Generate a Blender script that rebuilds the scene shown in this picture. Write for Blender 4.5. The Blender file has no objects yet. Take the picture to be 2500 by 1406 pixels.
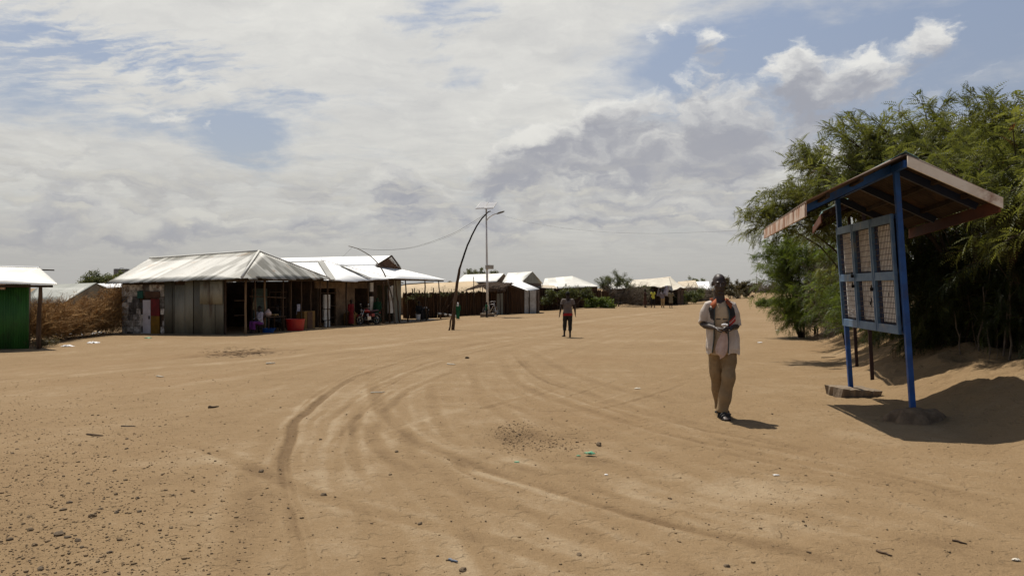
import bpy, math, random
import numpy as np
from mathutils import Vector, Matrix, Quaternion, Euler

SC = bpy.context.scene
COL = SC.collection
R = math.radians
F, CX, HY, EYE = 1800.0, 1250.0, 704.0, 1.55      # focal length in photo pixels, principal column, horizon row, eye height

# ---------------------------------------------------------------- camera
cam = bpy.data.cameras.new('camera')
cam.sensor_width = 36.0
cam.lens = 36.0 * F / 2500.0
cam.clip_start, cam.clip_end = 0.1, 8000.0
cam_o = bpy.data.objects.new('camera', cam)
cam_o.location = (0, 0, EYE)
cam_o.rotation_euler = (R(90.03), 0, 0)
COL.objects.link(cam_o)
SC.camera = cam_o

# ---------------------------------------------------------------- colour management
SC.view_settings.view_transform = 'Standard'
SC.view_settings.look = 'None'
SC.view_settings.exposure = 0.0
SC.view_settings.gamma = 1.0
SC.view_settings.use_curve_mapping = False
SC.cycles.max_bounces = 6
SC.cycles.transparent_max_bounces = 8
SC.cycles.use_denoising = True

# ---------------------------------------------------------------- sun (ahead of the camera, to the left, high)
SUN = Vector((-0.235, 0.385, 1.0)).normalized()
sl = bpy.data.lights.new('sun', 'SUN')
sl.energy = 5.0
sl.angle = R(0.6)
sl.color = (1.0, 0.94, 0.84)
so = bpy.data.objects.new('sun', sl)
so.location = (-20, 40, 60)
so.rotation_euler = SUN.to_track_quat('Z', 'Y').to_euler()
COL.objects.link(so)


# ---------------------------------------------------------------- node expression helper
class E:
    """A float socket with operators, so that shader maths reads as maths."""
    def __init__(s, nt, sock): s.nt, s.s = nt, sock
    def _m(s, op, *a, clamp=False):
        n = s.nt.nodes.new('ShaderNodeMath'); n.operation = op; n.use_clamp = clamp
        for i, v in enumerate((s,) + a):
            if isinstance(v, E): s.nt.links.new(v.s, n.inputs[i])
            else: n.inputs[i].default_value = v
        return E(s.nt, n.outputs[0])
    def __add__(s, o): return s._m('ADD', o)
    __radd__ = __add__
    def __sub__(s, o): return s._m('SUBTRACT', o)
    def __rsub__(s, o): return (s * -1.0) + o
    def __mul__(s, o): return s._m('MULTIPLY', o)
    __rmul__ = __mul__
    def __truediv__(s, o): return s._m('DIVIDE', o)
    def pw(s, o): return s._m('POWER', o)
    def mx(s, o): return s._m('MAXIMUM', o)
    def mn(s, o): return s._m('MINIMUM', o)
    def exp(s): return s._m('EXPONENT')
    def clamp(s): return s._m('ADD', 0.0, clamp=True)
    def atan2(s, o): return s._m('ARCTAN2', o)
    def asin(s): return s._m('ARCSINE')
    def sin(s): return s._m('SINE')
    def floor(s): return s._m('FLOOR')
    def fract(s): return s._m('FRACT')
    def absv(s): return s._m('ABSOLUTE')
    def sstep(s, a, b, lo=0.0, hi=1.0):
        n = s.nt.nodes.new('ShaderNodeMapRange'); n.interpolation_type = 'SMOOTHSTEP'
        s.nt.links.new(s.s, n.inputs[0])
        for i, v in zip((1, 2, 3, 4), (a, b, lo, hi)): n.inputs[i].default_value = v
        return E(s.nt, n.outputs[0])


def nvec(nt, x, y, z=0.0):
    n = nt.nodes.new('ShaderNodeCombineXYZ')
    for i, v in enumerate((x, y, z)):
        if isinstance(v, E): nt.links.new(v.s, n.inputs[i])
        else: n.inputs[i].default_value = v
    return n.outputs[0]


def nnoise(nt, vec, scale, detail=4.0, rough=0.5, dist=0.0, lac=2.0):
    n = nt.nodes.new('ShaderNodeTexNoise')
    n.inputs['Scale'].default_value = scale
    n.inputs['Detail'].default_value = detail
    n.inputs['Roughness'].default_value = rough
    n.inputs['Distortion'].default_value = dist
    n.inputs['Lacunarity'].default_value = lac
    if vec is not None: nt.links.new(vec, n.inputs['Vector'])
    return E(nt, n.outputs[0])


def nmix(nt, fac, a, b, blend='MIX'):
    n = nt.nodes.new('ShaderNodeMix'); n.data_type = 'RGBA'; n.blend_type = blend
    for key, v in ((0, fac), (6, a), (7, b)):
        if isinstance(v, E): nt.links.new(v.s, n.inputs[key])
        elif hasattr(v, 'is_output'): nt.links.new(v, n.inputs[key])
        elif isinstance(v, (int, float)): n.inputs[key].default_value = v
        else: n.inputs[key].default_value = (*v[:3], 1.0)
    return n.outputs[2]


# ---------------------------------------------------------------- world: Nishita sky under procedural cloud
def build_world():
    w = bpy.data.worlds.new('World'); SC.world = w; w.use_nodes = True
    nt = w.node_tree
    bg = nt.nodes['Background']
    bg.inputs['Strength'].default_value = 0.1
    sky = nt.nodes.new('ShaderNodeTexSky'); sky.sky_type = 'NISHITA'; sky.sun_disc = False
    sky.sun_elevation = math.asin(SUN.z)
    sky.sun_rotation = math.atan2(SUN.x, SUN.y)
    sky.dust_density = 2.2; sky.air_density = 1.0; sky.ozone_density = 1.2
    tc = nt.nodes.new('ShaderNodeTexCoord')
    sx = nt.nodes.new('ShaderNodeSeparateXYZ'); nt.links.new(tc.outputs['Generated'], sx.inputs[0])
    x, y, z = (E(nt, sx.outputs[i]) for i in range(3))
    az = x.atan2(y)
    el = z.mx(-0.2).mn(0.999).asin()
    zz = z.mx(0.0) + 0.10
    flat = nvec(nt, x / zz, y / zz, 0.0)
    # warp used by every cloud field
    wa = nnoise(nt, nvec(nt, az * 3.0, el * 5.0, 3.1), 2.4, 7, .60) - 0.5
    wb = nnoise(nt, nvec(nt, az * 3.0, el * 5.0, 9.7), 2.4, 7, .60) - 0.5
    azw = az + wa * 0.20
    elw = el + wb * 0.085

    def blob(px, py, rx, ry, a=azw, e=elw):
        a0 = math.atan((px - CX) / F); e0 = math.atan((HY - py) / math.hypot(F, px - CX))
        c = math.cos(a0)
        dx = (a - a0) * (F / rx / c); dy = (e - e0) * (F / ry)
        return ((dx * dx + dy * dy) * -1.0).exp()

    def total(lst, **k):
        t = None
        for (px, py, rx, ry, s) in lst:
            b = blob(px, py, rx, ry, **k) * s
            t = b if t is None else t + b
        return t
    # --- high sheet: broken altocumulus with blue gaps
    gaps = total([(330, 150, 330, 75, .52), (120, 130, 210, 80, .30), (470, 315, 240, 55, .66), (590, 350, 90, 60, .5), (60, 235, 120, 45, .4),
                  (2250, 110, 620, 150, 1.1), (1760, 200, 240, 100, .50), (1130, 190, 70, 35, .5), (1060, 25, 110, 60, .5),
                  (780, 265, 150, 28, .45), (1600, 90, 120, 40, .2), (1990, 300, 250, 60, .35), (740, 228, 60, 20, .35)])
    n1 = nnoise(nt, flat, 1.3, 10, .62, .45)
    rip = nnoise(nt, nvec(nt, x / zz * 7.0 + wa * 3.0, y / zz * 16.0 + x / zz * 2.4 + wb * 4.0, 1.0), 1.0, 5, .55, .2)
    ripmask = total([(300, 130, 420, 130, 1.0), (1100, 60, 260, 90, .5)], a=az, e=el)
    cover = n1 * 2.25 + (rip - 0.5) * ripmask * 2.4 - 0.03 - gaps
    high = cover.sstep(0.25, 0.98)
    # --- soft tone inside the sheet
    n2 = nnoise(nt, nvec(nt, az * 2.0, el * 5.0, 5.0), 2.6, 8, .58, .5)
    # --- low cumulus: grey bases with pale lit rims
    def cum(shift):
        e = elw + shift if shift else elw
        e0 = el + shift if shift else el
        pl = total([(1600, 345, 320, 80, 1.15), (1500, 430, 260, 46, .85), (1860, 300, 130, 50, .8), (1560, 275, 90, 55, .5), (1760, 400, 240, 45, .5),
                    (2060, 185, 165, 55, 1.1), (1960, 165, 60, 40, .4),
                    (930, 450, 75, 62, .95), (1045, 475, 70, 50, .75), (1205, 425, 70, 42, .8), (1010, 528, 260, 32, .75), (1290, 335, 70, 22, .5), (930, 370, 60, 22, .4),
                    (180, 338, 70, 36, .65), (60, 455, 105, 62, .75), (250, 560, 330, 34, .7), (560, 545, 220, 40, .55), (700, 515, 120, 30, .4), (60, 580, 200, 26, .55),
                    (1420, 530, 330, 36, .75), (1700, 520, 220, 26, .55), (1350, 590, 300, 20, .35), (2150, 470, 300, 40, .5), (620, 600, 260, 18, .35),
                    (1660, 85, 46, 30, .8), (1770, 108, 52, 36, .9), (1592, 108, 28, 20, .55), (2270, 92, 50, 18, .6), (1960, 90, 30, 12, .2),
                    (525, 318, 24, 20, .55), (420, 306, 50, 12, .5), (480, 388, 60, 26, .5)], a=azw, e=e)
        bil = nnoise(nt, nvec(nt, az * 9.0 + wa * 1.2, e0 * 17.0 + wb * 1.5, 2.0), 1.45, 10, .56, .25)
        return pl.mn(0.75) * (0.95) + (bil - 0.5) * 1.9 - 0.06, bil
    c0, b0 = cum(0.0)
    c1, b1 = cum(0.022)
    cmask = c0.sstep(0.20, 0.62)
    lit = ((c0 - c1) * 0.80 + 0.62 - c0 * 0.62).clamp()
    k = 10.0   # colours below are display-linear; the Background strength is 0.1
    blue_veil = nmix(nt, el.sstep(0.0, 0.42), (.44 * k, .45 * k, .455 * k), (.335 * k, .405 * k, .55 * k))
    skyc = nmix(nt, 0.30, blue_veil, sky.outputs[0])
    n2b = nnoise(nt, nvec(nt, x / zz * 3.0 + wa * 2.0, y / zz * 4.5 + wb * 2.0, 4.0), 1.6, 8, .6, .3)
    hi_tone = (n2 * 1.3 + n2b * 1.1 - 0.72).clamp()
    up = el.sstep(0.02, 0.30)
    wht_lo = nmix(nt, hi_tone, (.46 * k, .46 * k, .455 * k), (.66 * k, .65 * k, .60 * k))
    wht_hi = nmix(nt, hi_tone, (.58 * k, .58 * k, .575 * k), (.80 * k, .79 * k, .745 * k))
    sheet = nmix(nt, up, wht_lo, wht_hi)
    # the sheet thins and darkens towards the right
    right = az.sstep(0.15, 0.75)
    sheet = nmix(nt, right * 0.40, sheet, (.40 * k, .42 * k, .455 * k))
    skyc = nmix(nt, right * 0.45, skyc, (.24 * k, .30 * k, .42 * k))
    c = nmix(nt, high, skyc, sheet)
    litc = nmix(nt, up, (.60 * k, .59 * k, .545 * k), (.84 * k, .83 * k, .79 * k))
    cc = nmix(nt, lit.sstep(0.10, 0.78), (.355 * k, .363 * k, .405 * k), litc)
    c = nmix(nt, cmask * 0.92, c, cc)
    # a lower, farther deck of small grey clouds towards the horizon
    far = nnoise(nt, nvec(nt, az * 16.0 + wa * 2, el * 52.0 + wb * 3, 7.0), 1.0, 8, .55, .2)
    far2 = nnoise(nt, nvec(nt, az * 16.0 + wa * 2, (el + 0.008) * 52.0 + wb * 3, 7.0), 1.0, 8, .55, .2)
    band = el.sstep(0.025, 0.07) * el.sstep(0.11, 0.19, 1.0, 0.0)
    fl = ((far - far2) * 2.4 + 0.42).clamp()
    c = nmix(nt, far.sstep(0.44, 0.62) * band * 0.95, c, nmix(nt, fl, (.40 * k, .40 * k, .42 * k), (.62 * k, .605 * k, .55 * k)))
    hz = el.sstep(0.0, 0.10, 1.0, 0.0)
    c = nmix(nt, hz * 0.90, c, (.445 * k, .435 * k, .415 * k))
    # unseen sky overhead and behind the camera, darkened to deepen the shade
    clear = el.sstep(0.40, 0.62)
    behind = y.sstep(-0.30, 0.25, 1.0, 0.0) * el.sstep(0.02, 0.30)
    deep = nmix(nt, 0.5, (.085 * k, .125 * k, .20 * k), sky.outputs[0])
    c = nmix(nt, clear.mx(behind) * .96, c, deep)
    below = z.sstep(-0.05, 0.0, 1.0, 0.0)
    c = nmix(nt, below, c, (.20 * k, .15 * k, .09 * k))
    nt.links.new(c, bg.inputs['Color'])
    w.cycles.sampling_method = 'MANUAL'
    w.cycles.sample_map_resolution = 512


build_world()

# ---------------------------------------------------------------- terrain height
_ctl = [(0, 860, 28), (95, 853, 28.5), (300, 815, 36), (560, 817, 34), (740, 803, 38.5), (1060, 780, 53), (1105, 806, 33), (1190, 772, 50),
        (1385, 824, 27.5), (1310, 765, 58), (1450, 750, 64), (1600, 752, 68), (1700, 737, 90), (1835, 725, 120), (1920, 716, 200), (1765, 1018, 9), (900, 870, 18.5)]
_pts = [((px - CX) / F * d, d, EYE - (py - HY) / F * d) for px, py, d in _ctl]
for a_ in range(-180, 180, 30):
    for d_ in (3.0, 6.5):
        _pts.append((d_ * math.sin(R(a_)), d_ * math.cos(R(a_)), 0.0))
    for d_ in (400.0, 2500.0):
        _pts.append((d_ * math.sin(R(a_)), d_ * math.cos(R(a_)), 0.15))
for a_, d_, z_ in ((35, 15, .0), (35, 30, .1), (60, 20, .1), (-60, 30, -.5), (-60, 12, -.1), (120, 30, 0), (-120, 30, 0), (180, 40, 0), (-40, 70, -.6), (-25, 110, -.3), (-10, 140, -.1)):
    _pts.append((d_ * math.sin(R(a_)), d_ * math.cos(R(a_)), z_))
_P = np.array(_pts)


def _lp(x, y):
    r = np.sqrt(x * x + y * y) + 1.0
    L = np.log(r)
    return x / r * L, y / r * L


_px, _py = _lp(_P[:, 0], _P[:, 1])


def _phi(r2): return 0.5 * r2 * np.log(r2 + 1e-9)


_n = len(_P)
_A = np.zeros((_n + 3, _n + 3))
_A[:_n, :_n] = _phi((_px[:, None] - _px[None]) ** 2 + (_py[:, None] - _py[None]) ** 2) + np.eye(_n) * 0.02
_A[:_n, _n] = 1; _A[:_n, _n + 1] = _px; _A[:_n, _n + 2] = _py
_A[_n:, :_n] = _A[:_n, _n:].T
_W = np.linalg.solve(_A, np.concatenate([_P[:, 2], [0, 0, 0]]))
_BX = np.array([5.9, 6.3, 6.75, 7.9, 9.6, 12.4, 17.4, 26.0, 44.0]); _BY = np.array([3.0, 8.5, 11.0, 14.4, 19.4, 28.0, 40.0, 60.0, 100.0])


def _hash(ix, iy):
    h = np.sin(ix * 127.1 + iy * 311.7) * 43758.5453
    return h - np.floor(h)


def vnoise(x, y):
    ix, iy = np.floor(x), np.floor(y); fx, fy = x - ix, y - iy
    fx = fx * fx * (3 - 2 * fx); fy = fy * fy * (3 - 2 * fy)
    a, b, c, d = _hash(ix, iy), _hash(ix + 1, iy), _hash(ix, iy + 1), _hash(ix + 1, iy + 1)
    return (a + (b - a) * fx) * (1 - fy) + (c + (d - c) * fx) * fy - 0.5


def fbm(x, y, o=4):
    s, a = 0, 1.0
    for i in range(o):
        s = s + a * vnoise(x * 2 ** i + 13.7 * i, y * 2 ** i - 7.1 * i); a *= 0.5
    return s


def zbase(x, y):
    x = np.asarray(x, float); y = np.asarray(y, float)
    a, b = _lp(x, y)
    sh = a.shape
    a, b = a.ravel(), b.ravel()
    out = np.empty(a.size)
    for i in range(0, a.size, 40000):
        s = slice(i, i + 40000)
        ph = _phi((a[s, None] - _px[None]) ** 2 + (b[s, None] - _py[None]) ** 2)
        out[s] = ph @ _W[:_n] + _W[_n] + _W[_n + 1] * a[s] + _W[_n + 2] * b[s]
    z = out.reshape(sh)
    # earth bank under the trees on the right
    bx = np.interp(y, _BY, _BX)
    t = np.clip((x - (bx - 1.5)) / 1.9, 0, 1)
    t = t * t * (3 - 2 * t) * np.clip((42 - y) / 16, 0, 1) * np.clip((y - 2.0) / 4.0, 0, 1)
    z = z + t * (0.56 + 0.26 * fbm(x * .9, y * .9, 3))
    return z


def zt(x, y): return float(zbase(np.array([x]), np.array([y]))[0])


def W(px, py, d): return Vector(((px - CX) / F * d, d, EYE + (HY - py) / F * d))


def G(px, d, up=0.0):
    x = (px - CX) / F * d
    return Vector((x, d, zt(x, d) + up))


_dd = np.exp(np.linspace(math.log(2.5), math.log(900), 1500))


def on_ground(px, py):
    x = (px - CX) / F * _dd
    zr = EYE + (HY - py) / F * _dd
    zg = zbase(x, _dd)
    i = int(np.argmax(zr < zg))
    if zr[i] >= zg[i]: i = len(_dd) - 1
    return Vector((x[i], _dd[i], zg[i]))

# ================================================================ objects, names, labels
ORI = {}


def _props(o, label=None, cat=None, group=None, kind=None):
    for k, v in (('label', label), ('category', cat), ('group', group), ('kind', kind)):
        if v: o[k] = v


def thing(name, label, cat, loc, group=None):
    """An Empty at the thing's base; its parts are built in world coordinates and re-based on it."""
    o = bpy.data.objects.new(name, None); COL.objects.link(o)
    o.empty_display_size = 0.2
    o.location = loc
    ORI[o] = Vector(loc)
    _props(o, label, cat, group)
    return o


class MB:
    """Collects shapes (world coordinates) and links them as ONE mesh object."""
    def __init__(s):
        s.v, s.f, s.mi, s.n, s.attr = [], [], [], 0, []

    def add(s, verts, faces, mi=0, tone=0.5):
        verts = np.asarray(verts, float).reshape(-1, 3)
        off = s.n
        s.v.append(verts); s.n += len(verts)
        if isinstance(faces, np.ndarray):
            s.f.append(faces + off)
            nf = len(faces)
        else:
            s.f.append([[i + off for i in f] for f in faces]); nf = len(faces)
        s.mi.append(np.full(nf, mi) if np.isscalar(mi) else np.asarray(mi))
        s.attr.append(np.full(len(verts), tone) if np.isscalar(tone) else np.asarray(tone, float))
        return s

    def box(s, c, size, rz=0.0, mi=0, tone=0.5, M=None):
        hx, hy, hz = (v / 2 for v in size)
        v = [Vector((a * hx, b * hy, d * hz)) for a in (-1, 1) for b in (-1, 1) for d in (-1, 1)]
        Rm = M if M is not None else Matrix.Rotation(rz, 3, 'Z')
        v = [Rm @ p + Vector(c) for p in v]
        return s.add([tuple(p) for p in v], [(0, 1, 3, 2), (4, 6, 7, 5), (0, 4, 5, 1), (2, 3, 7, 6), (0, 2, 6, 4), (1, 5, 7, 3)], mi, tone)

    def beam(s, p0, p1, w, h=None, mi=0, tone=0.5, up=(0, 0, 1)):
        p0, p1 = Vector(p0), Vector(p1); h = h or w
        d = (p1 - p0); L = d.length
        if L < 1e-6: return s
        d = d / L
        u = Vector(up)
        if abs(d.dot(u)) > 0.97: u = Vector((0, 1, 0))
        a = d.cross(u).normalized(); b = a.cross(d).normalized()
        M = Matrix((a, d, b)).transposed()
        return s.box((p0 + p1) / 2, (w, L, h), M=M, mi=mi, tone=tone)

    def tube(s, path, rad, n=8, mi=0, tone=0.5, cap=True, ref=(0, 0, 1), flat=1.0):
        """path: points; rad: scalar, list, or list of (a, b)"""
        P = [Vector(p) for p in path]; k = len(P)
        if np.isscalar(rad): rad = [rad] * k
        V = []
        pu = None
        for i, p in enumerate(P):
            d = (P[min(i + 1, k - 1)] - P[max(i - 1, 0)])
            d = d.normalized() if d.length > 1e-9 else Vector((0, 0, 1))
            if pu is None:
                u = Vector(ref)
                if abs(d.dot(u)) > 0.95: u = Vector((0, -1, 0)) if abs(d.z) > .9 else Vector((0, 0, 1))
                a = d.cross(u).normalized()
            else:
                a = (pu - d * pu.dot(d)).normalized()
            pu = a
            b = d.cross(a).normalized()
            r = rad[i]; ra, rb = (r, r * flat) if np.isscalar(r) else r
            for j in range(n):
                t = 2 * math.pi * j / n
                V.append(p + a * (ra * math.cos(t)) + b * (rb * math.sin(t)))
        Fc = [(i * n + j, i * n + (j + 1) % n, (i + 1) * n + (j + 1) % n, (i + 1) * n + j) for i in range(k - 1) for j in range(n)]
        if cap: Fc += [tuple(range(n - 1, -1, -1)), tuple((k - 1) * n + j for j in range(n))]
        return s.add([tuple(p) for p in V], Fc, mi, tone)

    def ell(s, c, r, M=None, nu=14, nv=10, mi=0, tone=0.5):
        V = []; Fc = []
        M = M or Matrix.Identity(3)
        for i in range(nv + 1):
            t = math.pi * i / nv
            for j in range(nu):
                p = 2 * math.pi * j / nu
                q = M @ Vector((r[0] * math.sin(t) * math.cos(p), r[1] * math.sin(t) * math.sin(p), r[2] * math.cos(t)))
                V.append(tuple(q + Vector(c)))
        for i in range(nv):
            for j in range(nu):
                Fc.append((i * nu + j, (i + 1) * nu + j, (i + 1) * nu + (j + 1) % nu, i * nu + (j + 1) % nu))
        return s.add(V, Fc, mi, tone)

    def prism(s, poly, vec, mi=0, tone=0.5):
        P = [Vector(p) for p in poly]; v = Vector(vec); n = len(P)
        Fc = [tuple(range(n)), tuple(range(2 * n - 1, n - 1, -1))] + [(i, i + n, (i + 1) % n + n, (i + 1) % n) for i in range(n)]
        return s.add([tuple(p) for p in P] + [tuple(p + v) for p in P], Fc, mi, tone)

    def lathe(s, c, prof, n=20, mi=0, tone=0.5, cap=True):
        """prof: list of (r, z)"""
        V = [(c[0] + r * math.cos(2 * math.pi * j / n), c[1] + r * math.sin(2 * math.pi * j / n), c[2] + z) for r, z in prof for j in range(n)]
        k = len(prof)
        Fc = [(i * n + j, i * n + (j + 1) % n, (i + 1) * n + (j + 1) % n, (i + 1) * n + j) for i in range(k - 1) for j in range(n)]
        if cap: Fc += [tuple(range(n - 1, -1, -1)), tuple((k - 1) * n + j for j in range(n))]
        return s.add(V, Fc, mi, tone)

    def mesh(s, name, mats):
        v = np.concatenate(s.v) if s.v else np.zeros((0, 3))
        return v, name, mats

    def build(s, name, mats, parent=None, smooth=False, origin=None, label=None, cat=None, group=None, kind=None, bevel=0.0):
        v = np.concatenate(s.v)
        if parent is not None: o0 = ORI[parent]
        elif origin is not None: o0 = Vector(origin)
        else: o0 = Vector((float((v[:, 0].min() + v[:, 0].max()) / 2), float((v[:, 1].min() + v[:, 1].max()) / 2), float(v[:, 2].min())))
        me = bpy.data.meshes.new(name)
        vl = (v - np.array(o0)).astype(np.float32)
        if all(isinstance(f, np.ndarray) for f in s.f):
            w = s.f[0].shape[1]
        else:
            w = 0
        if w and all(f.shape[1] == w for f in s.f):
            fa = np.concatenate(s.f).astype(np.int32)
            me.vertices.add(len(vl)); me.vertices.foreach_set('co', vl.ravel())
            me.loops.add(fa.size); me.loops.foreach_set('vertex_index', fa.ravel())
            me.polygons.add(len(fa)); me.polygons.foreach_set('loop_start', np.arange(0, fa.size, w, dtype=np.int32))
            me.update(calc_edges=True)
        else:
            fl = []
            for f in s.f: fl += [tuple(int(i) for i in q) for q in f]
            me.from_pydata([tuple(p) for p in vl], [], fl)
        if not isinstance(mats, (list, tuple)): mats = [mats]
        for m in mats: me.materials.append(m)
        me.polygons.foreach_set('material_index', np.concatenate(s.mi).astype(np.int32))
        if smooth: me.polygons.foreach_set('use_smooth', np.ones(len(me.polygons), bool))
        at = me.attributes.new('tone', 'FLOAT', 'POINT'); at.data.foreach_set('value', np.concatenate(s.attr).astype(np.float32))
        me.update()
        o = bpy.data.objects.new(name, me); COL.objects.link(o)
        if parent is not None: o.parent = parent
        else: o.location = o0
        ORI[o] = Vector(o0)
        _props(o, label, cat, group, kind)
        if bevel:
            b = o.modifiers.new('bevel', 'BEVEL'); b.width = bevel; b.segments = 2; b.limit_method = 'ANGLE'
        return o


# ================================================================ materials
def newmat(name):
    m = bpy.data.materials.new(name); m.use_nodes = True
    return m, m.node_tree, m.node_tree.nodes['Principled BSDF']


def mk(name, c1, c2=None, scale=3.0, rough=0.9, metal=0.0, bump=0.0, bscale=None, c3=None, stretch=(1, 1, 1), tone=0.0, spec=0.3, trans=0.0, contrast=(0.35, 0.65), tonec=None):
    """Mottled procedural surface: c1/c2 by noise, c3 as sparse stains; 'tone' varies brightness by the mesh's own tone attribute."""
    m, nt, b = newmat(name)
    tc = nt.nodes.new('ShaderNodeTexCoord')
    mp = nt.nodes.new('ShaderNodeMapping'); mp.inputs['Scale'].default_value = stretch
    nt.links.new(tc.outputs['Object'], mp.inputs[0]); v = mp.outputs[0]
    n = nnoise(nt, v, scale, 6, .6, .3)
    c2 = c2 or tuple(x * .72 for x in c1)
    col = nmix(nt, n.sstep(*contrast), c1, c2)
    if c3:
        n3 = nnoise(nt, v, scale * .45, 5, .65, .6)
        col = nmix(nt, n3.sstep(.54, .70), col, c3)
    if tone or tonec:
        a = nt.nodes.new('ShaderNodeAttribute'); a.attribute_name = 'tone'
        t = E(nt, a.outputs['Fac'])
        if tonec: col = nmix(nt, t, col, tonec)
        if tone:
            g = (t - 0.5) * (2 * tone) + 1.0
            mm = nt.nodes.new('ShaderNodeVectorMath'); mm.operation = 'SCALE'
            nt.links.new(col, mm.inputs[0]); nt.links.new(g.s, mm.inputs['Scale']); col = mm.outputs[0]
    nt.links.new(col, b.inputs['Base Color'])
    b.inputs['Roughness'].default_value = rough
    b.inputs['Metallic'].default_value = metal
    b.inputs['Specular IOR Level'].default_value = spec
    if bump:
        nb = nnoise(nt, v, bscale or scale * 4, 6, .6)
        bp = nt.nodes.new('ShaderNodeBump'); bp.inputs['Strength'].default_value = bump; bp.inputs['Distance'].default_value = 0.02
        nt.links.new(nb.s, bp.inputs['Height']); nt.links.new(bp.outputs[0], b.inputs['Normal'])
    return m


def leafmat(name, c1, c2, c3=None, trans=0.35):
    m, nt, b = newmat(name)
    a = nt.nodes.new('ShaderNodeAttribute'); a.attribute_name = 'tone'
    t = E(nt, a.outputs['Fac'])
    col = nmix(nt, t, c1, c2)
    if c3: col = nmix(nt, t.sstep(.955, .975), col, c3)
    nt.links.new(col, b.inputs['Base Color'])
    b.inputs['Roughness'].default_value = .55; b.inputs['Specular IOR Level'].default_value = .35
    tr = nt.nodes.new('ShaderNodeBsdfTranslucent')
    mm = nt.nodes.new('ShaderNodeVectorMath'); mm.operation = 'MULTIPLY'; mm.inputs[1].default_value = (1.5, 1.5, .7)
    nt.links.new(col, mm.inputs[0]); nt.links.new(mm.outputs[0], tr.inputs[0])
    mx = nt.nodes.new('ShaderNodeMixShader'); mx.inputs[0].default_value = trans
    nt.links.new(b.outputs[0], mx.inputs[1]); nt.links.new(tr.outputs[0], mx.inputs[2])
    nt.links.new(mx.outputs[0], nt.nodes['Material Output'].inputs[0])
    return m


def roofmat(name, dark, lightc, rust=None, rustamt=.62, rough=.5, metal=.0):
    """Corrugated iron: each sheet has its own weathering (tone attribute), with streaks down the slope via noise and rust stains."""
    m, nt, b = newmat(name)
    a = nt.nodes.new('ShaderNodeAttribute'); a.attribute_name = 'tone'; t = E(nt, a.outputs['Fac'])
    tc = nt.nodes.new('ShaderNodeTexCoord'); v = tc.outputs['Object']
    n = nnoise(nt, v, 1.3, 6, .65, .5)
    n2 = nnoise(nt, v, 7.0, 4, .6)
    f = (t + (n - .5) * .40 + (n2 - .5) * .22)
    col = nmix(nt, f.sstep(.1, .9), dark, lightc)
    if rust:
        n3 = nnoise(nt, v, .9, 7, .7, .8)
        col = nmix(nt, (n3 + (n2 - .5) * .15).sstep(rustamt, rustamt + .08) * .8, col, rust)
    nt.links.new(col, b.inputs['Base Color'])
    b.inputs['Roughness'].default_value = rough; b.inputs['Metallic'].default_value = metal
    b.inputs['Specular IOR Level'].default_value = .4
    return m


MT = {}
def M_(k, *a, **kw):
    MT[k] = mk(k, *a, **kw)


M_('dark_wood', (.060, .036, .020), (.028, .017, .010), 6, .85, bump=.4, stretch=(1, 1, .2))
M_('pole_wood', (.11, .065, .035), (.05, .03, .017), 7, .85, bump=.5, stretch=(1, 1, .15))
M_('pale_wood', (.26, .17, .09), (.15, .095, .05), 6, .8, bump=.4, stretch=(1, 1, .2))
M_('black_wood', (.012, .010, .008), (.02, .016, .012), 6, .85)
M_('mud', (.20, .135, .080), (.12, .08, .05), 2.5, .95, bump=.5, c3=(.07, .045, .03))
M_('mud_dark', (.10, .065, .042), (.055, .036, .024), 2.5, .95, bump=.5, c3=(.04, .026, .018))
M_('plank', (.12, .075, .045), (.06, .036, .022), 4, .85, bump=.4, stretch=(.3, .3, 3), tone=.4)
M_('grey_sheet', (.25, .240, .185), (.17, .163, .125), 1.2, .6, tone=.75, c3=(.09, .06, .04), stretch=(1, 1, .3))
M_('green_grey', (.10, .125, .10), (.06, .08, .065), 1.5, .7, c3=(.10, .05, .03), stretch=(.5, .5, 2))
M_('tin_patch', (.40, .37, .32), (.20, .18, .15), 5, .75, tone=.8, c3=(.10, .06, .04), bump=.4, contrast=(.42, .55))
M_('white_paint', (.55, .54, .50), (.38, .36, .32), 2.2, .7, c3=(.22, .18, .13))
M_('white_door', (.60, .57, .58), (.48, .45, .45), 2.0, .6)
M_('red_paint', (.20, .020, .018), (.12, .016, .014), 3, .7)
M_('yellow_paint', (.24, .13, .012), (.16, .085, .012), 3, .7)
M_('green_paint', (.034, .135, .022), (.020, .085, .015), 2, .6, c3=(.03, .05, .02), stretch=(1, 1, .25))
M_('teal_board', (.018, .10, .07), None, 3, .7)
M_('brown_board', (.11, .055, .03), (.07, .035, .02), 3, .8)
M_('black_void', (.006, .005, .004), (.010, .008, .006), 4, .95)
M_('blue_steel', (.012, .075, .27), (.010, .050, .18), 5, .5, c3=(.045, .050, .075), bump=.25)
M_('blue_frame', (.09, .16, .25), (.055, .11, .20), 6, .5, c3=(.16, .18, .20))
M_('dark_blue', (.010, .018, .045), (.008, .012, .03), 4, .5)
M_('maroon_steel', (.035, .014, .012), (.020, .009, .008), 4, .6)
M_('fascia', (.82, .76, .66), (.66, .58, .48), 3, .75, c3=(.30, .15, .09), contrast=(.4, .7))
M_('rust_fascia', (.55, .45, .37), (.36, .20, .13), 9, .8, c3=(.13, .06, .035), stretch=(1, 1, .35), contrast=(.45, .58))
M_('mound_earth', (.20, .135, .080), (.12, .080, .048), 9, .95, bump=.9, bscale=22, c3=(.20, .14, .09))
M_('under_brown', (.075, .050, .034), (.040, .027, .020), 3, .8, c3=(.10, .055, .03))  # roof underside, a darker brown than the top
M_('red_board', (.13, .042, .020), (.085, .028, .015), 3, .75, c3=(.06, .03, .02))
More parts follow.
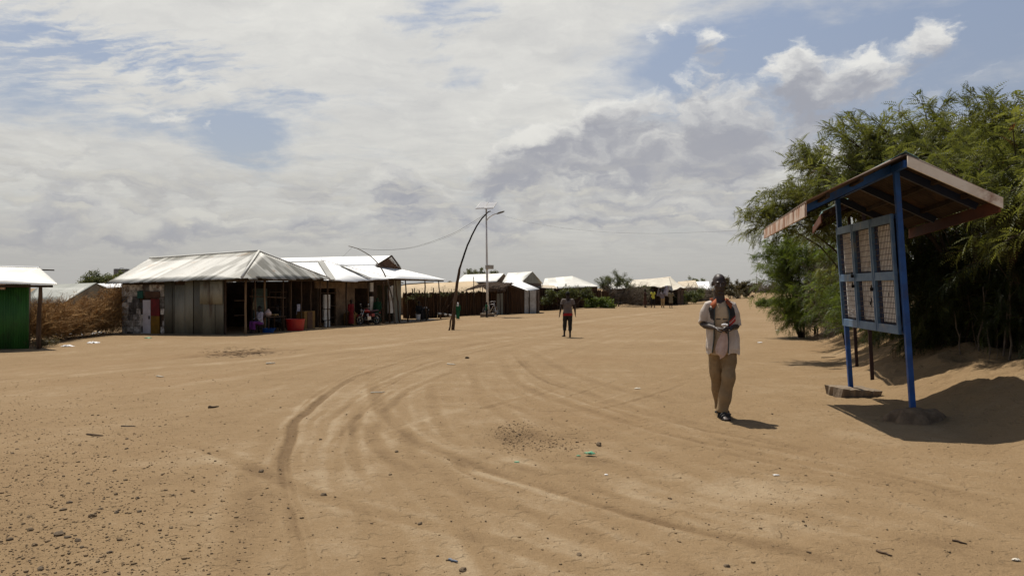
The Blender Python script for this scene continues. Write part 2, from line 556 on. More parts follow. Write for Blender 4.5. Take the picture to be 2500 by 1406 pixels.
M_('paper_board', (.84, .82, .80), (.72, .68, .65), 3.5, .85, c3=(.48, .41, .34), contrast=(.35, .62), bump=.3)
M_('mesh_wire', (.05, .05, .055), (.10, .07, .05), 20, .5, metal=.4)
M_('black_iron', (.015, .014, .013), None, 8, .5, metal=.5)
M_('concrete', (.23, .175, .12), (.14, .105, .072), 4, .95, bump=.6, bscale=30)
M_('grey_concrete', (.26, .25, .22), (.17, .16, .14), 3, .95, bump=.5)
M_('galv', (.62, .60, .58), (.50, .49, .47), 2, .45, metal=.3)
M_('panel_glass', (.42, .41, .40), (.38, .37, .37), 1.5, .25)
M_('lamp_grey', (.13, .13, .13), None, 5, .5)
M_('box_beige', (.42, .39, .34), None, 3, .6)
M_('tarp', (.62, .57, .47), (.46, .41, .33), .8, .8, c3=(.36, .28, .20), bump=.3, bscale=2)
M_('tan_sheet', (.46, .35, .22), (.38, .29, .18), .5, .85, c3=(.32, .24, .15))
M_('thatch', (.10, .060, .032), (.045, .028, .016), 9, .95, bump=.7, stretch=(1, 1, .4))
M_('brush', (.42, .26, .105), (.22, .125, .050), 6, .9, tone=.55)
M_('reed', (.090, .048, .024), (.045, .024, .013), 5, .95, bump=.6, stretch=(3, 3, .2), tone=.5)
M_('bark', (.085, .058, .038), (.035, .024, .016), 9, .95, bump=.7, stretch=(1, 1, .25))
M_('twig', (.13, .085, .05), (.07, .045, .028), 9, .9)
M_('grey_twig', (.17, .135, .10), (.09, .07, .05), 9, .9)
M_('stone', (.10, .076, .052), (.060, .046, .034), 12, .95, tonec=(.27, .185, .100), bump=.5, bscale=60)
M_('skin', (.034, .018, .012), (.024, .013, .009), 9, .5, spec=.5)
M_('skin_far', (.030, .017, .012), None, 9, .7)
M_('hair', (.006, .005, .005), None, 30, .9)
M_('eye_white', (.10, .085, .07), None, 30, .4)
M_('tee', (.52, .41, .27), (.42, .32, .21), 6, .9, c3=(.40, .31, .22), bump=.25, bscale=14)
M_('jkt_white', (.56, .49, .43), (.43, .37, .32), 5, .8, c3=(.36, .29, .23), bump=.25, bscale=14)
M_('jkt_black', (.030, .028, .026), (.018, .017, .016), 9, .75)
M_('jkt_orange', (.34, .090, .030), (.26, .065, .024), 9, .8)
M_('jkt_red', (.42, .030, .025), None, 9, .7)
M_('zip_teal', (.06, .085, .085), None, 9, .5)
M_('khaki', (.275, .195, .108), (.190, .132, .072), 5, .95, c3=(.10, .065, .035), bump=.35, bscale=12)
M_('sandal_black', (.016, .014, .013), (.03, .027, .024), 14, .6)
M_('toe_nail', (.12, .07, .05), None, 14, .5)
M_('ink', (.10, .09, .075), None, 40, .9)
M_('cloth_pink', (.52, .40, .36), (.40, .29, .26), 8, .7, bump=.2, bscale=20, spec=.5)
M_('grey_tee', (.17, .142, .125), (.12, .10, .09), 5, .95, bump=.2)
M_('red_cloth', (.30, .012, .016), (.22, .010, .012), 5, .9)
M_('dark_red_cloth', (.16, .008, .010), None, 5, .9)
M_('charcoal', (.030, .027, .024), (.02, .018, .016), 5, .95)
M_('green_cloth', (.010, .105, .038), (.007, .065, .026), 4, .9)
M_('dark_green_cloth', (.006, .045, .018), None, 4, .9)
M_('white_cloth', (.68, .66, .64), (.55, .53, .50), 4, .9)
M_('lilac_cloth', (.42, .40, .45), (.30, .28, .34), 4, .9)
M_('purple_cloth', (.15, .03, .16), None, 4, .9)
M_('yellow_cloth', (.62, .58, .08), (.50, .46, .06), 4, .9)
M_('black_cloth', (.014, .013, .014), None, 4, .9)
M_('sand_cloth', (.42, .30, .15), (.32, .22, .10), 4, .9)
M_('mauve_cloth', (.24, .20, .21), None, 4, .9)
M_('olive_cloth', (.20, .165, .10), (.14, .115, .07), 8, .9)
M_('brown_cloth', (.075, .035, .020), None, 4, .9)
M_('red_plastic', (.42, .012, .012), (.34, .010, .010), 2, .35, spec=.5)
M_('blue_plastic', (.012, .075, .30), None, 2, .4)
M_('carton', (.20, .115, .032), (.15, .085, .025), 2, .85)
M_('rubber', (.012, .012, .012), None, 9, .8)
M_('chrome', (.55, .55, .55), None, 9, .25, metal=.9)
M_('moto_red', (.34, .018, .018), None, 3, .3, spec=.6)
M_('seat_vinyl', (.10, .045, .05), None, 6, .5)
M_('amber', (.55, .25, .04), None, 6, .4)
M_('produce', (.34, .22, .08), (.20, .12, .05), 12, .8)
M_('white_bag', (.75, .73, .72), (.6, .58, .57), 5, .6, bump=.4, bscale=30)
M_('green_shred', (.11, .33, .19), None, 5, .6)
M_('blue_shred', (.14, .17, .22), None, 5, .6)
M_('wire_black', (.09, .09, .09), None, 5, .6)
M_('tank_grey', (.17, .175, .185), (.13, .135, .14), .8, .6)
M_('pale_litter', (.62, .56, .46), None, 5, .8)
MT['roof_old'] = roofmat('roof_old', (.15, .145, .12), (.40, .39, .35), (.25, .17, .10), .575)
MT['roof_new'] = roofmat('roof_new', (.68, .68, .66), (.85, .85, .83))
MT['roof_mid'] = roofmat('roof_mid', (.40, .39, .34), (.78, .76, .70), (.42, .33, .22), .66)
MT['roof_grey'] = roofmat('roof_grey', (.15, .16, .14), (.23, .24, .21))
MT['roof_tan'] = roofmat('roof_tan', (.34, .26, .17), (.50, .42, .30))
MT['roof_rust'] = roofmat('roof_rust', (.14, .085, .06), (.30, .24, .18), (.13, .055, .03), .5)
MT['roof_teal'] = roofmat('roof_teal', (.12, .30, .32), (.36, .52, .52), (.16, .12, .09), .62)
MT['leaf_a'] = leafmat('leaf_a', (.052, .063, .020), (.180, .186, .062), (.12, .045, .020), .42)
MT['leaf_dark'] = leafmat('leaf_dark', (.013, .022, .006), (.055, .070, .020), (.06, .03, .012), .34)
MT['leaf_b'] = leafmat('leaf_b', (.040, .066, .014), (.145, .180, .040), None, .42)
MT['leaf_far'] = leafmat('leaf_far', (.050, .062, .022), (.125, .135, .050), None, .3)
MT['leaf_dry'] = leafmat('leaf_dry', (.060, .050, .024), (.13, .10, .05), None, .2)


# ================================================================ generic shapes
def lerp(a, b, t): return a + (b - a) * t


def poly_at(pts, us, u):
    """pts: list of Vector, us: their u positions (ascending); interpolate."""
    return Vector([float(np.interp(u, us, [p[k] for p in pts])) for k in range(3)])


def roof_sheet(mb, lower, upper, pitch=.09, amp=.014, sheet=.82, rows=3, seed=0, mi=0, ragged=.05, tone=(0.2, 0.85), stripes=0.0, nper=4, under=None):
    """Corrugated sheet between an eave polyline and a ridge polyline (same horizontal direction); real corrugations, ragged eave, tone per sheet."""
    rnd = random.Random(seed)
    lower = [Vector(p) for p in lower]; upper = [Vector(p) for p in upper]
    d = lower[-1] - lower[0]; d.z = 0; d.normalize()
    ul = [(p - lower[0]).dot(d) for p in lower]; uu = [(p - lower[0]).dot(d) for p in upper]
    u0, u1 = min(ul[0], uu[0]), max(ul[-1], uu[-1])
    n = max(8, int((u1 - u0) / pitch * nper))
    mid_l = sum(lower, Vector()) / len(lower); mid_u = sum(upper, Vector()) / len(upper)
    nrm = d.cross(mid_u - mid_l).normalized()
    if nrm.z < 0: nrm = -nrm
    # slope direction (perpendicular to eave) : per unit of in-plane run
    sdir = (mid_u - mid_l); sdir -= d * sdir.dot(d)
    V = []; T = []
    # a corner of the roof may lie outside the other polyline's range (hips): close it along the hip edge
    def edge(pts, us, other, ous, u):
        if u < us[0]:
            # between other[0] and pts[0]
            t = (u - ous[0]) / max(1e-6, us[0] - ous[0]); return lerp(other[0], pts[0], max(0, min(1, t)))
        if u > us[-1]:
            t = (u - us[-1]) / max(1e-6, ous[-1] - us[-1]); return lerp(pts[-1], other[-1], max(0, min(1, t)))
        return poly_at(pts, us, u)
    rag = {}; ton = {}
    for i in range(n + 1):
        u = u0 + (u1 - u0) * i / n
        a = edge(lower, ul, upper, uu, u); b = edge(upper, uu, lower, ul, u)
        k = int(u / sheet)
        if k not in rag: rag[k] = rnd.uniform(-ragged, ragged * .4)
        L = (b - a).length
        if L > .3: a = a + (a - b) / L * (-rag[k])
        w = math.cos(2 * math.pi * u / pitch) * amp
        for j in range(rows + 1):
            t = j / rows
            p = lerp(a, b, t) + nrm * w
            V.append(tuple(p))
            rowk = int(t * (2.0 if L > 1.5 else 1.0) * .999)
            key = (k, rowk)
            if key not in ton: ton[key] = rnd.uniform(*tone)
            T.append(ton[key] + stripes * w / max(amp, 1e-6))
    m = rows + 1
    fc = np.array([(i * m + j, (i + 1) * m + j, (i + 1) * m + j + 1, i * m + j + 1) for i in range(n) for j in range(rows)], int)
    V = np.array(V)
    N = np.array(nrm) * .008
    nv = len(V)
    mb.add(np.concatenate([V + N, V - N]), np.concatenate([fc, fc[:, ::-1] + nv]), mi, np.concatenate([T, T]))
    # close the rim
    rim = []
    for i in range(n):
        rim.append((i * m, i * m + nv, (i + 1) * m + nv, (i + 1) * m))
        rim.append((i * m + rows, (i + 1) * m + rows, (i + 1) * m + rows + nv, i * m + rows + nv))
    for j in range(rows):
        rim.append((j, j + 1, j + 1 + nv, j + nv)); e = n * m
        rim.append((e + j, e + j + nv, e + j + 1 + nv, e + j + 1))
    off = mb.n - 2 * nv
    mb.f[-1] = np.concatenate([mb.f[-1], np.array(rim) + off]); mb.mi[-1] = np.full(len(mb.f[-1]), mi)
    if under is not None: mb.mi[-1][len(fc):2 * len(fc)] = under     # separate, darker underside
    return mb


def wall_quad(mb, p0, p1, z0, z1, th=.08, mi=0, tone=.5, z1b=None):
    """Upright wall from p0 to p1 (xy), base z0, top z1 (z1b at p1), thickness th."""
    p0 = Vector((p0[0], p0[1], 0)); p1 = Vector((p1[0], p1[1], 0))
    d = (p1 - p0).normalized(); n = Vector((-d.y, d.x, 0)) * th / 2
    zb = z1 if z1b is None else z1b
    q = [(p0.x, p0.y, z0), (p1.x, p1.y, z0), (p1.x, p1.y, zb), (p0.x, p0.y, z1)]
    q = [Vector(a) - n for a in q]
    return mb.prism(q, n * 2, mi, tone)


def corr_wall(mb, p0, p1, z0, z1, pitch=.1, amp=.012, mi=0, tone=.5, z1b=None, nper=4):
    p0 = Vector((p0[0], p0[1], 0)); p1 = Vector((p1[0], p1[1], 0)); L = (p1 - p0).length
    d = (p1 - p0) / L; nn = Vector((-d.y, d.x, 0)); n = max(4, int(L / pitch * nper))
    V = []
    for i in range(n + 1):
        u = L * i / n; w = math.cos(2 * math.pi * u / pitch) * amp
        zz = z1 if z1b is None else lerp(z1, z1b, i / n)
        for off in (w + .006, w - .006):
            q = p0 + d * u + nn * off
            V += [(q.x, q.y, z0), (q.x, q.y, zz)]
    fc = []
    for i in range(n):
        a, b = i * 4, (i + 1) * 4
        fc += [(a, b, b + 1, a + 1), (a + 2, a + 3, b + 3, b + 2), (a + 1, b + 1, b + 3, a + 3), (a, a + 2, b + 2, b)]
    fc += [(0, 1, 3, 2), (4 * n, 4 * n + 2, 4 * n + 3, 4 * n + 1)]
    return mb.add(V, np.array(fc), mi, tone)


def wobble(p0, p1, n, amp, rnd, bend=None):
    p0, p1 = Vector(p0), Vector(p1)
    out = []
    for i in range(n + 1):
        t = i / n
        q = lerp(p0, p1, t)
        if bend: q = q + Vector(bend) * math.sin(math.pi * t)
        if 0 < i < n: q = q + Vector((rnd.uniform(-amp, amp), rnd.uniform(-amp, amp), rnd.uniform(-amp, amp) * .4))
        out.append(q)
    return out


def pole(mb, base, top, r0, r1, rnd, n=6, amp=.02, mi=0, sides=7):
    pts = wobble(base, top, n, amp, rnd)
    mb.tube(pts, [lerp(r0, r1, i / n) * rnd.uniform(.9, 1.1) for i in range(n + 1)], sides, mi)
    return mb


# ---------------------------------------------------------------- foliage
def frond_template(nl, length, lw, ll, droop, rnd, seg_w=.002):
    """A feathery pinnate leaf along +x that droops to -z: narrow leaflets in two rows."""
    V, Fc = [], []
    for i in range(nl):
        t = (i + .8) / nl
        x = length * t; z = -droop * length * t * t
        tap = math.sin(math.pi * min(1, .18 + .82 * t)) * .75 + .35
        for s in (-1, 1):
            a = rnd.uniform(.55, .8) + .2 * t
            L = ll * tap * rnd.uniform(.85, 1.15)
            dx, dy = math.sin(a) * .5 * L, math.cos(a * .6) * L * s
            dz = -L * rnd.uniform(.15, .5)
            w = lw * tap
            b = len(V)
            V += [(x, 0, z), (x + dx * .5 + w, dy * .5, z + dz * .35), (x + dx, dy, z + dz), (x + dx * .5 - w, dy * .5, z + dz * .6)]
            Fc.append((b, b + 1, b + 2, b + 3))
    return np.array(V), np.array(Fc)


def clump_template(n, r, lw, ll, rnd):
    """A small tuft of leaves for shrubs seen from afar."""
    V, Fc = [], []
    for i in range(n):
        d = Vector((rnd.gauss(0, 1), rnd.gauss(0, 1), rnd.gauss(0, .8))).normalized()
        p = d * r * rnd.uniform(.1, 1)
        u = Vector((rnd.gauss(0, 1), rnd.gauss(0, 1), rnd.gauss(-.2, .7))).normalized()
        w = u.cross(Vector((rnd.gauss(0, 1), rnd.gauss(0, 1), rnd.gauss(0, 1)))).normalized() * lw
        b = len(V)
        V += [tuple(p), tuple(p + u * ll * .5 + w), tuple(p + u * ll), tuple(p + u * ll * .5 - w)]
        Fc.append((b, b + 1, b + 2, b + 3))
    return np.array(V), np.array(Fc)


def scatter(mb, tmpls, pos, xdir, roll, scale, tone, rs, mi=0):
    """Place template leaves: pos (n,3), xdir (n,3) leaf direction, roll, scale, tone per leaf."""
    n = len(pos)
    which = rs.randint(0, len(tmpls), n)
    X = xdir / (np.linalg.norm(xdir, axis=1, keepdims=True) + 1e-9)
    up = np.tile(np.array([0, 0, 1.0]), (n, 1))
    Y = np.cross(up, X); l = np.linalg.norm(Y, axis=1, keepdims=True)
    Y = np.where(l > .05, Y / (l + 1e-9), np.array([0, 1.0, 0])); Z = np.cross(X, Y)
    cr, sr = np.cos(roll)[:, None], np.sin(roll)[:, None]
    Y2 = Y * cr + Z * sr; Z2 = -Y * sr + Z * cr
    for k, (tv, tf) in enumerate(tmpls):
        s = np.where(which == k)[0]
        if not len(s): continue
        V = (X[s][:, None] * tv[None, :, 0:1] + Y2[s][:, None] * tv[None, :, 1:2] + Z2[s][:, None] * tv[None, :, 2:3]) * scale[s][:, None, None] + pos[s][:, None]
        m = len(tv)
        fc = (tf[None] + (np.arange(len(s)) * m)[:, None, None]).reshape(-1, tf.shape[1])
        mb.add(V.reshape(-1, 3), fc, mi, np.repeat(tone[s], m))
    return mb


_rs0 = random.Random(5)
FROND = [frond_template(9, .24, .0085, .050, .40, _rs0) for _ in range(4)]
FROND_C = [frond_template(6, .25, .011, .055, .5, _rs0) for _ in range(4)]
TUFT = [clump_template(9, .16, .022, .12, _rs0) for _ in range(4)]
TUFT_S = [clump_template(12, .15, .010, .10, _rs0) for _ in range(4)]


def tree(name, label, cat, base, stems, clumps, leaf, seed, tw_per=10, fr_per=26, frond=None, tw_len=(.5, 1.0), stem_r=.06, fscale=(.7, 1.25), droop=.35, group=None, barkmat='bark', spread=.10, fill=0.0, updir=.15, tone=(0, 1), root=None):
    """Tree or shrub: stems from the base to each clump (centre, radius), twigs in the clump, feathery leaves along the twigs."""
    rnd = random.Random(seed); rs = np.random.RandomState(seed)
    T = thing(name, label, cat, base, group)
    tr = MB(); cr = MB()
    P, D, S, TN = [], [], [], []
    for ci, (c, r, *opt) in enumerate(clumps):
        c = Vector(c)
        k = opt[0] if opt else 1.0
        st = Vector(stems[min(range(len(stems)), key=lambda i: (Vector(stems[i]).xy - c.xy).length)]) if len(stems) > 1 else Vector(stems[0])
        st = st + Vector((rnd.uniform(-.12, .12), rnd.uniform(-.12, .12), -.1))
        hgt = (c - st).length
        mid = lerp(st, c, .5) + Vector((0, 0, hgt * updir)) + Vector((rnd.uniform(-.1, .1), rnd.uniform(-.1, .1), 0)) * hgt * .5
        limb = []
        for i in range(8):
            t = i / 7
            q = st * (1 - t) ** 2 + mid * 2 * t * (1 - t) + c * t * t
            limb.append(q + Vector((rnd.uniform(-1, 1), rnd.uniform(-1, 1), rnd.uniform(-.5, .5))) * .03 * hgt * (0 if i in (0,) else 1) * .5)
        r0 = stem_r * (.5 + .5 * min(1, hgt / 3)) * rnd.uniform(.7, 1.1)
        tr.tube(limb, [lerp(r0, r0 * .22, i / 7) for i in range(8)], 6)
        outw = (c - Vector(base)); outw.z = 0
        if outw.length > .01: outw.normalize()
        nt_ = max(2, int(tw_per * k))
        for t in range(nt_):
            s = limb[rnd.choice((4, 5, 5, 6, 6, 7))]
            dv = Vector((rnd.gauss(0, 1), rnd.gauss(0, 1), rnd.gauss(0, .8))).normalized()
            rr = r * rnd.uniform(.35, 1.0) if rnd.random() < .5 else r * rnd.uniform(.8, 1.12)
            e = c + Vector((dv.x * rr, dv.y * rr, dv.z * rr * .75))
            L = (e - s).length
            m2 = lerp(s, e, .5) + Vector((0, 0, .12 * L))
            tw = [s * (1 - a) ** 2 + m2 * 2 * a * (1 - a) + e * a * a for a in (0, .25, .5, .75, 1)]
            tw = [q + Vector((rnd.uniform(-1, 1), rnd.uniform(-1, 1), rnd.uniform(-1, 1))) * .025 * L for q in tw]
            # hanging end
            ed = (tw[-1] - tw[-2]).normalized(); tl = rnd.uniform(*tw_len) * .6
            tw.append(tw[-1] + ed * tl * .5 + Vector((0, 0, -droop * tl * .35)))
            tw.append(tw[-1] + ed * tl * .4 + Vector((0, 0, -droop * tl * .8)))
            tr.tube(tw, [lerp(max(.006, r0 * .25), .0025, i / 6) for i in range(7)], 4, cap=False)
            A = np.array([tuple(q) for q in tw])
            nf = int(fr_per * rnd.uniform(.7, 1.2))
            u = np.clip(rs.rand(nf) ** .75, 0, 1) * 5.0 + .98
            u = np.clip(u, .9, 5.99)
            i0 = u.astype(int); fr = (u - i0)[:, None]
            pos = A[i0] * (1 - fr) + A[np.minimum(i0 + 1, 6)] * fr
            dr = A[np.minimum(i0 + 1, 6)] - A[i0]; dr /= np.linalg.norm(dr, axis=1, keepdims=True) + 1e-9
            dr = dr * .7 + rs.normal(0, .55, (nf, 3)); dr[:, 2] -= droop
            P.append(pos + rs.normal(0, spread * .3, (nf, 3))); D.append(dr); S.append(rs.uniform(*fscale, nf))
            bt = rnd.uniform(0, 1)
            TN.append(np.clip(bt * .5 + rs.rand(nf) * .5, *tone))
        if fill:
            nf = int(fill * r * r * 100)
            q = rs.normal(0, 1, (nf, 3)); q /= np.linalg.norm(q, axis=1, keepdims=True); q *= (rs.rand(nf, 1) ** .4) * r; q[:, 2] *= .75
            P.append(q + np.array(c)); dd = rs.normal(0, 1, (nf, 3)); dd[:, 2] -= droop; D.append(dd); S.append(rs.uniform(*fscale, nf)); TN.append(np.clip(rs.rand(nf), *tone))
    P, D, S, TN = (np.concatenate(a) for a in (P, D, S, TN))
    zg = zbase(P[:, 0], P[:, 1]); ok = P[:, 2] > zg + .08
    P, D, S, TN = P[ok], D[ok], S[ok], TN[ok]
    scatter(cr, frond or FROND, P, D, rs.uniform(-.9, .9, len(P)), S, TN, rs)
    tr.build('trunk', MT[barkmat], T, smooth=True)
    cr.build('crown', MT[leaf], T)
    return T


# ================================================================ ground
def seg_dist(X, Y, pts):
    best = np.full(X.shape, 1e9); sidev = np.zeros(X.shape); par = np.zeros(X.shape)
    m = len(pts) - 1
    for i in range(m):
        ax, ay = pts[i]; bx, by = pts[i + 1]
        dx, dy = bx - ax, by - ay; L2 = dx * dx + dy * dy + 1e-9
        t = np.clip(((X - ax) * dx + (Y - ay) * dy) / L2, 0, 1)
        d2 = (X - ax - t * dx) ** 2 + (Y - ay - t * dy) ** 2
        cr = (dx * (Y - ay) - dy * (X - ax))
        u = d2 < best
        best = np.where(u, d2, best); sidev = np.where(u, np.sign(cr), sidev); par = np.where(u, (i + t) / m, par)
    return np.sqrt(best), sidev, par


def smooth_poly(pts, n=40):
    P = np.array(pts, float); k = len(P)
    out = []
    for i in range(k - 1):
        p0, p1, p2, p3 = P[max(i - 1, 0)], P[i], P[i + 1], P[min(i + 2, k - 1)]
        for t in np.linspace(0, 1, max(2, n // (k - 1)), endpoint=False):
            out.append(.5 * ((2 * p1) + (-p0 + p2) * t + (2 * p0 - 5 * p1 + 4 * p2 - p3) * t * t + (-p0 + 3 * p1 - 3 * p2 + p3) * t ** 3))
    out.append(P[-1])
    return np.array(out)


TRACKS = [   # polyline in photo pixels, half width (m), depth (m), tone change
    ([(790, 1480), (735, 1300), (702, 1170), (700, 1100), (728, 1030), (775, 980), (860, 925), (980, 885), (1130, 848), (1330, 812), (1600, 768), (1850, 736)], .095, .007, -.02),
    ([(803, 1480), (746, 1300), (711, 1170), (708, 1100), (736, 1030), (782, 980), (866, 925), (985, 886), (1133, 849), (1332, 813)], .020, .006, -.11),
    ([(776, 1480), (724, 1300), (693, 1170), (692, 1100), (720, 1030), (768, 979), (855, 924), (976, 884), (1128, 847), (1328, 811)], .020, .005, -.08),
    ([(640, 1480), (640, 1300), (655, 1150), (690, 1050), (760, 960), (900, 895), (1100, 850), (1330, 808)], .20, .008, -.06),
    ([(900, 905), (915, 960), (935, 1010), (985, 1055), (1080, 1100), (1230, 1150), (1420, 1210), (1700, 1290), (2000, 1360), (2300, 1440)], .10, .016, -.14),
    ([(905, 1030), (915, 1075), (945, 1110), (1010, 1150)], .08, .010, -.12),
    ([(985, 930), (980, 1000), (992, 1060), (1030, 1100)], .08, .008, -.10),
    ([(1050, 940), (1060, 1010), (1085, 1050), (1150, 1090)], .08, .008, -.09),
    ([(1215, 870), (1250, 920), (1320, 960), (1450, 1005), (1640, 1055), (1900, 1115), (2200, 1175), (2550, 1250)], .12, .013, -.11),
    ([(1255, 860), (1310, 915), (1420, 955), (1560, 1000), (1760, 1050), (2000, 1105)], .12, .012, -.10),
    ([(1280, 850), (1370, 900), (1500, 945), (1680, 985)], .14, .012, -.09),
    ([(420, 1070), (640, 1152), (800, 1215), (1000, 1268), (1250, 1335), (1500, 1420)], .085, .013, -.13),
    ([(0, 935), (300, 905), (620, 880), (900, 848), (1200, 812), (1500, 775), (1700, 752)], .55, -.006, .10),
    ([(300, 960), (640, 912), (900, 868), (1200, 828), (1450, 790)], .35, -.006, .07),
    ([(560, 1480), (590, 1330), (600, 1230), (640, 1120)], .12, .007, -.10),
    ([(1000, 1480), (960, 1330), (880, 1180), (850, 1080), (880, 990), (960, 930)], .10, .006, -.07),
    ([(1300, 1480), (1180, 1330), (1050, 1200), (930, 1090), (880, 1010)], .10, .007, -.08),
    ([(1900, 1480), (1600, 1370), (1300, 1260), (1090, 1170), (980, 1090)], .12, .008, -.09),
    ([(2600, 1400), (2250, 1320), (1900, 1250), (1600, 1170), (1380, 1100)], .14, .008, -.08),
    ([(2600, 1330), (2300, 1260), (2000, 1190), (1700, 1110), (1500, 1050)], .12, .006, .05),
    ([(1150, 880), (1160, 940), (1190, 990), (1280, 1040), (1400, 1090)], .09, .008, -.08),
]


def build_ground():
    az = np.concatenate([np.linspace(-180, -52, 40, endpoint=False), np.linspace(-52, -39, 60, endpoint=False), np.linspace(-39, 39, 820, endpoint=False),
                         np.linspace(39, 52, 60, endpoint=False), np.linspace(52, 180, 40)])
    az = az[:-1]
    r = np.concatenate([[0.35, .8, 1.4, 2.0, 2.5, 3.0], np.exp(np.linspace(math.log(3.3), math.log(70), 760)), np.exp(np.linspace(math.log(73), math.log(6000), 60))])
    A, Rr = np.meshgrid(np.radians(az), r, indexing='ij')
    X, Y = Rr * np.sin(A), Rr * np.cos(A)
    Z = zbase(X, Y)
    near = (Rr < 60) & (Y > -2)
    x, y = X[near], Y[near]
    dz = np.zeros(x.shape); tone = np.full(x.shape, .5)
    wx = .10 * fbm(x * .8, y * .8, 3); wy = .10 * fbm(x * .8 + 40, y * .8, 3)
    fade = np.clip((55 - np.hypot(x, y)) / 25, 0, 1)
    jitter = fbm(x * 3.1, y * 3.1, 3)
    pts_px = []
    for px, hw, dep, tn in TRACKS:
        pts = smooth_poly([tuple(on_ground(*q).xy) for q in px])
        d, sd, par = seg_dist(x + wx * .5, y + wy * .5, pts)
        d = d * (1 + .25 * jitter)
        g = np.exp(-(d / hw) ** 4) * np.clip(np.minimum(par * 9, (1 - par) * 9), 0, 1)
        rim = np.exp(-((d - hw * 1.5) / (hw * .5)) ** 2) * np.clip(np.minimum(par * 9, (1 - par) * 9), 0, 1)
        br = .75 + .6 * fbm(x * 1.7 + hw * 90, y * 1.7, 3)
        dz += .40 * (-dep * g + dep * .45 * rim) * br
        tone += 1.15 * tn * g * np.clip(br, 0.2, 1.3) - tn * .35 * rim
        pts_px.append(pts)
    # flow-aligned streaks: the fine comb of wheel marks that follows the main sweep
    d0, sd0, par0 = seg_dist(x, y, pts_px[0])
    sgn = d0 * sd0
    st = vnoise(sgn * 5.5 + wx * 6, par0 * 7.0) + .6 * vnoise(sgn * 13.0 + wx * 9, par0 * 14.0)
    road = np.exp(-((sgn + 2.4) / 3.4) ** 2)
    dz += st * .0022 * road; tone += st * .11 * road
    rr_t = np.random.RandomState(8)
    for k_ in range(72):
        a_, b_ = [(0, 8), (0, 3), (3, 4), (4, 8), (8, 19), (8, 9), (0, 15), (4, 17), (15, 16)][rr_t.randint(9)]
        f_ = rr_t.rand(); A_, B_ = pts_px[a_], pts_px[b_]
        u_ = np.linspace(0, 1, 24); pa = np.stack([np.interp(u_, np.linspace(0, 1, len(A_)), A_[:, c]) for c in (0, 1)], 1); pb = np.stack([np.interp(u_, np.linspace(0, 1, len(B_)), B_[:, c]) for c in (0, 1)], 1)
        lo, hi = sorted(rr_t.rand(2)); hi = max(hi, min(1, lo + .3)); sel = pa * (1 - f_) + pb * f_; sel = sel[int(lo * 23):int(hi * 23) + 1]
        if len(sel) < 3: continue
        bb = np.where((x > sel[:, 0].min() - .6) & (x < sel[:, 0].max() + .6) & (y > sel[:, 1].min() - .6) & (y < sel[:, 1].max() + .6))[0]
        xb, yb = x[bb], y[bb]
        d, sd, par = seg_dist(xb + wx[bb] * .6, yb + wy[bb] * .6, sel)
        hw = rr_t.uniform(.03, .07); en = np.clip(np.minimum(par, 1 - par) * 5, 0, 1) * np.clip(.6 + 1.2 * fbm(xb * 1.3 + k_ * 7, yb * 1.3, 3), 0, 1.2)
        g = np.exp(-(d / hw) ** 4) * en; rim = np.exp(-((d - hw * 1.7) / (hw * .6)) ** 2) * en
        dz[bb] += -.0035 * g + .003 * rim; tone[bb] += rr_t.choice([-.16, -.13, -.10, .10]) * g + .05 * rim
    # broad unevenness, hoof and foot marks
    dz += .020 * fbm(x * .35, y * .35, 3) + .009 * fbm(x * 1.6, y * 1.6, 4) + .007 * fbm(x * 7.0, y * 7.0, 3)
    tone += .10 * fbm(x * .5 + 9, y * .5, 4) + .07 * fbm(x * 2.2, y * 2.2 + 5, 3)
    pit = vnoise(x * 4.6 + wx * 3, y * 4.6); dz -= .012 * np.clip(pit - .22, 0, 1) * 3 * fade
    # stains and features read off the photograph, each a patch with its own outline
    for px, py, rx, ry, tn, h in ((1265, 1052, .30, .30, -.22, -.015), (590, 862, .95, .8, -.75, -.05), (500, 866, .6, .4, -.15, -.02), (1330, 1070, .6, .45, -.12, -.035), (1440, 1125, .22, .14, -.18, .02),
                                  (1800, 1205, .75, .45, .22, -.01), (1960, 1275, .6, .3, .14, -.01), (1640, 1230, .3, .2, .1, 0), (1550, 1225, .3, .2, -.06, 0), (480, 1125, .5, .3, .14, .0),
                                  (1545, 832, 2.0, 1.2, .10, 0), (800, 1160, .3, .25, .08, 0), (1070, 972, .25, .2, -.12, 0), (2050, 920, .9, .5, .06, .03), (250, 880, 4, 1.5, -.03, 0), (80, 1250, 1.2, .9, -.07, .015), (1165, 885, .7, .3, .08, 0)):
        c = on_ground(px, py)
        d = np.hypot((x - c.x) / rx, (y - c.y) / ry) * (1 + .7 * fbm(x * 2.3 + px, y * 2.3, 4))
        g = np.exp(-d ** 2.4)
        tone += tn * g; dz += h * g
    # the lump of earth heaped round the near post of the notice board
    d = np.hypot((x - 4.74) / .34, (y - 8.72) / .30) * (1 + .30 * fbm(x * 5, y * 5, 3))
    g = np.exp(-d ** 4); tone -= .10 * g
    Z[near] += dz * np.where(fade > 0, .25 + .75 * fade, .25)
    T = np.full(X.shape, .5); T[near] = .5 + .42 * np.tanh((tone - .5) / .30)
    # rougher earth on the bank
    bank = np.clip((X - np.interp(Y, _BY, _BX) + 1.6) / 1.4, 0, 1) * (Y > 2) * (Y < 60)
    Z += bank * .10 * fbm(X * 2.6, Y * 2.6, 5)
    global GRID
    GRID = (np.radians(np.append(az, 180.0)), r, np.concatenate([Z, Z[:1]], 0))
    na, nr = X.shape
    V = np.stack([X, Y, Z], -1).reshape(-1, 3)
    i, j = np.meshgrid(np.arange(na), np.arange(nr - 1), indexing='ij')
    a = i * nr + j; b = ((i + 1) % na) * nr + j
    fc = np.stack([a, a + 1, b + 1, b], -1).reshape(-1, 4)
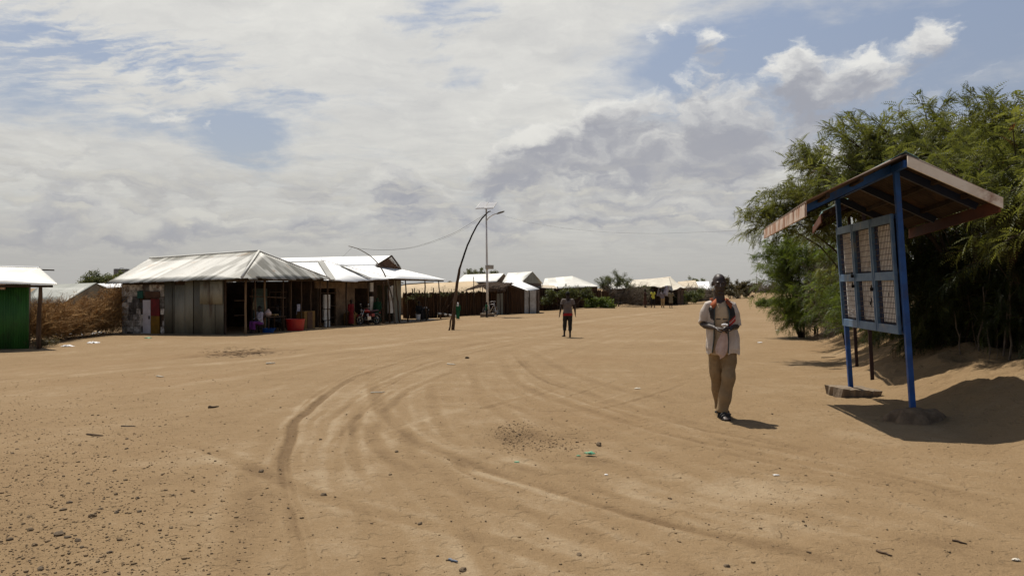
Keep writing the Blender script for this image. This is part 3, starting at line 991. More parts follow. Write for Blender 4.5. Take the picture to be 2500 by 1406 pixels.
    cap = len(V); V = np.concatenate([V, [[0, 0, float(Z[:, 0].mean())]]])
    mb = MB(); mb.add(V, fc, 0, np.concatenate([T.ravel(), [.5]]))
    # centre fan as degenerate-free quads: pair up columns
    k = np.arange(0, na - 1, 2)
    fan = np.stack([np.full(len(k), cap), k * nr, (k + 1) * nr, ((k + 2) % na) * nr], -1)
    mb.f[0] = np.concatenate([mb.f[0], fan]); mb.mi[0] = np.zeros(len(mb.f[0]), int)
    # material
    m, nt, bsdf = newmat('dirt')
    at = nt.nodes.new('ShaderNodeAttribute'); at.attribute_name = 'tone'; t = E(nt, at.outputs['Fac'])
    tc = nt.nodes.new('ShaderNodeTexCoord'); v = tc.outputs['Object']
    n1 = nnoise(nt, v, .35, 6, .6, .4); n2 = nnoise(nt, v, 2.6, 7, .65, .3); n3 = nnoise(nt, v, 22.0, 5, .7); n4 = nnoise(nt, v, 95.0, 3, .65)
    f = t + (n1 - .5) * .34 + (n2 - .5) * .46 + (n3 - .5) * .34 + (n4 - .5) * .34
    dark = nmix(nt, f.sstep(.05, .50), (.158, .100, .050), (.248, .167, .088))
    col = nmix(nt, f.sstep(.46, .92), dark, (.355, .268, .168))
    red = nnoise(nt, v, .16, 4, .5)
    col = nmix(nt, red.sstep(.48, .70) * .35, col, (.225, .138, .066))
    gr = nnoise(nt, v, 160.0, 2, .5)
    col = nmix(nt, gr.sstep(.665, .70) * .55, col, (.075, .045, .026))
    gp = nnoise(nt, v, 120.0, 2, .5)
    col = nmix(nt, gp.sstep(.69, .73) * .5, col, (.42, .33, .22))
    nt.links.new(col, bsdf.inputs['Base Color'])
    bsdf.inputs['Roughness'].default_value = .95; bsdf.inputs['Specular IOR Level'].default_value = .15
    n5 = nnoise(nt, v, 8.5, 3, .5, .4)
    hb = n2 * .5 + n3 * .55 + n4 * .28 + gr.sstep(.64, .72) * .25 - n5.sstep(.56, .66) * .36 + n5.sstep(.32, .22) * .22
    bp = nt.nodes.new('ShaderNodeBump'); bp.inputs['Strength'].default_value = .75; bp.inputs['Distance'].default_value = .045
    nt.links.new(hb.s, bp.inputs['Height']); nt.links.new(bp.outputs[0], bsdf.inputs['Normal'])
    mb.build('ground', m, None, smooth=True, origin=(0, 0, 0), label='open sandy dirt ground crossed by curving tyre tracks', cat='ground', kind='structure')


build_ground()


def zt(x, y):          # from here on: height of the finished ground, ruts and all
    A_, r_, Z_ = GRID
    a = min(max(math.atan2(x, y), A_[0]), A_[-1] - 1e-9); d = min(max(math.hypot(x, y), r_[0]), r_[-1] * .999)
    i = int(np.searchsorted(A_, a, 'right')) - 1; j = int(np.searchsorted(r_, d, 'right')) - 1
    u = (a - A_[i]) / (A_[i + 1] - A_[i]); v = (d - r_[j]) / (r_[j + 1] - r_[j])
    return float((Z_[i, j] * (1 - u) + Z_[i + 1, j] * u) * (1 - v) + (Z_[i, j + 1] * (1 - u) + Z_[i + 1, j + 1] * u) * v)


_og = on_ground


def on_ground(px, py):
    p = _og(px, py); p.z = zt(p.x, p.y); return p


# ================================================================ the row of shops along the left of the road
SX, NX = Vector((.34, .9404, 0)), Vector((-.9404, .34, 0))      # along the street, and back from it
C0 = Vector((-12.46, 34.0, 0))


def S(t, n, z=None, up=0.0):
    """Point t metres along the shop fronts, n metres behind them."""
    p = C0 + SX * t + NX * n
    p.z = zt(p.x, p.y) + up if z is None else z
    return p


rnd = random.Random(11)


def pole_post(parent, base, top, r=.05, mat='pole_wood', seed=0, name='post', amp=.018):
    m = MB(); pole(m, Vector(base) - Vector((0, 0, .1)), top, r, r * .8, random.Random(seed), 6, amp)
    return m.build(name, MT[mat], parent, smooth=True)


# ---------------------------------------------------------------- shop with patched walls and the old hipped roof
def shop_hip():
    T = thing('shop_house', 'long shop house with weathered hipped iron roof, patchwork tin wall and open front', 'house', S(3, 3), 'shop houses along the road')
    zf = -.62
    e0, e1, e2 = S(-.55, 7.75, 1.77), S(-.55, -.42, 2.0), S(6.55, -.42, 2.06)      # left, near and right eave corners
    e3 = S(6.55, 7.75, 1.9)
    rr, rl = S(3.0, 1.45, 3.42), S(3.0, 8.6, 3.14)
    m = MB()
    roof_sheet(m, [e0, e1], [rl, rr], seed=3, tone=(-.15, 1.1), ragged=.06, sheet=.27, rows=5)
    roof_sheet(m, [e1, e2], [rr, rr + SX * .05], seed=8, tone=(-.1, .95), ragged=.10, sheet=.36, rows=5)
    roof_sheet(m, [e2, e3], [rr, rl], seed=9, tone=(.1, .6))
    rf = m.build('roof', MT['roof_old'], T)
    c = MB(); c.tube([rl + Vector((0, 0, .03)), rr + Vector((0, 0, .03))], .055, 8); c.tube([rr + Vector((0, 0, .03)), lerp(rr, e1, .98) + Vector((0, 0, .03))], .05, 8); c.tube([rr + Vector((0, 0, .03)), lerp(rr, e2, .98) + Vector((0, 0, .02))], .04, 8)
    c.build('ridge_cap', MT['roof_mid'], rf, smooth=True)
    # --- side wall facing the camera: n from 1.0 (near) to 7.2
    def wz(n): return lerp(2.16, 1.96, n / 7.7)
    pm = MB(); r = random.Random(4)
    n0, n1 = 4.55, 7.25
    for row in range(9):
        z0 = zf - .25 + row * .29
        n = n1
        while n > n0 + .03:
            w = min(r.uniform(.28, .52), n - n0)
            if w < .12: w = n - n0
            a, b = S(-.0, n - .012, 0), S(-.0, n - w + .012, 0)
            off = SX * -r.uniform(0, .03)
            ztop = min(z0 + .275, wz(n))
            if 4.75 < n - w / 2 < 5.95 and row in (1, 2, 3, 4, 5, 6): n -= w; continue      # the doorway
            if ztop > z0: wall_quad(pm, a + off, b + off, z0, ztop, .05, tone=(r.choice((.08, .16, .62, .8, .9, .55, .75))))
            n -= w
    pm.build('patchwork_wall', MT['tin_patch'], T)
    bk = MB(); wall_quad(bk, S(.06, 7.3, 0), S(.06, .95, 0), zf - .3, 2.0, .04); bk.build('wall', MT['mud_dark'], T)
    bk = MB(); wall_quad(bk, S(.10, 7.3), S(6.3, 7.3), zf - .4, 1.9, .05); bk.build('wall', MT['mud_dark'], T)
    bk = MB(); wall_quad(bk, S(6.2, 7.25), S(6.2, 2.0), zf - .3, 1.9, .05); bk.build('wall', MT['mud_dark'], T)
    zd = zf - .02
    d = MB(); wall_quad(d, S(-.05, 5.85, 0), S(-.05, 5.37, 0), zd, zd + 1.62, .05); dw = d.build('door', MT['white_door'], T, label='white door leaf')
    h = MB(); h.box(S(-.10, 5.43, zd + .78), (.05, .05, .16), tone=.5); h.build('handle', MT['black_iron'], dw)
    d = MB(); wall_quad(d, S(-.05, 5.35, 0), S(-.05, 4.83, 0), zd + .86, zd + 1.68, .05, 0); wall_quad(d, S(-.05, 5.35, 0), S(-.05, 4.83, 0), zd, zd + .85, .05, 1)
    d.build('door', [MT['red_paint'], MT['yellow_paint']], T, label='red and yellow painted door leaf')
    d = MB(); wall_quad(d, S(-.06, 5.70, 0), S(-.06, 4.80, 0), zd + 1.73, zd + 2.04, .05); d.build('lintel', MT['brown_board'], T)
    d = MB(); wall_quad(d, S(-.06, 6.2, 0), S(-.06, 5.86, 0), zd + 1.70, zd + 2.06, .05); d.build('board', MT['teal_board'], T)
    d = MB(); wall_quad(d, S(-.07, 5.9, 0), S(-.07, 4.75, 0), zd - .14, zd - .02, .10); d.build('sill', MT['grey_concrete'], T)
    # plain iron sheets
    sh = MB(); n = 4.55; tones = [.22, .20, .52, .50, .24, .46, .34]; ws = [.5, .16, .62, .5, .55, .72, .50]
    for w, tn in zip(ws, tones):
        corr_wall(sh, S(-.03 - .02 * (tn > .4), n, 0), S(-.03 - .02 * (tn > .4), n - w + .01, 0), zf - .25, wz(n) - .05 - (.3 if tn == .52 else 0), .09, .009, tone=tn)
        n -= w
    corr_wall(sh, S(-.09, 2.35, 0), S(-.09, 1.78, 0), .82, 1.86, .09, .006, tone=.62); corr_wall(sh, S(-.10, 1.76, 0), S(-.10, 1.02, 0), .82, 1.88, .09, .006, tone=.68)
    sh.build('iron_sheet_wall', MT['grey_sheet'], T)
    # --- open shop front along the street, set back 1.9 m behind the posts
    k = 1.9
    for a, b, na, nb, zz in ((.3, 1.0, k, k, 1.2), (2.6, .1, k + 1.6, k + 1.6, 1.35), (3.0, 4.15, k, k, 1.5)):
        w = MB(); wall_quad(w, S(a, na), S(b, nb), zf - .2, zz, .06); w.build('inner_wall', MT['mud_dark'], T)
    w = MB(); corr_wall(w, S(3.05, k - .08), S(4.1, k - .08), zf - .2, 1.55, .12, .01, tone=.5); w.build('inner_wall', MT['green_grey'], T)
    for i, tpos in enumerate((4.25, 4.75, 5.2, 5.6)):
        w = MB(); w.beam(S(tpos, k - .1), S(tpos, k - .1, 1.5), .07); w.build('window_post', MT['dark_wood'], T)
    for zz in (.55, -.1, 1.35):
        w = MB(); w.beam(S(4.2, k - .1, zz), S(5.7, k - .1, zz), .05); w.build('window_rail', MT['dark_wood'], T)
    for i, (t, n, lean) in enumerate(((.25, .0, .03), (1.02, .05, -.05), (1.75, .1, .0), (3.0, .0, .02), (3.65, .0, .0), (4.45, -.05, .0), (5.3, .0, .03), (6.2, .0, .0))):
        pole_post(T, S(t, n), S(t + lean, n, 1.98), .055 if i in (0, 2) else .042, 'pale_wood' if i in (0, 2) else 'pole_wood', 40 + i)
    w = MB(); pole(w, S(.9, .3, 1.17), S(3.2, .0, 1.08), .025, .025, rnd, 5, .02); pole(w, S(.2, .6, .98), S(1.0, .6, .98), .02, .02, rnd, 4, .02); pole(w, S(.2, .6, .28), S(1.0, .6, .28), .02, .02, rnd, 4, .02)
    w.build('rail', MT['pole_wood'], T, smooth=True)
    w = MB(); pole(w, S(-.2, -.05, 1.93), S(6.4, -.05, 2.0), .05, .045, rnd, 10, .02); w.build('eave_beam', MT['dark_wood'], T, smooth=True)
    return T


shop_hip()


# ---------------------------------------------------------------- low white-roofed shop next along the street
def shop_white():
    T = thing('shop_house', 'low shop house with bright new iron roof, mud walls and barred dark window', 'house', S(10, 3), 'shop houses along the road')
    e0, e1, e2, e3 = S(6.35, 6.8, 2.0), S(6.75, -.4, 1.98), S(13.0, -.55, 2.16), S(13.0, 6.8, 2.1)
    rr, rl = S(9.3, 2.1, 3.12), S(9.3, 6.9, 3.10)
    m = MB()
    roof_sheet(m, [e0, e1], [rl, rr], seed=21, tone=(.5, .8), amp=.006, ragged=.03)
    roof_sheet(m, [e1, lerp(e1, e2, .35) - Vector((0, 0, .10)), e2], [rr, rr + SX * .05], seed=22, tone=(.8, 1.0), amp=.006, ragged=.05)
    roof_sheet(m, [e2, e3], [rr, rl], seed=23, tone=(.5, .8), amp=.006)
    rf = m.build('roof', MT['roof_new'], T)
    c = MB()
    for a, b, w_ in ((rr, e1, .34), (lerp(rr, e2, .28), lerp(e1, e2, .62) + Vector((0, 0, .02)), .30), (rl, rr, .14)):
        c.beam(a + Vector((0, 0, .04)), lerp(a, b, .99) + Vector((0, 0, .04)), w_, .03)
    c.build('ridge_cap', MT['roof_old'], rf)
    c = MB(); pole(c, rr + Vector((0, 0, .10)), e2 + Vector((0, 0, .08)), .014, .012, rnd, 8, .03); c.build('roof_pole', MT['pole_wood'], T, smooth=True)
    k = .9
    def seg(name, mat, t0, t1, z0, z1, n=k, th=.1):
        w = MB(); wall_quad(w, S(t0, n), S(t1, n), z0, z1, th); return w.build(name, MT[mat], T)
    zf = -.75
    seg('wall', 'mud', 7.0, 12.6, 1.55, 1.95, k + .02)
    w = MB(); wall_quad(w, S(6.95, .30), S(7.5, .30), .42, 1.20, .1); wall_quad(w, S(6.95, .31), S(7.5, .31), -.20, .38, .1); wall_quad(w, S(7.05, .30), S(7.5, .30), zf, -.25, .1); w.build('pillar', MT['white_paint'], T)
    seg('wall', 'mud', 9.0, 11.0, zf - .2, 1.55)
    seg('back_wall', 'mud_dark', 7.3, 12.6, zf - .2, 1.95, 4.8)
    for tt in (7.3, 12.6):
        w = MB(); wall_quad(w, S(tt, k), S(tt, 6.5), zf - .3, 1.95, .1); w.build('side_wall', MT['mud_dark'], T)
    # barred opening
    w = MB()
    for z in (1.28, .55, -.12, -.6): w.beam(S(7.5, k - .05, z), S(9.0, k - .05, z), .05)
    for t in (8.0, 8.5): w.beam(S(t, k - .05, -.75), S(t, k - .05, -.1), .035)
    w.build('window_bars', MT['dark_wood'], T)
    w = MB(); wall_quad(w, S(11.75, .25), S(12.1, .25), 1.35, 1.9, .08); wall_quad(w, S(11.75, .25), S(12.1, .25), .1, 1.05, .08); w.build('pillar', MT['white_paint'], T)
    for i, (t, n, mt) in enumerate(((6.9, .0, 'pole_wood'), (9.05, .2, 'dark_wood'), (11.1, .0, 'pole_wood'), (11.45, .2, 'dark_wood'), (12.7, -.1, 'pole_wood'), (13.0, .0, 'pole_wood'))):
        pole_post(T, S(t, n), S(t, n, 2.0), .05, mt, 70 + i)
    w = MB(); pole(w, S(6.8, -.1, 1.93), S(13.0, -.2, 2.02), .05, .045, rnd, 10, .02); w.build('eave_beam', MT['dark_wood'], T, smooth=True)
    return T


shop_white()


def shop_gablet():
    T = thing('shop_house', 'larger shop house with dazzling white roof, open triangular gablet and verandah on poles', 'house', S(17, 3), 'shop houses along the road')
    e0, e1, e2, e3 = S(13.3, 8.0, 2.2), S(13.3, -.5, 2.17), S(21.0, -.6, 2.16), S(21.0, 8.0, 2.2)
    # ridge runs back from the street; the gablet stands above the street-side skirt
    rr, rl = S(16.6, 1.5, 3.76), S(16.6, 10.5, 3.72)
    gl, gr = S(15.1, 1.9, 3.05), S(18.5, 1.9, 2.98)
    m = MB()
    roof_sheet(m, [e0, e1], [S(15.1, 8.0, 3.05), gl], seed=31, tone=(.85, 1.0), amp=.006, ragged=.02)
    roof_sheet(m, [S(15.0, 9.6, 3.02), gl + NX * -.15], [rl, rr], seed=32, tone=(.85, 1.0), amp=.006, ragged=.02)
    roof_sheet(m, [S(18.6, 1.75, 2.95), S(18.6, 9.6, 2.95)], [rr, rl], seed=33, tone=(.8, 1.0), amp=.006, ragged=.02)
    roof_sheet(m, [e1, e2], [gl + Vector((0, 0, -.05)), gr + Vector((0, 0, -.05))], seed=34, tone=(.9, 1.0), amp=.006, ragged=.03)
    roof_sheet(m, [e2, e3], [gr, S(18.5, 8.0, 3.0)], seed=35, tone=(.8, 1.0), amp=.006, ragged=.02)
    rf = m.build('roof', MT['roof_new'], T)
    c = MB(); c.beam(rr + NX * -.05, gl + NX * -.12, .05, .1); c.beam(rr + NX * -.05, gr + NX * -.12, .05, .1); c.build('barge_board', MT['dark_wood'], rf)
    g = MB(); g.prism([gl + NX * -.06 + Vector((0, 0, -.05)), gr + NX * -.06 + Vector((0, 0, -.05)), S(16.6, 1.84, 3.66)], NX * .05, 0); g.beam(lerp(gl, gr, .06) + Vector((0, 0, .10)), lerp(gl, gr, .94) + Vector((0, 0, .10)), .04, .14)
    g.build('gable', MT['brown_board'], T)
    zf = -.72; k = 1.1
    def seg(name, mat, t0, t1, z0, z1, n=k, th=.1, n1=None):
        w = MB(); wall_quad(w, S(t0, n), S(t1, n if n1 is None else n1), z0, z1, th); return w.build(name, MT[mat], T)
    seg('wall', 'mud_dark', 13.4, 14.0, zf - .2, 2.1); seg('wall', 'grey_sheet', 16.2, 17.2, zf - .2, 2.1)
    seg('lintel', 'mud_dark', 14.0, 16.2, 1.75, 2.1)
    seg('back_wall', 'mud_dark', 13.6, 17.0, zf - .3, 2.2, 6.5); seg('side_wall', 'grey_sheet', 17.2, 17.2001, zf - .3, 2.3, k, .1, 7.5)
    seg('side_wall', 'mud_dark', 13.5, 13.5001, zf - .3, 2.2, k, .1, 7.5)
    w = MB(); wall_quad(w, S(13.35, -.1), S(13.95, -.1), -.02, 1.55, .07, z1b=1.75); w.build('sign_board', MT['white_paint'], T, label='whitewashed board hung between two verandah poles')
    for i, (t, n, dt) in enumerate(((13.2, -.2, .0), (14.2, -.35, -.35), (15.6, -.2, -.15), (18.3, -.2, .0), (20.4, -.3, -.1))):
        pole_post(T, S(t + .25, n), S(t + dt, n, 2.12), .05, 'pole_wood', 90 + i, amp=.045)
    w = MB(); pole(w, S(17.3, 1.4, 1.78), S(20.5, .2, 1.98), .035, .03, rnd, 6, .03); pole(w, S(13.3, -.3, 2.1), S(20.9, -.4, 2.08), .05, .04, rnd, 10, .02); pole(w, S(17.4, 1.0, 1.93), S(20.3, 3.0, 2.0), .03, .03, rnd, 6, .03)
    w.build('eave_beam', MT['dark_wood'], T, smooth=True)
    w = MB(); w.prism([S(13.7, -.15, zf - .4), S(20.6, -.25, zf - .4), S(20.6, 1.0, zf - .4), S(13.7, 1.0, zf - .4)], (0, 0, .46)); w.build('plinth', MT['grey_concrete'], T, bevel=.02)
    return T


shop_gablet()


# ================================================================ other houses
def house(label, eL, eR, rL, rR, roof='roof_mid', wall='mud', seed=0, tone=(.3, .9), amp=.012, inset=.25, name='house', cat='house', gable=None, ragged=.05, pitch=.09, nper=4, side_hip=False, door=None):
    """Pitched house: front eave eL-eR, ridge rL-rR (world points); the back slope mirrors the front."""
    eL, eR, rL, rR = (Vector(p) for p in (eL, eR, rL, rR))
    bL = Vector((2 * rL.x - eL.x, 2 * rL.y - eL.y, eL.z)); bR = Vector((2 * rR.x - eR.x, 2 * rR.y - eR.y, eR.z))
    mid = (eL + eR + bL + bR) / 4
    T = thing(name, label, cat, (mid.x, mid.y, zt(mid.x, mid.y)), 'houses of the settlement')
    m = MB()
    roof_sheet(m, [eL, eR], [rL, rR], seed=seed, tone=tone, amp=amp, ragged=ragged, pitch=pitch, nper=nper)
    roof_sheet(m, [bL, bR], [rL, rR], seed=seed + 1, tone=tone, amp=amp, ragged=ragged, pitch=pitch, nper=nper)
    m.build('roof', MT[roof], T)
    c = lambda p, q, t: lerp(p, q, t)
    def ins(p): return Vector((lerp(p.x, mid.x, inset / max(.5, (p - mid).xy.length)), lerp(p.y, mid.y, inset / max(.5, (p - mid).xy.length)), p.z))
    q = [ins(p) for p in (eL, eR, bR, bL)]
    w = MB()
    zb = min(zt(p.x, p.y) for p in q) - .3
    for i in range(4):
        a, b = q[i], q[(i + 1) % 4]
        wall_quad(w, a, b, zb, a.z + .02, .08, z1b=b.z + .02)
    w.build('wall', MT[wall], T)
    g = MB()
    for a, b, r in ((eL, bL, rL), (eR, bR, rR)):
        a2, b2 = ins(a), ins(b); r2 = Vector((lerp(r.x, mid.x, .02), lerp(r.y, mid.y, .02), r.z - .06))
        n = (b2 - a2).cross(Vector((0, 0, 1))).normalized() * .03
        g.prism([a2 - n, b2 - n, r2 - n], n * 2)
    g.build('gable', MT[gable or wall], T)
    if door:
        a, b = q[0], q[1]; d_ = MB()
        p0, p1 = lerp(a, b, door[0]), lerp(a, b, door[1]); nn = Vector((b.y - a.y, a.x - b.x, 0)).normalized() * .07
        wall_quad(d_, p0 + nn, p1 + nn, zt(p0.x, p0.y) - .05, a.z - .35, .06); d_.build('door', MT[door[2]], T)
    return T


# green iron shack at the left edge
def green_shack():
    T = thing('iron_shack', 'green painted iron shack with pale roof on a crooked corner post at left edge', 'shack', W(-150, 850, 30))
    eL, eR = W(-420, 690, 28.6), W(141, 694, 28.6); rL, rR = W(-420, 640, 31.0), W(96, 654, 31.0)
    m = MB()
    roof_sheet(m, [eL, eR], [rL, rR], seed=51, tone=(.55, .95), ragged=.04)
    b = Vector((-4.6, 4.9, 0)); roof_sheet(m, [eL + b, eR + b], [rL, rR], seed=52, tone=(.4, .9))
    rf = m.build('roof', MT['roof_mid'], T)
    c = MB(); c.tube([rL, rR], .05, 8); c.build('ridge_cap', MT['roof_new'], rf)
    c = MB(); pole(c, rR + Vector((-1, .1, -.06)), rR + Vector((.62, .0, -.10)), .035, .03, rnd, 3, .01); c.build('ridge_pole', MT['dark_wood'], T, smooth=True)
    x1 = W(70, 0, 29.2).x
    w = MB(); corr_wall(w, (eL.x, 29.2), (x1, 29.2), -1.1, 1.78, .10, .016); w.build('front_wall', MT['green_paint'], T)
    w = MB(); corr_wall(w, (x1 - .02, 29.2), (x1 - 2.55, 33.2), -1.1, 1.85, .12, .014); w.build('side_wall', MT['mud_dark'], T)
    w = MB(); wall_quad(w, (x1 - 2.55, 33.2), (eL.x - 2.5, 33.2), -1.1, 1.75, .06); w.build('back_wall', MT['mud_dark'], T)
    w = MB(); w.box(W(4, 700, 29.1), (.28, .05, .22)); w.build('patch', MT['rust_fascia'], T)
    p = G(95, 28.7); pole_post(T, p, W(99, 698, 28.75), .085, 'pole_wood', 7, amp=.03)
    w = MB(); pole(w, W(-420, 697, 28.75), W(128, 699, 28.75), .05, .05, rnd, 8, .015); w.build('eave_beam', MT['dark_wood'], T, smooth=True)


green_shack()

house('grey iron house behind the dry brush fence, gable end turned towards the road', W(40, 740, 46), W(154, 740, 43), W(100, 696, 49.5), W(235, 691, 47), 'roof_grey', 'grey_sheet', 60, (.3, .8), gable='grey_sheet', ragged=.02)
house('small house with white roof glimpsed between grey gabled house and patched shop', W(262, 703, 51), W(330, 700, 51), W(238, 693, 54), W(320, 690, 54), 'roof_new', 'mud', 62, (.6, 1), amp=.008)

# long tan-roofed house behind the reed fence
T_ = house('long house with sand coloured tarpaulin roof rising behind the reed fence', W(955, 728, 62), W(1205, 722, 62), W(985, 694, 67), W(1160, 687, 67.5), 'tan_sheet', 'mud', 64, (.4, .6), amp=.004, ragged=.02, pitch=.5)
house('house with band of white iron roof above the thatched shelter', W(1112, 690, 69), W(1212, 688, 69), W(1134, 671, 72.5), W(1230, 667.5, 72), 'roof_mid', 'mud', 66, (.6, 1), amp=.01)
house('gabled house with half white half tan roof and dark plank gable', W(1224, 694, 63.5), W(1272, 691, 61), W(1240, 667, 68), W(1300, 663, 64.5), 'roof_mid', 'plank', 68, (.35, 1), gable='grey_sheet')
house('hipped iron roofed house behind the green creepers, right of the gabled one', W(1322, 707, 71), W(1462, 699, 71), W(1330, 680, 76), W(1398, 674, 76), 'roof_mid', 'mud_dark', 70, (.35, .8))
house('low tan roofed hut with sagging eave between gabled and hipped houses', W(1294, 700, 66), W(1366, 706, 66), W(1290, 695, 69), W(1352, 697, 69), 'roof_tan', 'mud_dark', 72, (.4, .9))
house('pale roofed hut half hidden by the small thorn tree', W(1478, 706, 80), W(1545, 704, 80), W(1490, 692, 85), W(1535, 688, 85), 'roof_mid', 'mud_dark', 74, (.5, 1))
house('tan roofed hut behind bushes, just right of the tarpaulin house', W(1648, 704, 92), W(1706, 703, 92), W(1655, 688, 97), W(1698, 684, 97), 'roof_tan', 'mud_dark', 76, (.5, 1))
house('white iron roofed hut among bushes beside the head of the standing man', W(1688, 706, 95), W(1738, 708, 95), W(1692, 688, 100), W(1730, 687, 100), 'roof_new', 'mud_dark', 78, (.5, 1))
for i_, (a_, b_, top_, d_, rf_, lb_) in enumerate(((1838, 1856, 703, 230, 'roof_mid', 'tiny distant hut with pale roof nearest the thin leaning mast'), (1856, 1878, 699, 220, 'roof_new', 'tiny distant hut with brightest roof where the road ends'), (1872, 1886, 701, 240, 'roof_tan', 'tiny distant hut with rounded tan roof on the horizon'), (1884, 1906, 702, 215, 'roof_mid', 'tiny distant hut beside the right hand shrubs'), (1745, 1772, 700, 160, 'roof_tan', 'distant hut with tan roof peeping over the right hand hedge'))):
    house(lb_, W(a_, top_ + 6, d_), W(b_, top_ + 6, d_), W(a_ + 2, top_, d_ + 4), W(b_ - 3, top_ - .5, d_ + 4), rf_, 'mud_dark', 200 + i_, (.5, 1), pitch=.4, nper=3)


# tarpaulin covered house with the open dark front
def tarp_house():
    T = thing('tarpaulin_house', 'tarpaulin covered house with peaked canvas roof and dark open front', 'house', G(1600, 78))
    r = random.Random(3)
    d0 = 76
    nx, ny = 40, 14
    V = []; 
    for i in range(nx + 1):
        u = i / nx
        for j in range(ny + 1):
            v = j / ny
            px = lerp(lerp(1530, 1640, u), lerp(1546, 1634, u), v)
            py = lerp(lerp(703, 699, u) + 2.2 * math.sin(u * 19) * (1 - v), lerp(683, 675.5, u ** 1.5), v) + (1.6 * math.sin(math.pi * v) if v < 1 else 0)
            py += 1.2 * math.sin(u * 9 + v * 5) * math.sin(math.pi * v)
            V.append(tuple(W(px, py, d0 + 5 * v)))
    m = MB(); k = ny + 1
    fc = np.array([(i * k + j, (i + 1) * k + j, (i + 1) * k + j + 1, i * k + j + 1) for i in range(nx) for j in range(ny)])
    m.add(V, fc)
    V = []
    for i in range(nx + 1):          # right hand flank, peaked and drooping
        u = i / nx
        for j in range(ny + 1):
            v = j / ny
            a = W(lerp(1617, 1676, u), lerp(699, 703, u) + 9 * math.exp(-((u - .42) / .2) ** 2) + 1.0 * math.sin(u * 23), d0 + 3 * u - .3)
            b = W(lerp(1630, 1637, u), 675.5, d0 + 5)
            q = lerp(a, b, v); q.z -= .25 * math.sin(math.pi * v) * (1 - .3 * u)
            V.append(tuple(q))
    m.add(V, fc)
    V = [tuple(W(lerp(1546, 1680, u), lerp(683, 704, u), 81) + Vector((0, v * 6, -v * 1.0))) for u in np.linspace(0, 1, nx + 1) for v in np.linspace(0, 1, ny + 1)]
    m.add(V, fc)
    o = m.build('canopy', MT['tarp'], T, smooth=True)
    sm = o.modifiers.new('solid', 'SOLIDIFY'); sm.thickness = .03
    w = MB(); z0 = zt(*W(1600, 0, 79).xy) - .3
    wall_quad(w, W(1535, 0, 79.5), W(1670, 0, 80.5), z0, 1.75, .08); wall_quad(w, W(1535, 0, 77), W(1565, 0, 77), z0, 1.6, .08); wall_quad(w, W(1654, 0, 77.6), W(1668, 0, 79), z0, 1.5, .08); w.build('wall', MT['mud_dark'], T)
    w = MB()
    V = [tuple(W(lerp(1608, 1634, u) - 5 * v, lerp(699, 722, v) + 2 * math.sin(u * 7), 76.4 + .4 * math.sin(u * 6))) for u in np.linspace(0, 1, 13) for v in np.linspace(0, 1, 7)]
    w.add(V, np.array([(i * 7 + j, (i + 1) * 7 + j, (i + 1) * 7 + j + 1, i * 7 + j + 1) for i in range(12) for j in range(6)]))
    o = w.build('hanging_sheet', MT['lilac_cloth'], T, smooth=True, label='pale blue sheet hanging under the eave'); sm = o.modifiers.new('solid', 'SOLIDIFY'); sm.thickness = .02
    for i, px in enumerate((1560, 1612, 1662)): pole_post(T, G(px, 76.4), W(px, 701, 76.4), .06, 'dark_wood', 300 + i)


tarp_house()


# small shack with the white lean-to roof
def lean_shack():
    T = thing('shack', 'small reed shack with white sloping roof and whitewashed door boards', 'shack', G(1280, 57))
    a, b, c, d = W(1232, 689, 58), W(1288, 709.5, 56.6), W(1266, 684, 60), W(1317, 706, 59.5)
    m = MB(); roof_sheet(m, [b, d], [a, c], seed=81, tone=(.85, 1), amp=.006, ragged=.02); m.build('roof', MT['roof_new'], T)
    w = MB(); wall_quad(w, W(1240, 0, 57.2), W(1282, 0, 56.9), -.8, 1.75, .08, z1b=1.42); w.build('reed_wall', MT['reed'], T)
    w = MB(); wall_quad(w, W(1281, 0, 56.9), W(1291, 0, 56.8), -.62, 1.40, .08); wall_quad(w, W(1293.5, 0, 56.9), W(1309, 0, 56.9), -.65, 1.38, .06); w.build('door_board', MT['white_paint'], T)
    w = MB(); wall_quad(w, W(1309, 0, 56.9), W(1316, 0, 59), -.7, 1.4, .08); wall_quad(w, W(1240, 0, 59.5), W(1312, 0, 59.5), -.7, 1.5, .08); wall_quad(w, W(1240, 0, 57.2), W(1240, 0, 59.4), -.7, 1.8, .08); w.build('wall', MT['mud_dark'], T)
    for i, (px, d_) in enumerate(((1292, 56.6), (1312, 56.7))): pole_post(T, G(px, d_), W(px, 709, d_), .05, 'dark_wood', 120 + i)


lean_shack()


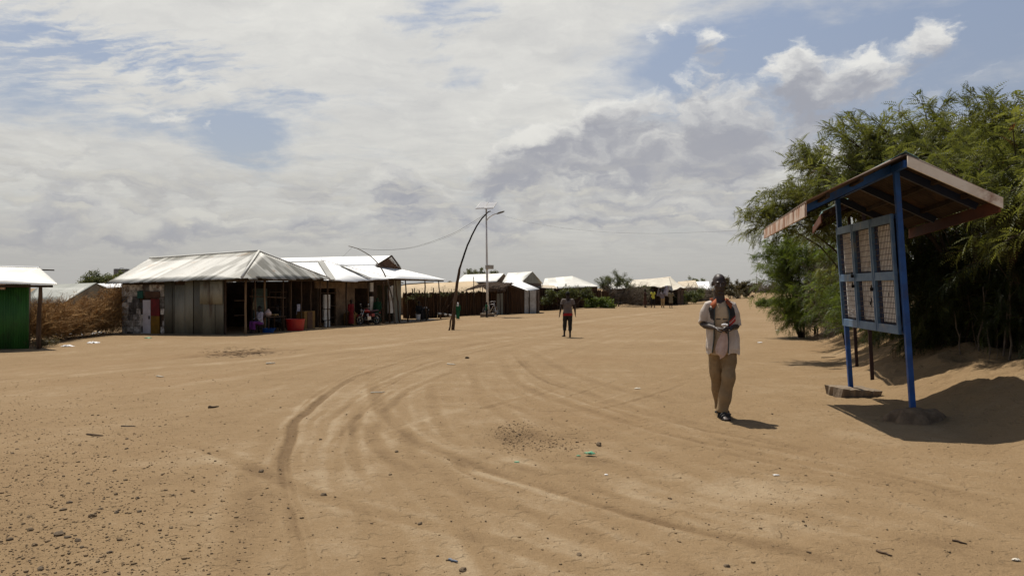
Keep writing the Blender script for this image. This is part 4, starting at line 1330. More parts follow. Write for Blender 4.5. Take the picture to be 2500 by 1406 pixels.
def thatch_shelter():
    T = thing('thatched_shelter', 'ragged thatched lean-to on sticks behind the street lamp', 'shelter', G(1195, 55.5))
    m = MB(); r = random.Random(8)
    lo = [W(1134, 709, 55), W(1178, 699, 54.6), W(1226, 704, 54.4)]; hi = [W(1176, 693, 57), W(1196, 690, 57), W(1256, 690, 57)]
    for i in range(340):
        u = r.random(); a = poly_at(hi, [0, .4, 1], u); b = poly_at(lo, [0, .5, 1], u)
        t0 = r.uniform(-.02, .6); t1 = t0 + r.uniform(.35, .6)
        j = lambda: Vector((r.uniform(-.12, .12), r.uniform(-.1, .1), r.uniform(-.05, .05)))
        m.tube([lerp(a, b, t0) + j(), lerp(a, b, (t0 + t1) / 2) + j() * .5, lerp(a, b, t1) + j() + Vector((0, 0, -.05 * r.random()))], [.03, .028, .012], 4, cap=False)
    V = [tuple(p + Vector((0, 0, -.05))) for p in hi + lo]; m.add(V, [(0, 1, 4, 3), (1, 2, 5, 4)])
    m.build('thatch', MT['thatch'], T)
    w = MB(); wall_quad(w, W(1213, 0, 55), W(1228, 0, 55), -.4, 1.15, .06, z1b=1.2); w.build('sheet', MT['grey_sheet'], T)
    for i, (px, top) in enumerate(((1140, 707), (1158, 676), (1180, 698), (1222, 703), (1240, 694))): pole_post(T, G(px, 54.8), W(px - 2, top, 54.8), .035, 'dark_wood', 130 + i)


thatch_shelter()


# ================================================================ fences
def stick_fence(label, pts, z_top, n, seed, mat='reed', name='fence', rad=(.02, .045), lean=.05, cat='fence'):
    r = random.Random(seed); m = MB()
    P = [Vector(p) for p in pts]; us = [0]
    for i in range(1, len(P)): us.append(us[-1] + (P[i] - P[i - 1]).xy.length)
    for i in range(n):
        u = us[-1] * (i + r.random()) / n; q = poly_at(P, us, u); zb = zt(q.x, q.y)
        off = Vector((r.uniform(-.05, .05), r.uniform(-.09, .09), 0)); zt_ = q.z + r.gauss(0, .05) + (r.uniform(.1, .4) if r.random() < .04 else 0)
        m.tube([(q.x + off.x, q.y + off.y, zb - .1), (q.x + off.x + r.uniform(-lean, lean), q.y + off.y, zt_)], r.uniform(*rad), 5, tone=r.random(), cap=True)
    for zf_ in (.35, .75):
        pt = [Vector((p.x, p.y - .06, lerp(zt(p.x, p.y), p.z, zf_))) for p in P]; m.tube(pt, .025, 5, tone=.6)
    return m.build(name, MT[mat], None, label=label, cat=cat)


stick_fence('dark reed fence with flat top running behind the solar street lamp', [W(985, 716, 55.4), W(1010, 716, 55.6), W(1130, 714, 56), W(1215, 714, 56), W(1245, 716, 56.4)], None, 520, 5)
stick_fence('dark stick fence overgrown with green creepers below the hipped roofed house', [W(1316, 706, 63), W(1400, 704, 64.5), W(1485, 712, 67)], None, 330, 6)


def brush_fence(label, pts, n, seed, hgt, thick, mat='brush', tw=(.5, 1.1), rad=.012, name='brush_fence', cat='fence', dirs=None):
    r = random.Random(seed); m = MB()
    P = [Vector(p) for p in pts]; us = [0]
    for i in range(1, len(P)): us.append(us[-1] + (P[i] - P[i - 1]).xy.length)
    for i in range(n):
        u = r.random() * us[-1]; q = poly_at(P, us, u); zb = zt(q.x, q.y)
        hh = (hgt if np.isscalar(hgt) else lerp(hgt[0], hgt[1], u / us[-1])) * (.78 + .32 * math.sin(u * 2.1 + seed) * math.sin(u * .83)) * (1 + .15 * r.random())
        h = hh * r.random() ** .75
        c = Vector((q.x + r.gauss(0, thick * .5), q.y + r.gauss(0, thick * .5) * (1 - .4 * h / max(hh, .1)), zb + h))
        a = r.gauss(.9, .5); L = r.uniform(*tw)
        dv = Vector((math.sin(a) * r.choice((1, 1, -1)), r.gauss(0, .5), math.cos(a) * .9 + .15)).normalized() * L
        tn = min(1, max(0, r.gauss(.5, .25)))
        kink = Vector((r.gauss(0, .1), r.gauss(0, .1), r.gauss(0, .06))) * L
        b = c + dv * .55 + kink
        m.tube([c, b, c + dv], [rad, rad * .7, rad * .3], 3, tone=tn, cap=False)
        for k in range(4):
            s_ = lerp(c, c + dv, r.uniform(.25, 1)); e = Vector((r.gauss(0, 1), r.gauss(0, 1), r.gauss(.2, .8))).normalized() * L * r.uniform(.12, .30)
            m.tube([s_, s_ + e], [rad * .5, rad * .2], 3, tone=tn, cap=False)
    return m.build(name, MT[mat], None, label=label, cat=cat)


brush_fence('thick orange brown brush fence between the green shack and the patched shop', [W(86, 0, 31.6), W(150, 0, 33.8), W(220, 0, 35.5), W(300, 0, 37.4)], 4200, 12, (1.15, 1.72), .65)
brush_fence('grey brown thorn brush fence in front of the pale hut', [W(1478, 0, 69), W(1520, 0, 70), W(1566, 0, 72)], 900, 14, 1.6, .7, 'grey_twig', rad=.016)
brush_fence('dry brown thorn hedge between the tarpaulin house and the standing man', [W(1655, 0, 88), W(1700, 0, 92), W(1740, 0, 95)], 500, 15, 1.4, .8, 'grey_twig', rad=.02, tw=(.6, 1.3))
brush_fence('long dark thorn hedge closing the far end of the road', [W(1836, 0, 205), W(1870, 0, 212), W(1935, 0, 200)], 500, 16, 1.7, 1.2, 'grey_twig', rad=.05, tw=(1.2, 2.4))
# trees, bushes


# ================================================================ vegetation
def C_(px, py, d, r, k=1.0): return (W(px, py, d), r, k)


# the big tree leaning over the notice boards
big = [C_(2070, 410, 14.5, .55, .7), C_(2105, 350, 14.5, .50, .7), C_(2160, 330, 14.2, .65), C_(2240, 335, 14, .7), C_(2330, 340, 13.6, .7), C_(2420, 350, 13, .7), C_(2500, 355, 12.5, .7),
       C_(2590, 370, 12.2, .8), C_(2110, 390, 14.5, .8), C_(2200, 370, 14.8, .9), C_(2290, 390, 14.6, .9), C_(2390, 400, 14, .95), C_(2480, 420, 13.4, .95), C_(2560, 450, 12.8, .95),
       C_(2150, 450, 15.5, .9), C_(2060, 440, 15.5, .7), C_(2380, 500, 14.5, 1.0), C_(2470, 530, 13.8, 1.0), C_(2560, 570, 13, 1.0), C_(2300, 500, 15, .9),
       C_(2415, 285, 12.6, .35, .4), C_(2480, 300, 12.4, .35, .4), C_(2440, 470, 10.6, .5, .8), C_(2530, 480, 10.8, .7), C_(2395, 470, 10.6, .30, .4), C_(2560, 400, 10, .8), C_(2620, 480, 9.6, .9), C_(2520, 400, 10.4, .6), C_(2640, 420, 9.4, .8), C_(2700, 520, 9.2, .9), C_(2600, 560, 10.2, .8), C_(2740, 420, 8.6, .9), C_(2490, 560, 11.0, .6), C_(2170, 470, 13, .8), C_(2290, 440, 12.4, .8), C_(2340, 425, 11.8, .7), C_(2400, 410, 11.4, .7), C_(2240, 500, 13.2, .7)]
tree('thorn_tree', 'big feathery thorn tree arching over the front notice board', 'tree', G(2400, 12.8), [G(2350, 14.2), G(2400, 13.0), G(2450, 12.6), G(2520, 12.0), G(2300, 15.5)], big, 'leaf_a', 1,
     tw_per=17, fr_per=32, tw_len=(.5, 1.0), stem_r=.075, fscale=(.75, 1.3), droop=.16, updir=.22)
mid = [C_(1970, 375, 15.5, .30, .45), C_(1850, 525, 17, .26, .3), C_(1885, 500, 17, .32, .5), C_(1880, 560, 17.5, .30, .4), C_(1935, 470, 16.6, .32, .5), C_(1985, 400, 15.6, .35, .5), C_(1990, 440, 16, .45, .7), C_(2030, 470, 16.5, .6), C_(1950, 520, 17, .45, .7), C_(1890, 530, 17, .38, .6), C_(1990, 540, 17, .6), C_(2040, 560, 17, .7), C_(1920, 500, 17, .4, .6), C_(1965, 480, 16.5, .5),
       C_(2110, 560, 17, .9), C_(2160, 620, 17, 1.0), C_(2100, 690, 17.5, 1.0), C_(2190, 720, 16.5, 1.0), C_(2240, 600, 16.2, 1.0), C_(2260, 480, 16, .9)]
tree('thorn_tree', 'slender thorn tree with long leafy sprays reaching left behind the notice boards', 'tree', G(2190, 17), [G(2150, 17.5), G(2200, 16.6), G(2120, 18.4)], mid, 'leaf_a', 2,
     tw_per=14, fr_per=30, stem_r=.026, fscale=(.8, 1.3), droop=.18, updir=.40)
low = [C_(2290, 560, 14.2, .75), C_(2280, 650, 13.8, .8), C_(2330, 620, 13.2, .8), C_(2300, 730, 13.4, .75), C_(2370, 700, 12.6, .75), C_(2420, 620, 12.4, .9), C_(2490, 640, 12, .9), C_(2560, 620, 11.5, 1.0), C_(2240, 700, 15, .8), C_(2240, 790, 14.6, .6),
       C_(2290, 800, 13.6, .5), C_(2450, 720, 12.2, .7), C_(2530, 720, 11.6, .8), C_(2340, 800, 12.9, .45, .8), C_(2590, 800, 11, .8), C_(2480, 800, 12.4, .55, .7), C_(2600, 700, 12, 1.0), C_(2420, 800, 13.6, .6), C_(2520, 830, 13.2, .7),
       C_(2380, 780, 15, .8), C_(2460, 760, 15.2, 1.0), C_(2550, 780, 14.5, 1.0), C_(2330, 700, 15.6, 1.0), C_(2440, 620, 15.6, 1.1), C_(2540, 640, 15, 1.1)]
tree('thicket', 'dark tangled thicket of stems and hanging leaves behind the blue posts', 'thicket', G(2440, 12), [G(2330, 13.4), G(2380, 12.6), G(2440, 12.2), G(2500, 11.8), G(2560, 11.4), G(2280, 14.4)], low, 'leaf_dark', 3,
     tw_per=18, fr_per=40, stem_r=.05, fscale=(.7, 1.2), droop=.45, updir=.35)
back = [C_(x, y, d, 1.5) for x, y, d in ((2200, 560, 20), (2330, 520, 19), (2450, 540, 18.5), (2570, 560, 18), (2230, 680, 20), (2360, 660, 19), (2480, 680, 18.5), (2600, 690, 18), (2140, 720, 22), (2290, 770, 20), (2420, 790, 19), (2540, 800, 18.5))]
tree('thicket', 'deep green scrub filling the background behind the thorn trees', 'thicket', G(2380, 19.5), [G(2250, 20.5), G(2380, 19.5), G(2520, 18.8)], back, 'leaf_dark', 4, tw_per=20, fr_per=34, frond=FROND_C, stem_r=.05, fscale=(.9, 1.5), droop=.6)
sh1 = [C_(1920, 640, 25, .75), C_(1905, 620, 25.5, .55), C_(1940, 610, 25, .85), C_(1985, 630, 24.5, .95), C_(2030, 620, 24, .9), C_(1930, 690, 25, .9), C_(1985, 700, 24.5, 1.0), C_(1960, 745, 24.6, .8), C_(2010, 740, 24, .9), C_(1940, 765, 24.6, .5), C_(1990, 770, 24.4, .5), C_(2050, 690, 23.5, 1.0), C_(2060, 760, 23, .8), C_(1895, 665, 26, .4, .5), C_(2090, 640, 23, 1.0)]
tree('shrub', 'bushy bright green shrub where the earth bank meets the road', 'shrub', G(1985, 25), [G(1960, 25), G(1995, 24.6), G(2030, 24.2)], sh1, 'leaf_b', 5, tw_per=24, fr_per=42, frond=FROND_C, stem_r=.045, fscale=(.75, 1.25), droop=.2)
sh2 = [C_(2040, 735, 19.5, .6), C_(2075, 760, 18.5, .55), C_(2090, 720, 19, .6), C_(2120, 770, 18, .5), C_(2050, 700, 20, .5), C_(2150, 790, 17, .45), C_(2180, 800, 16.2, .4)]
tree('shrub', 'low pale green shrub directly behind the far post of the notice boards', 'shrub', G(2080, 19), [G(2060, 19.2), G(2090, 18.8), G(2140, 17.6)], sh2, 'leaf_b', 6, tw_per=22, fr_per=36, frond=FROND_C, stem_r=.03, fscale=(.6, 1.0), droop=.1)
brush_fence('dry grey leafless bush caught between the green shrubs', [W(2005, 0, 21.5), W(2045, 0, 21)], 420, 33, 2.3, .45, 'grey_twig', rad=.006, name='dry_bush', cat='bush', tw=(.4, .8))


def bare_stems(label, spots, seed, mat='grey_twig'):
    m = MB(); r = random.Random(seed)
    for (x0, y0, x1, y1, d, rad) in spots:
        a, b = W(x0, y0, d), W(x1, y1, d + .2)
        pts = wobble(a, b, 8, .02, r); rad *= .62; m.tube(pts, [lerp(rad, rad * .4, i / 8) for i in range(9)], 5)
        for k in range(3):
            s_ = pts[r.randint(2, 7)]; m.tube([s_, s_ + Vector((r.uniform(-.3, .3), r.uniform(-.2, .2), r.uniform(-.1, .4)))], [rad * .4, rad * .15], 4)
    return m.build('dead_branches', MT[mat], None, label=label, cat='branches', smooth=True)


bare_stems('bleached dead stems and roots hanging in the dark thicket at the right edge',
           [(2360, 930, 2330, 760, 12.0, .03), (2375, 935, 2420, 640, 11.9, .03), (2420, 940, 2400, 700, 11.7, .035), (2440, 950, 2480, 600, 11.5, .03), (2395, 900, 2360, 700, 12.1, .018), (2470, 960, 2465, 650, 11.3, .035),
            (2500, 960, 2520, 560, 11.0, .03), (2340, 920, 2390, 820, 12.2, .02), (2330, 915, 2385, 840, 12.0, .02), (2410, 960, 2440, 830, 11.4, .012), (2440, 560, 2495, 720, 11.6, .012), (2300, 560, 2350, 660, 13, .016), (2450, 900, 2500, 860, 11, .012), (2430, 930, 2400, 860, 11.2, .012)], 3)

# far trees and bushes
def far_bush(label, clumps, base, seed, leaf='leaf_far', cat='bush', name='bush', tmpl=None, tw=12, fr=26, sc=(.8, 1.6), stem=.05, droop=0.0, fill=0):
    return tree(name, label, cat, base, [base, base + Vector((.4, .1, 0)), base - Vector((.4, 0, 0))], clumps, leaf, seed, tw_per=tw, fr_per=fr, frond=tmpl or TUFT, stem_r=stem, fscale=sc, droop=droop, tw_len=(.3, .6), spread=.3, fill=fill)


far_bush('flat topped acacia left of the grey water tank', [C_(215, 688, 58, .5), C_(240, 683, 58, .6), C_(265, 680, 58, .65), C_(290, 681, 58, .7), C_(312, 686, 58, .7), C_(230, 690, 58, .5)], G(262, 58), 21, cat='tree', name='acacia_tree')
far_bush('small umbrella shaped thorn tree before the pale hut', [C_(1470, 690, 70, .65), C_(1492, 680, 70, .75), C_(1515, 682, 70, .7), C_(1535, 688, 70, .6), C_(1508, 692, 70, .5), C_(1480, 700, 70, .4)], G(1498, 70), 22, cat='tree', name='acacia_tree', tw=10, fr=18, tmpl=TUFT_S)
far_bush('round green bush at the foot of the thorn fence', [C_(1450, 742, 63, .55), C_(1468, 736, 63, .65), C_(1484, 744, 63, .45), C_(1440, 748, 63, .3)], G(1465, 63), 23, 'leaf_b')
far_bush('green creepers spilling over the dark stick fence', [C_(1345, 716, 62.6, .35), C_(1372, 714, 62.8, .45), C_(1400, 712, 63, .45), C_(1432, 716, 63.4, .40), C_(1335, 734, 62.4, .25)], G(1390, 63), 24, 'leaf_far', name='creeper', cat='creeper', fr=14)
far_bush('dark green bush right of the tarpaulin house', [C_(1680, 722, 82, .8), C_(1700, 728, 81, .75), C_(1660, 730, 80, .6), C_(1712, 716, 84, .6)], G(1685, 82), 25, 'leaf_far')
far_bush('scrubby bush rising just behind the shoulder of the standing man', [C_(1775, 700, 108, 1.3), C_(1800, 696, 110, 1.5), C_(1820, 700, 110, 1.3), C_(1760, 690, 108, .9), C_(1790, 712, 106, 1.2), C_(1745, 715, 106, 1.2), C_(1822, 714, 108, 1.0)], G(1790, 108), 26, 'leaf_dry', sc=(1.3, 2.6))
far_bush('thin leafy treetop showing between the white roof and the standing man', [C_(1712, 690, 105, .9, .7), C_(1690, 686, 105, .7, .6), C_(1750, 686, 105, .9, .8)], G(1720, 105), 27, 'leaf_far', cat='tree', name='tree', sc=(1.0, 2.0), fr=14)
far_bush('bush overhanging the left side of the tarpaulin house', [C_(1548, 714, 74, .7), C_(1562, 722, 74, .7), C_(1575, 712, 74.6, .5)], G(1556, 74), 28, 'leaf_far')
far_bush('dark treetop above the band of white roof', [C_(1150, 668, 95, .7), C_(1172, 667, 95, .8), C_(1205, 669, 95, .4)], G(1165, 95), 29, 'leaf_far', cat='tree', name='tree', fr=18)
far_bush('weedy leaves growing along the top of the reed fence', [C_(1012, 718, 55.2, .3, .6), C_(1040, 716, 55.2, .3, .6), C_(1075, 712, 55.4, .4, .7), C_(1100, 715, 55.4, .3, .5), C_(1130, 712, 55.5, .3, .4), C_(1005, 728, 54.9, .3, .6)], G(1060, 55.2), 30, 'leaf_far', name='weeds', cat='weeds', fr=5, sc=(.4, .7))
far_bush('flat heap of green foliage lying where the road bends', [C_(1862, 740, 62, .35), C_(1882, 737, 62, .4), C_(1905, 738, 62, .4), C_(1925, 738, 61, .4), C_(1945, 740, 60, .4)], G(1895, 62), 31, 'leaf_b', cat='foliage', name='cut_foliage', sc=(.7, 1.2))
far_bush('sparse green weed beside the crooked post of the green shack', [C_(110, 838, 29.5, .28, .7), C_(98, 842, 29.3, .2, .6)], G(106, 29.6), 32, 'leaf_dry', cat='weed', name='weed', sc=(.35, .6))
far_bush('shrub line left of the leaning mast at the far end of the road', [C_(1930, 700, 190, 1.6), C_(1915, 702, 195, 1.3), C_(1890, 704, 225, 1.4), C_(1850, 705, 235, 1.4)], G(1915, 195), 34, 'leaf_dry', sc=(2, 4))
for i_, (px, py, d_, lb_) in enumerate(((1098, 694, 140, 'faint distant treetop left of the bent pole'), (1075, 697, 140, 'small distant bush on the skyline beside the white eave'))):
    far_bush(lb_, [C_(px, py, d_, .8, .6), C_(px + 10, py + 4, d_, .9, .6)], G(px, d_), 36 + i_, 'leaf_dry', cat='tree', name='tree', sc=(1, 2.2), fr=10)


# ================================================================ poles, wires, lamp, tank
def bent_pole():
    T = thing('utility_pole', 'tall crooked black wooden pole bending right, propped by a second stick', 'pole', on_ground(1105, 806))
    d = T.location.y
    pts = [(1106, 812, .095), (1108, 760, .09), (1113, 715, .085), (1120, 670, .078), (1124, 650, .055), (1138, 607, .048), (1152, 575, .044), (1168, 545, .040), (1180, 530, .036), (1190, 519, .032), (1197, 516, .028)]
    sm = smooth_poly([(a, b) for a, b, c in pts], 40); rad = .82 * np.interp(np.linspace(0, 1, len(sm)), np.linspace(0, 1, len(pts)), [p[2] for p in pts])
    r = random.Random(2)
    k = int(len(sm) * .42)
    m = MB(); P = [W(a, b, d) + Vector((r.uniform(-.012, .012), r.uniform(-.02, .02), 0)) for a, b in sm]
    m.tube(P[:k + 1], list(rad[:k + 1]), 9); m.build('lower_pole', MT['pole_wood'], T, smooth=True)
    m = MB(); m.tube(P[k - 2:], list(rad[k - 2:]), 8); m.build('upper_pole', MT['black_wood'], T, smooth=True)
    m = MB(); pole(m, W(1095, 812, d - .3), W(1117, 700, d), .04, .03, r, 8, .03); m.build('prop', MT['pole_wood'], T, smooth=True)
    return P[-3]


tip1 = bent_pole()


def curved_pole():
    T = thing('utility_pole', 'thin grey pole curving left above the white shop roofs', 'pole', S(12.9, -.7))
    d = T.location.y
    pts = [(966, 802), (962, 760), (958, 730), (950, 700), (938, 668), (927, 650), (918, 638), (905, 626), (890, 616), (872, 607), (851, 601)]
    sm = smooth_poly(pts, 50); n = len(sm)
    m = MB(); P = [W(a, b, d) for a, b in sm]; m.tube(P, [lerp(.055, .02, i / n) for i in range(n)], 7); m.build('pole', MT['grey_twig'], T, smooth=True)
    return W(860, 604, d)


tip2 = curved_pole()


def cable(label, pts, r=.010, name='cable'):
    m = MB(); sm = []
    P = np.array([tuple(p) for p in pts]); k = len(P)
    for i in range(k - 1):
        p0, p1, p2, p3 = P[max(i - 1, 0)], P[i], P[i + 1], P[min(i + 2, k - 1)]
        for t in np.linspace(0, 1, 8, endpoint=False):
            sm.append(.5 * ((2 * p1) + (-p0 + p2) * t + (2 * p0 - 5 * p1 + 4 * p2 - p3) * t * t + (-p0 + 3 * p1 - 3 * p2 + p3) * t ** 3))
    sm.append(P[-1]); m.tube([Vector(p) for p in sm], r, 5); return m.build(name, MT['wire_black'], None, label=label, cat='cable', smooth=True)


d1, d2 = tip1.y, tip2.y
cable('sagging cable from the bent black pole to the thin curved pole', [tip2] + [W(px, py, lerp(d2, d1, (px - 860) / 330)) for px, py in ((890, 608), (930, 610), (970, 608.5), (1010, 603), (1060, 588), (1110, 568), (1150, 545))] + [tip1], .007)
cable('second slacker cable hanging just below the sagging one', [tip2 - Vector((-.1, 0, .05))] + [W(px, py, lerp(d2, d1, (px - 860) / 330)) for px, py in ((930, 611), (1000, 606.5), (1050, 594), (1100, 576), (1150, 550))] + [tip1], .004)
cable('long thin cable from the bent black pole across to the right hand trees', [tip1] + [W(px, py, lerp(d1, 22, (px - 1190) / 700)) for px, py in ((1250, 533), (1330, 550), (1430, 563), (1560, 570), (1680, 568), (1800, 563), (1900, 555))], .0028)
cable('short cable running down from the curved pole to the shop roof behind', [tip2] + [W(px, py, d2 + (860 - px) * .05) for px, py in ((845, 619), (828, 636), (815, 648))], .006)
m_ = MB(); m_.tube([W(1845, 718, 150), W(1846, 700, 150), W(1848, 668, 150)], [.09, .07, .04], 6); m_.build('mast', MT['grey_twig'], None, label='thin leaning mast far down the road', cat='mast', smooth=True)


def street_lamp():
    d = 50.0; b = G(1190, d)
    T = thing('street_lamp', 'tall white solar street lamp with twin panels and battery box', 'street lamp', b)
    m = MB(); m.tube([b + Vector((0, 0, -.1)), W(1189.5, 690, d), W(1188, 600, d), W(1187, 505, d)], [.085, .08, .065, .05], 12); m.build('pole', MT['galv'], T, smooth=True)
    m = MB(); m.tube([W(1187.5, 540, d), W(1193, 532, d), W(1203, 525, d - .2), W(1216, 520.5, d - .4)], [.03, .03, .028, .025], 8); m.build('lamp_arm', MT['galv'], T, smooth=True)
    h = MB(); a, c = W(1213, 522, d - .4), W(1231, 516, d - .7)
    h.tube([a, lerp(a, c, .3), lerp(a, c, .7), c], [(.05, .04), (.13, .06), (.14, .06), (.06, .03)], 10); h.build('lamp_head', MT['lamp_grey'], T, smooth=True)
    for x0, x1 in ((1162, 1183), (1183.5, 1204)):
        q = [W(x0, 509.5, d - .9), W(x1 - 1.0, 508.8, d - .9), W(x1 + 8.6, 494.5, d + .9), W(x0 + 12, 495.5, d + .9)]
        up = (q[1] - q[0]).cross(q[3] - q[0]).normalized()
        p = MB(); p.prism(q, up * .035); pn = p.build('solar_panel', MT['panel_glass'], T)
        f = MB()
        for i in range(4): f.beam(q[i], q[(i + 1) % 4], .05, .05)
        f.build('panel_frame', MT['galv'], pn)
    m = MB(); m.beam(W(1187, 506, d), W(1187, 501, d), .08); m.beam(W(1170, 502.5, d), W(1205, 501.5, d), .05); m.build('bracket', MT['galv'], T)
    m = MB(); m.box(W(1195, 652, d - .1), (.56, .28, .27)); m.build('battery_box', MT['box_beige'], T, bevel=.015)
    m = MB(); m.box(W(1190, 770.5, d - .1), (.95, .8, .30)); m.build('base', MT['concrete'], T, bevel=.02)


street_lamp()
T_ = thing('water_tank', 'grey cylindrical water tank on a raised stand above the rooftops', 'water tank', G(297, 76))
m_ = MB(); c_ = W(297, 682, 76); m_.lathe((c_.x, c_.y, c_.z), [(.70, 0), (.735, .05), (.735, .42), (.72, .45), (.735, .48), (.735, 1.05), (.66, 1.10), (.2, 1.14), (.18, 1.18)], 28); m_.build('tank', MT['tank_grey'], T_, smooth=False)
m_ = MB(); m_.tube([c_ + Vector((.22, -.76, 0)), c_ + Vector((.22, -.76, 1.1))], .025, 6); m_.build('pipe', MT['black_iron'], T_)
m_ = MB(); m_.box(c_ + Vector((0, 0, -.06)), (1.6, 1.6, .1)); m_.build('platform', MT['dark_wood'], T_)
for sx_ in (-1, 1):
    for sy_ in (-1, 1):
        m_ = MB(); p_ = c_ + Vector((.7 * sx_, .7 * sy_, 0)); m_.beam((p_.x, p_.y, zt(p_.x, p_.y) - .1), (p_.x, p_.y, c_.z - .1), .1); m_.build('leg', MT['dark_wood'], T_)


# ================================================================ the two roofed notice boards
def notice_board(label, N, e, lean, L, hw_l, hw_r, z_ap, z_l, z_r, u0, u_l, u_a, zr_drop, roof, steel, first, seed):
    e = Vector((e[0], e[1], 0)).normalized(); v_ = Vector((e.y, -e.x, 0))
    N = Vector((N[0], N[1], 0))
    r = random.Random(seed)

    def K(u, v, z):
        p = N + e * u + v_ * v; return Vector((p.x - lean * z, p.y, z))
    T = thing('notice_board', label, 'notice board', (N.x, N.y, zt(N.x, N.y)), 'roofed notice boards')
    up = (K(0, 0, 1) - K(0, 0, 0)).normalized()

    def bar(m, a, b, w, h, mi=0, ref=None): m.beam(a, b, w, h, mi, up=ref or tuple(v_))
    pw = .062 if first else .058
    for u, ztop, z0 in ((0, z_ap - .12, zt(N.x, N.y) - .1), (L, z_ap - .16, zt((N + e * L).x, (N + e * L).y) - .1)):
        m = MB(); bar(m, K(u, 0, z0), K(u, 0, ztop), pw, pw); m.build('post', MT[steel], T, bevel=.006)
    # --- panel of six caged notice compartments
    zb, zm, zt_ = 1.0, 1.70, 2.44
    us = [.055, .78, 1.50, L - .055]
    vf = -.055
    m = MB(); fw = .105
    for i in range(3):
        a, b = us[i] + .008, us[i + 1] - .008
        for z in (zb + fw / 2, zm, zt_ - fw / 2): bar(m, K(a, vf, z), K(b, vf, z), fw, .035)
        for u in (a + .022, b - .022): bar(m, K(u, vf - .002, zb + .003), K(u, vf - .002, zt_ - .003), .04, .04)
    m.build('panel_frame', MT['blue_frame' if first else 'maroon_steel'], T, bevel=.004)
    m = MB()
    for i in range(1, 3): bar(m, K(us[i], .0, zb), K(us[i], .0, zt_), .05, .05)
    bar(m, K(.05, .03, zb + .02), K(L - .05, .03, zb + .02), .05, .05); bar(m, K(.05, .03, zt_ - .02), K(L - .05, .03, zt_ - .02), .05, .05)
    m.build('panel_support', MT['blue_steel' if first else 'maroon_steel'], T)
    for i in range(3):
        a, b = us[i] + .045, us[i + 1] - .045
        for k, (z0, z1) in enumerate(((zb + fw, zm - fw / 2), (zm + fw / 2, zt_ - fw))):
            # backing paper with torn edges
            bd = MB(); ny, nx = 22, 14; V = []
            for p in range(nx + 1):
                for q in range(ny + 1):
                    uu = lerp(a + .004 + (.09 if (i == 0) else .055), b - .004, p / nx); zz = lerp(z0 + .0, z1, q / ny)
                    if p == 0: uu += abs(r.gauss(0, .012)) + (.05 * max(0, math.sin(q * .7)) if (i == 0 and k == 0) else 0)
                    if q == 0: zz += abs(r.gauss(0, .015)) + .03
                    V.append(tuple(K(uu, vf + .062 + r.gauss(0, .0025), zz)))
            fc = [(p * (ny + 1) + q, (p + 1) * (ny + 1) + q, (p + 1) * (ny + 1) + q + 1, p * (ny + 1) + q + 1) for p in range(nx) for q in range(ny)]
            holes = {(1, 0): [(6, 9), (6, 10), (6, 11), (6, 12), (7, 9), (7, 10), (6, 8)], (0, 0): [(8, 15), (8, 14)], (2, 0): [(9, 16), (1, 0), (2, 0), (1, 1)], (2, 1): [(5, 18)]}.get((i, k), [])
            hs = {p * ny + q for p, q in holes}
            fc = [f for n_, f in enumerate(fc) if n_ not in hs]
            bd.add(V, fc, 0, r.uniform(.3, .7))
            o = bd.build('notice_paper', MT['paper_board'], T)
            so_ = o.modifiers.new('solid', 'SOLIDIFY'); so_.thickness = .004
            g = MB(); nv = int((b - a) / .047); nh = int((z1 - z0) / .066)
            for p in range(1, nv): u = lerp(a, b, p / nv); g.tube([K(u, vf + .012, z0), K(u + r.gauss(0, .002), vf + .012, z1)], .0034, 5, cap=False)
            for q in range(1, nh): z = lerp(z0, z1, q / nh); g.tube([K(a, vf + .006, z), K(b, vf + .006, z + r.gauss(0, .002))], .0042, 5, cap=False)
            g.build('wire_mesh', MT['mesh_wire'], T)
    bk = MB(); bk.prism([K(.05, vf + .085, zb + .02), K(L - .05, vf + .085, zb + .02), K(L - .05, vf + .085, zt_ - .02), K(.05, vf + .085, zt_ - .02)], tuple(v_ * .012)); bk.build('backing_sheet', MT['dark_blue'], T)
    if first:
        for u, z in ((1.50, 1.74), (1.50, 1.60), (.78, 1.56)):
            p = MB(); c = K(u, vf - .05, z); p.beam(c + up * .0, c - up * .042, .022, .036, up=tuple(v_))
            p.tube([c + e * -.012, c + e * -.012 + up * .026, c + up * .036, c + e * .012 + up * .026, c + e * .012], .0045, 6)
            p.build('padlock', MT['black_iron'], T)
    # --- roof
    m = MB()
    apN, apF = K(u0, 0, z_ap), K(u_a, 0, z_ap - zr_drop * .5)
    lN, lF = K(u0 - .02, -hw_l, z_l), K(u_l, -hw_l, z_l - zr_drop)
    rN, rF = K(u0 + .02, hw_r, z_r), K(u_l + .15, hw_r, z_r - zr_drop)
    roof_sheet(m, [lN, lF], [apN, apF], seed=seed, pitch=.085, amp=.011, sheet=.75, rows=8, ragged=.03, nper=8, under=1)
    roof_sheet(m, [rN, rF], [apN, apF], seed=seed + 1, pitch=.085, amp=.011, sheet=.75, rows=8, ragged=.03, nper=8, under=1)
    rf = m.build('roof', [MT[roof], MT['under_brown']], T, smooth=False)
    c = MB(); dz = Vector((0, 0, .028))
    c.prism([apN + dz, apF + dz, lerp(apF, lF, .14) + dz * .9, lerp(apN, lN, .14) + dz * .9], (0, 0, .004)); c.prism([apN + dz, apF + dz, lerp(apF, rF, .14) + dz * .9, lerp(apN, rN, .14) + dz * .9], (0, 0, .004))
    c.build('ridge_cap', MT['roof_teal'], rf)
    dn = Vector((0, 0, -.055))
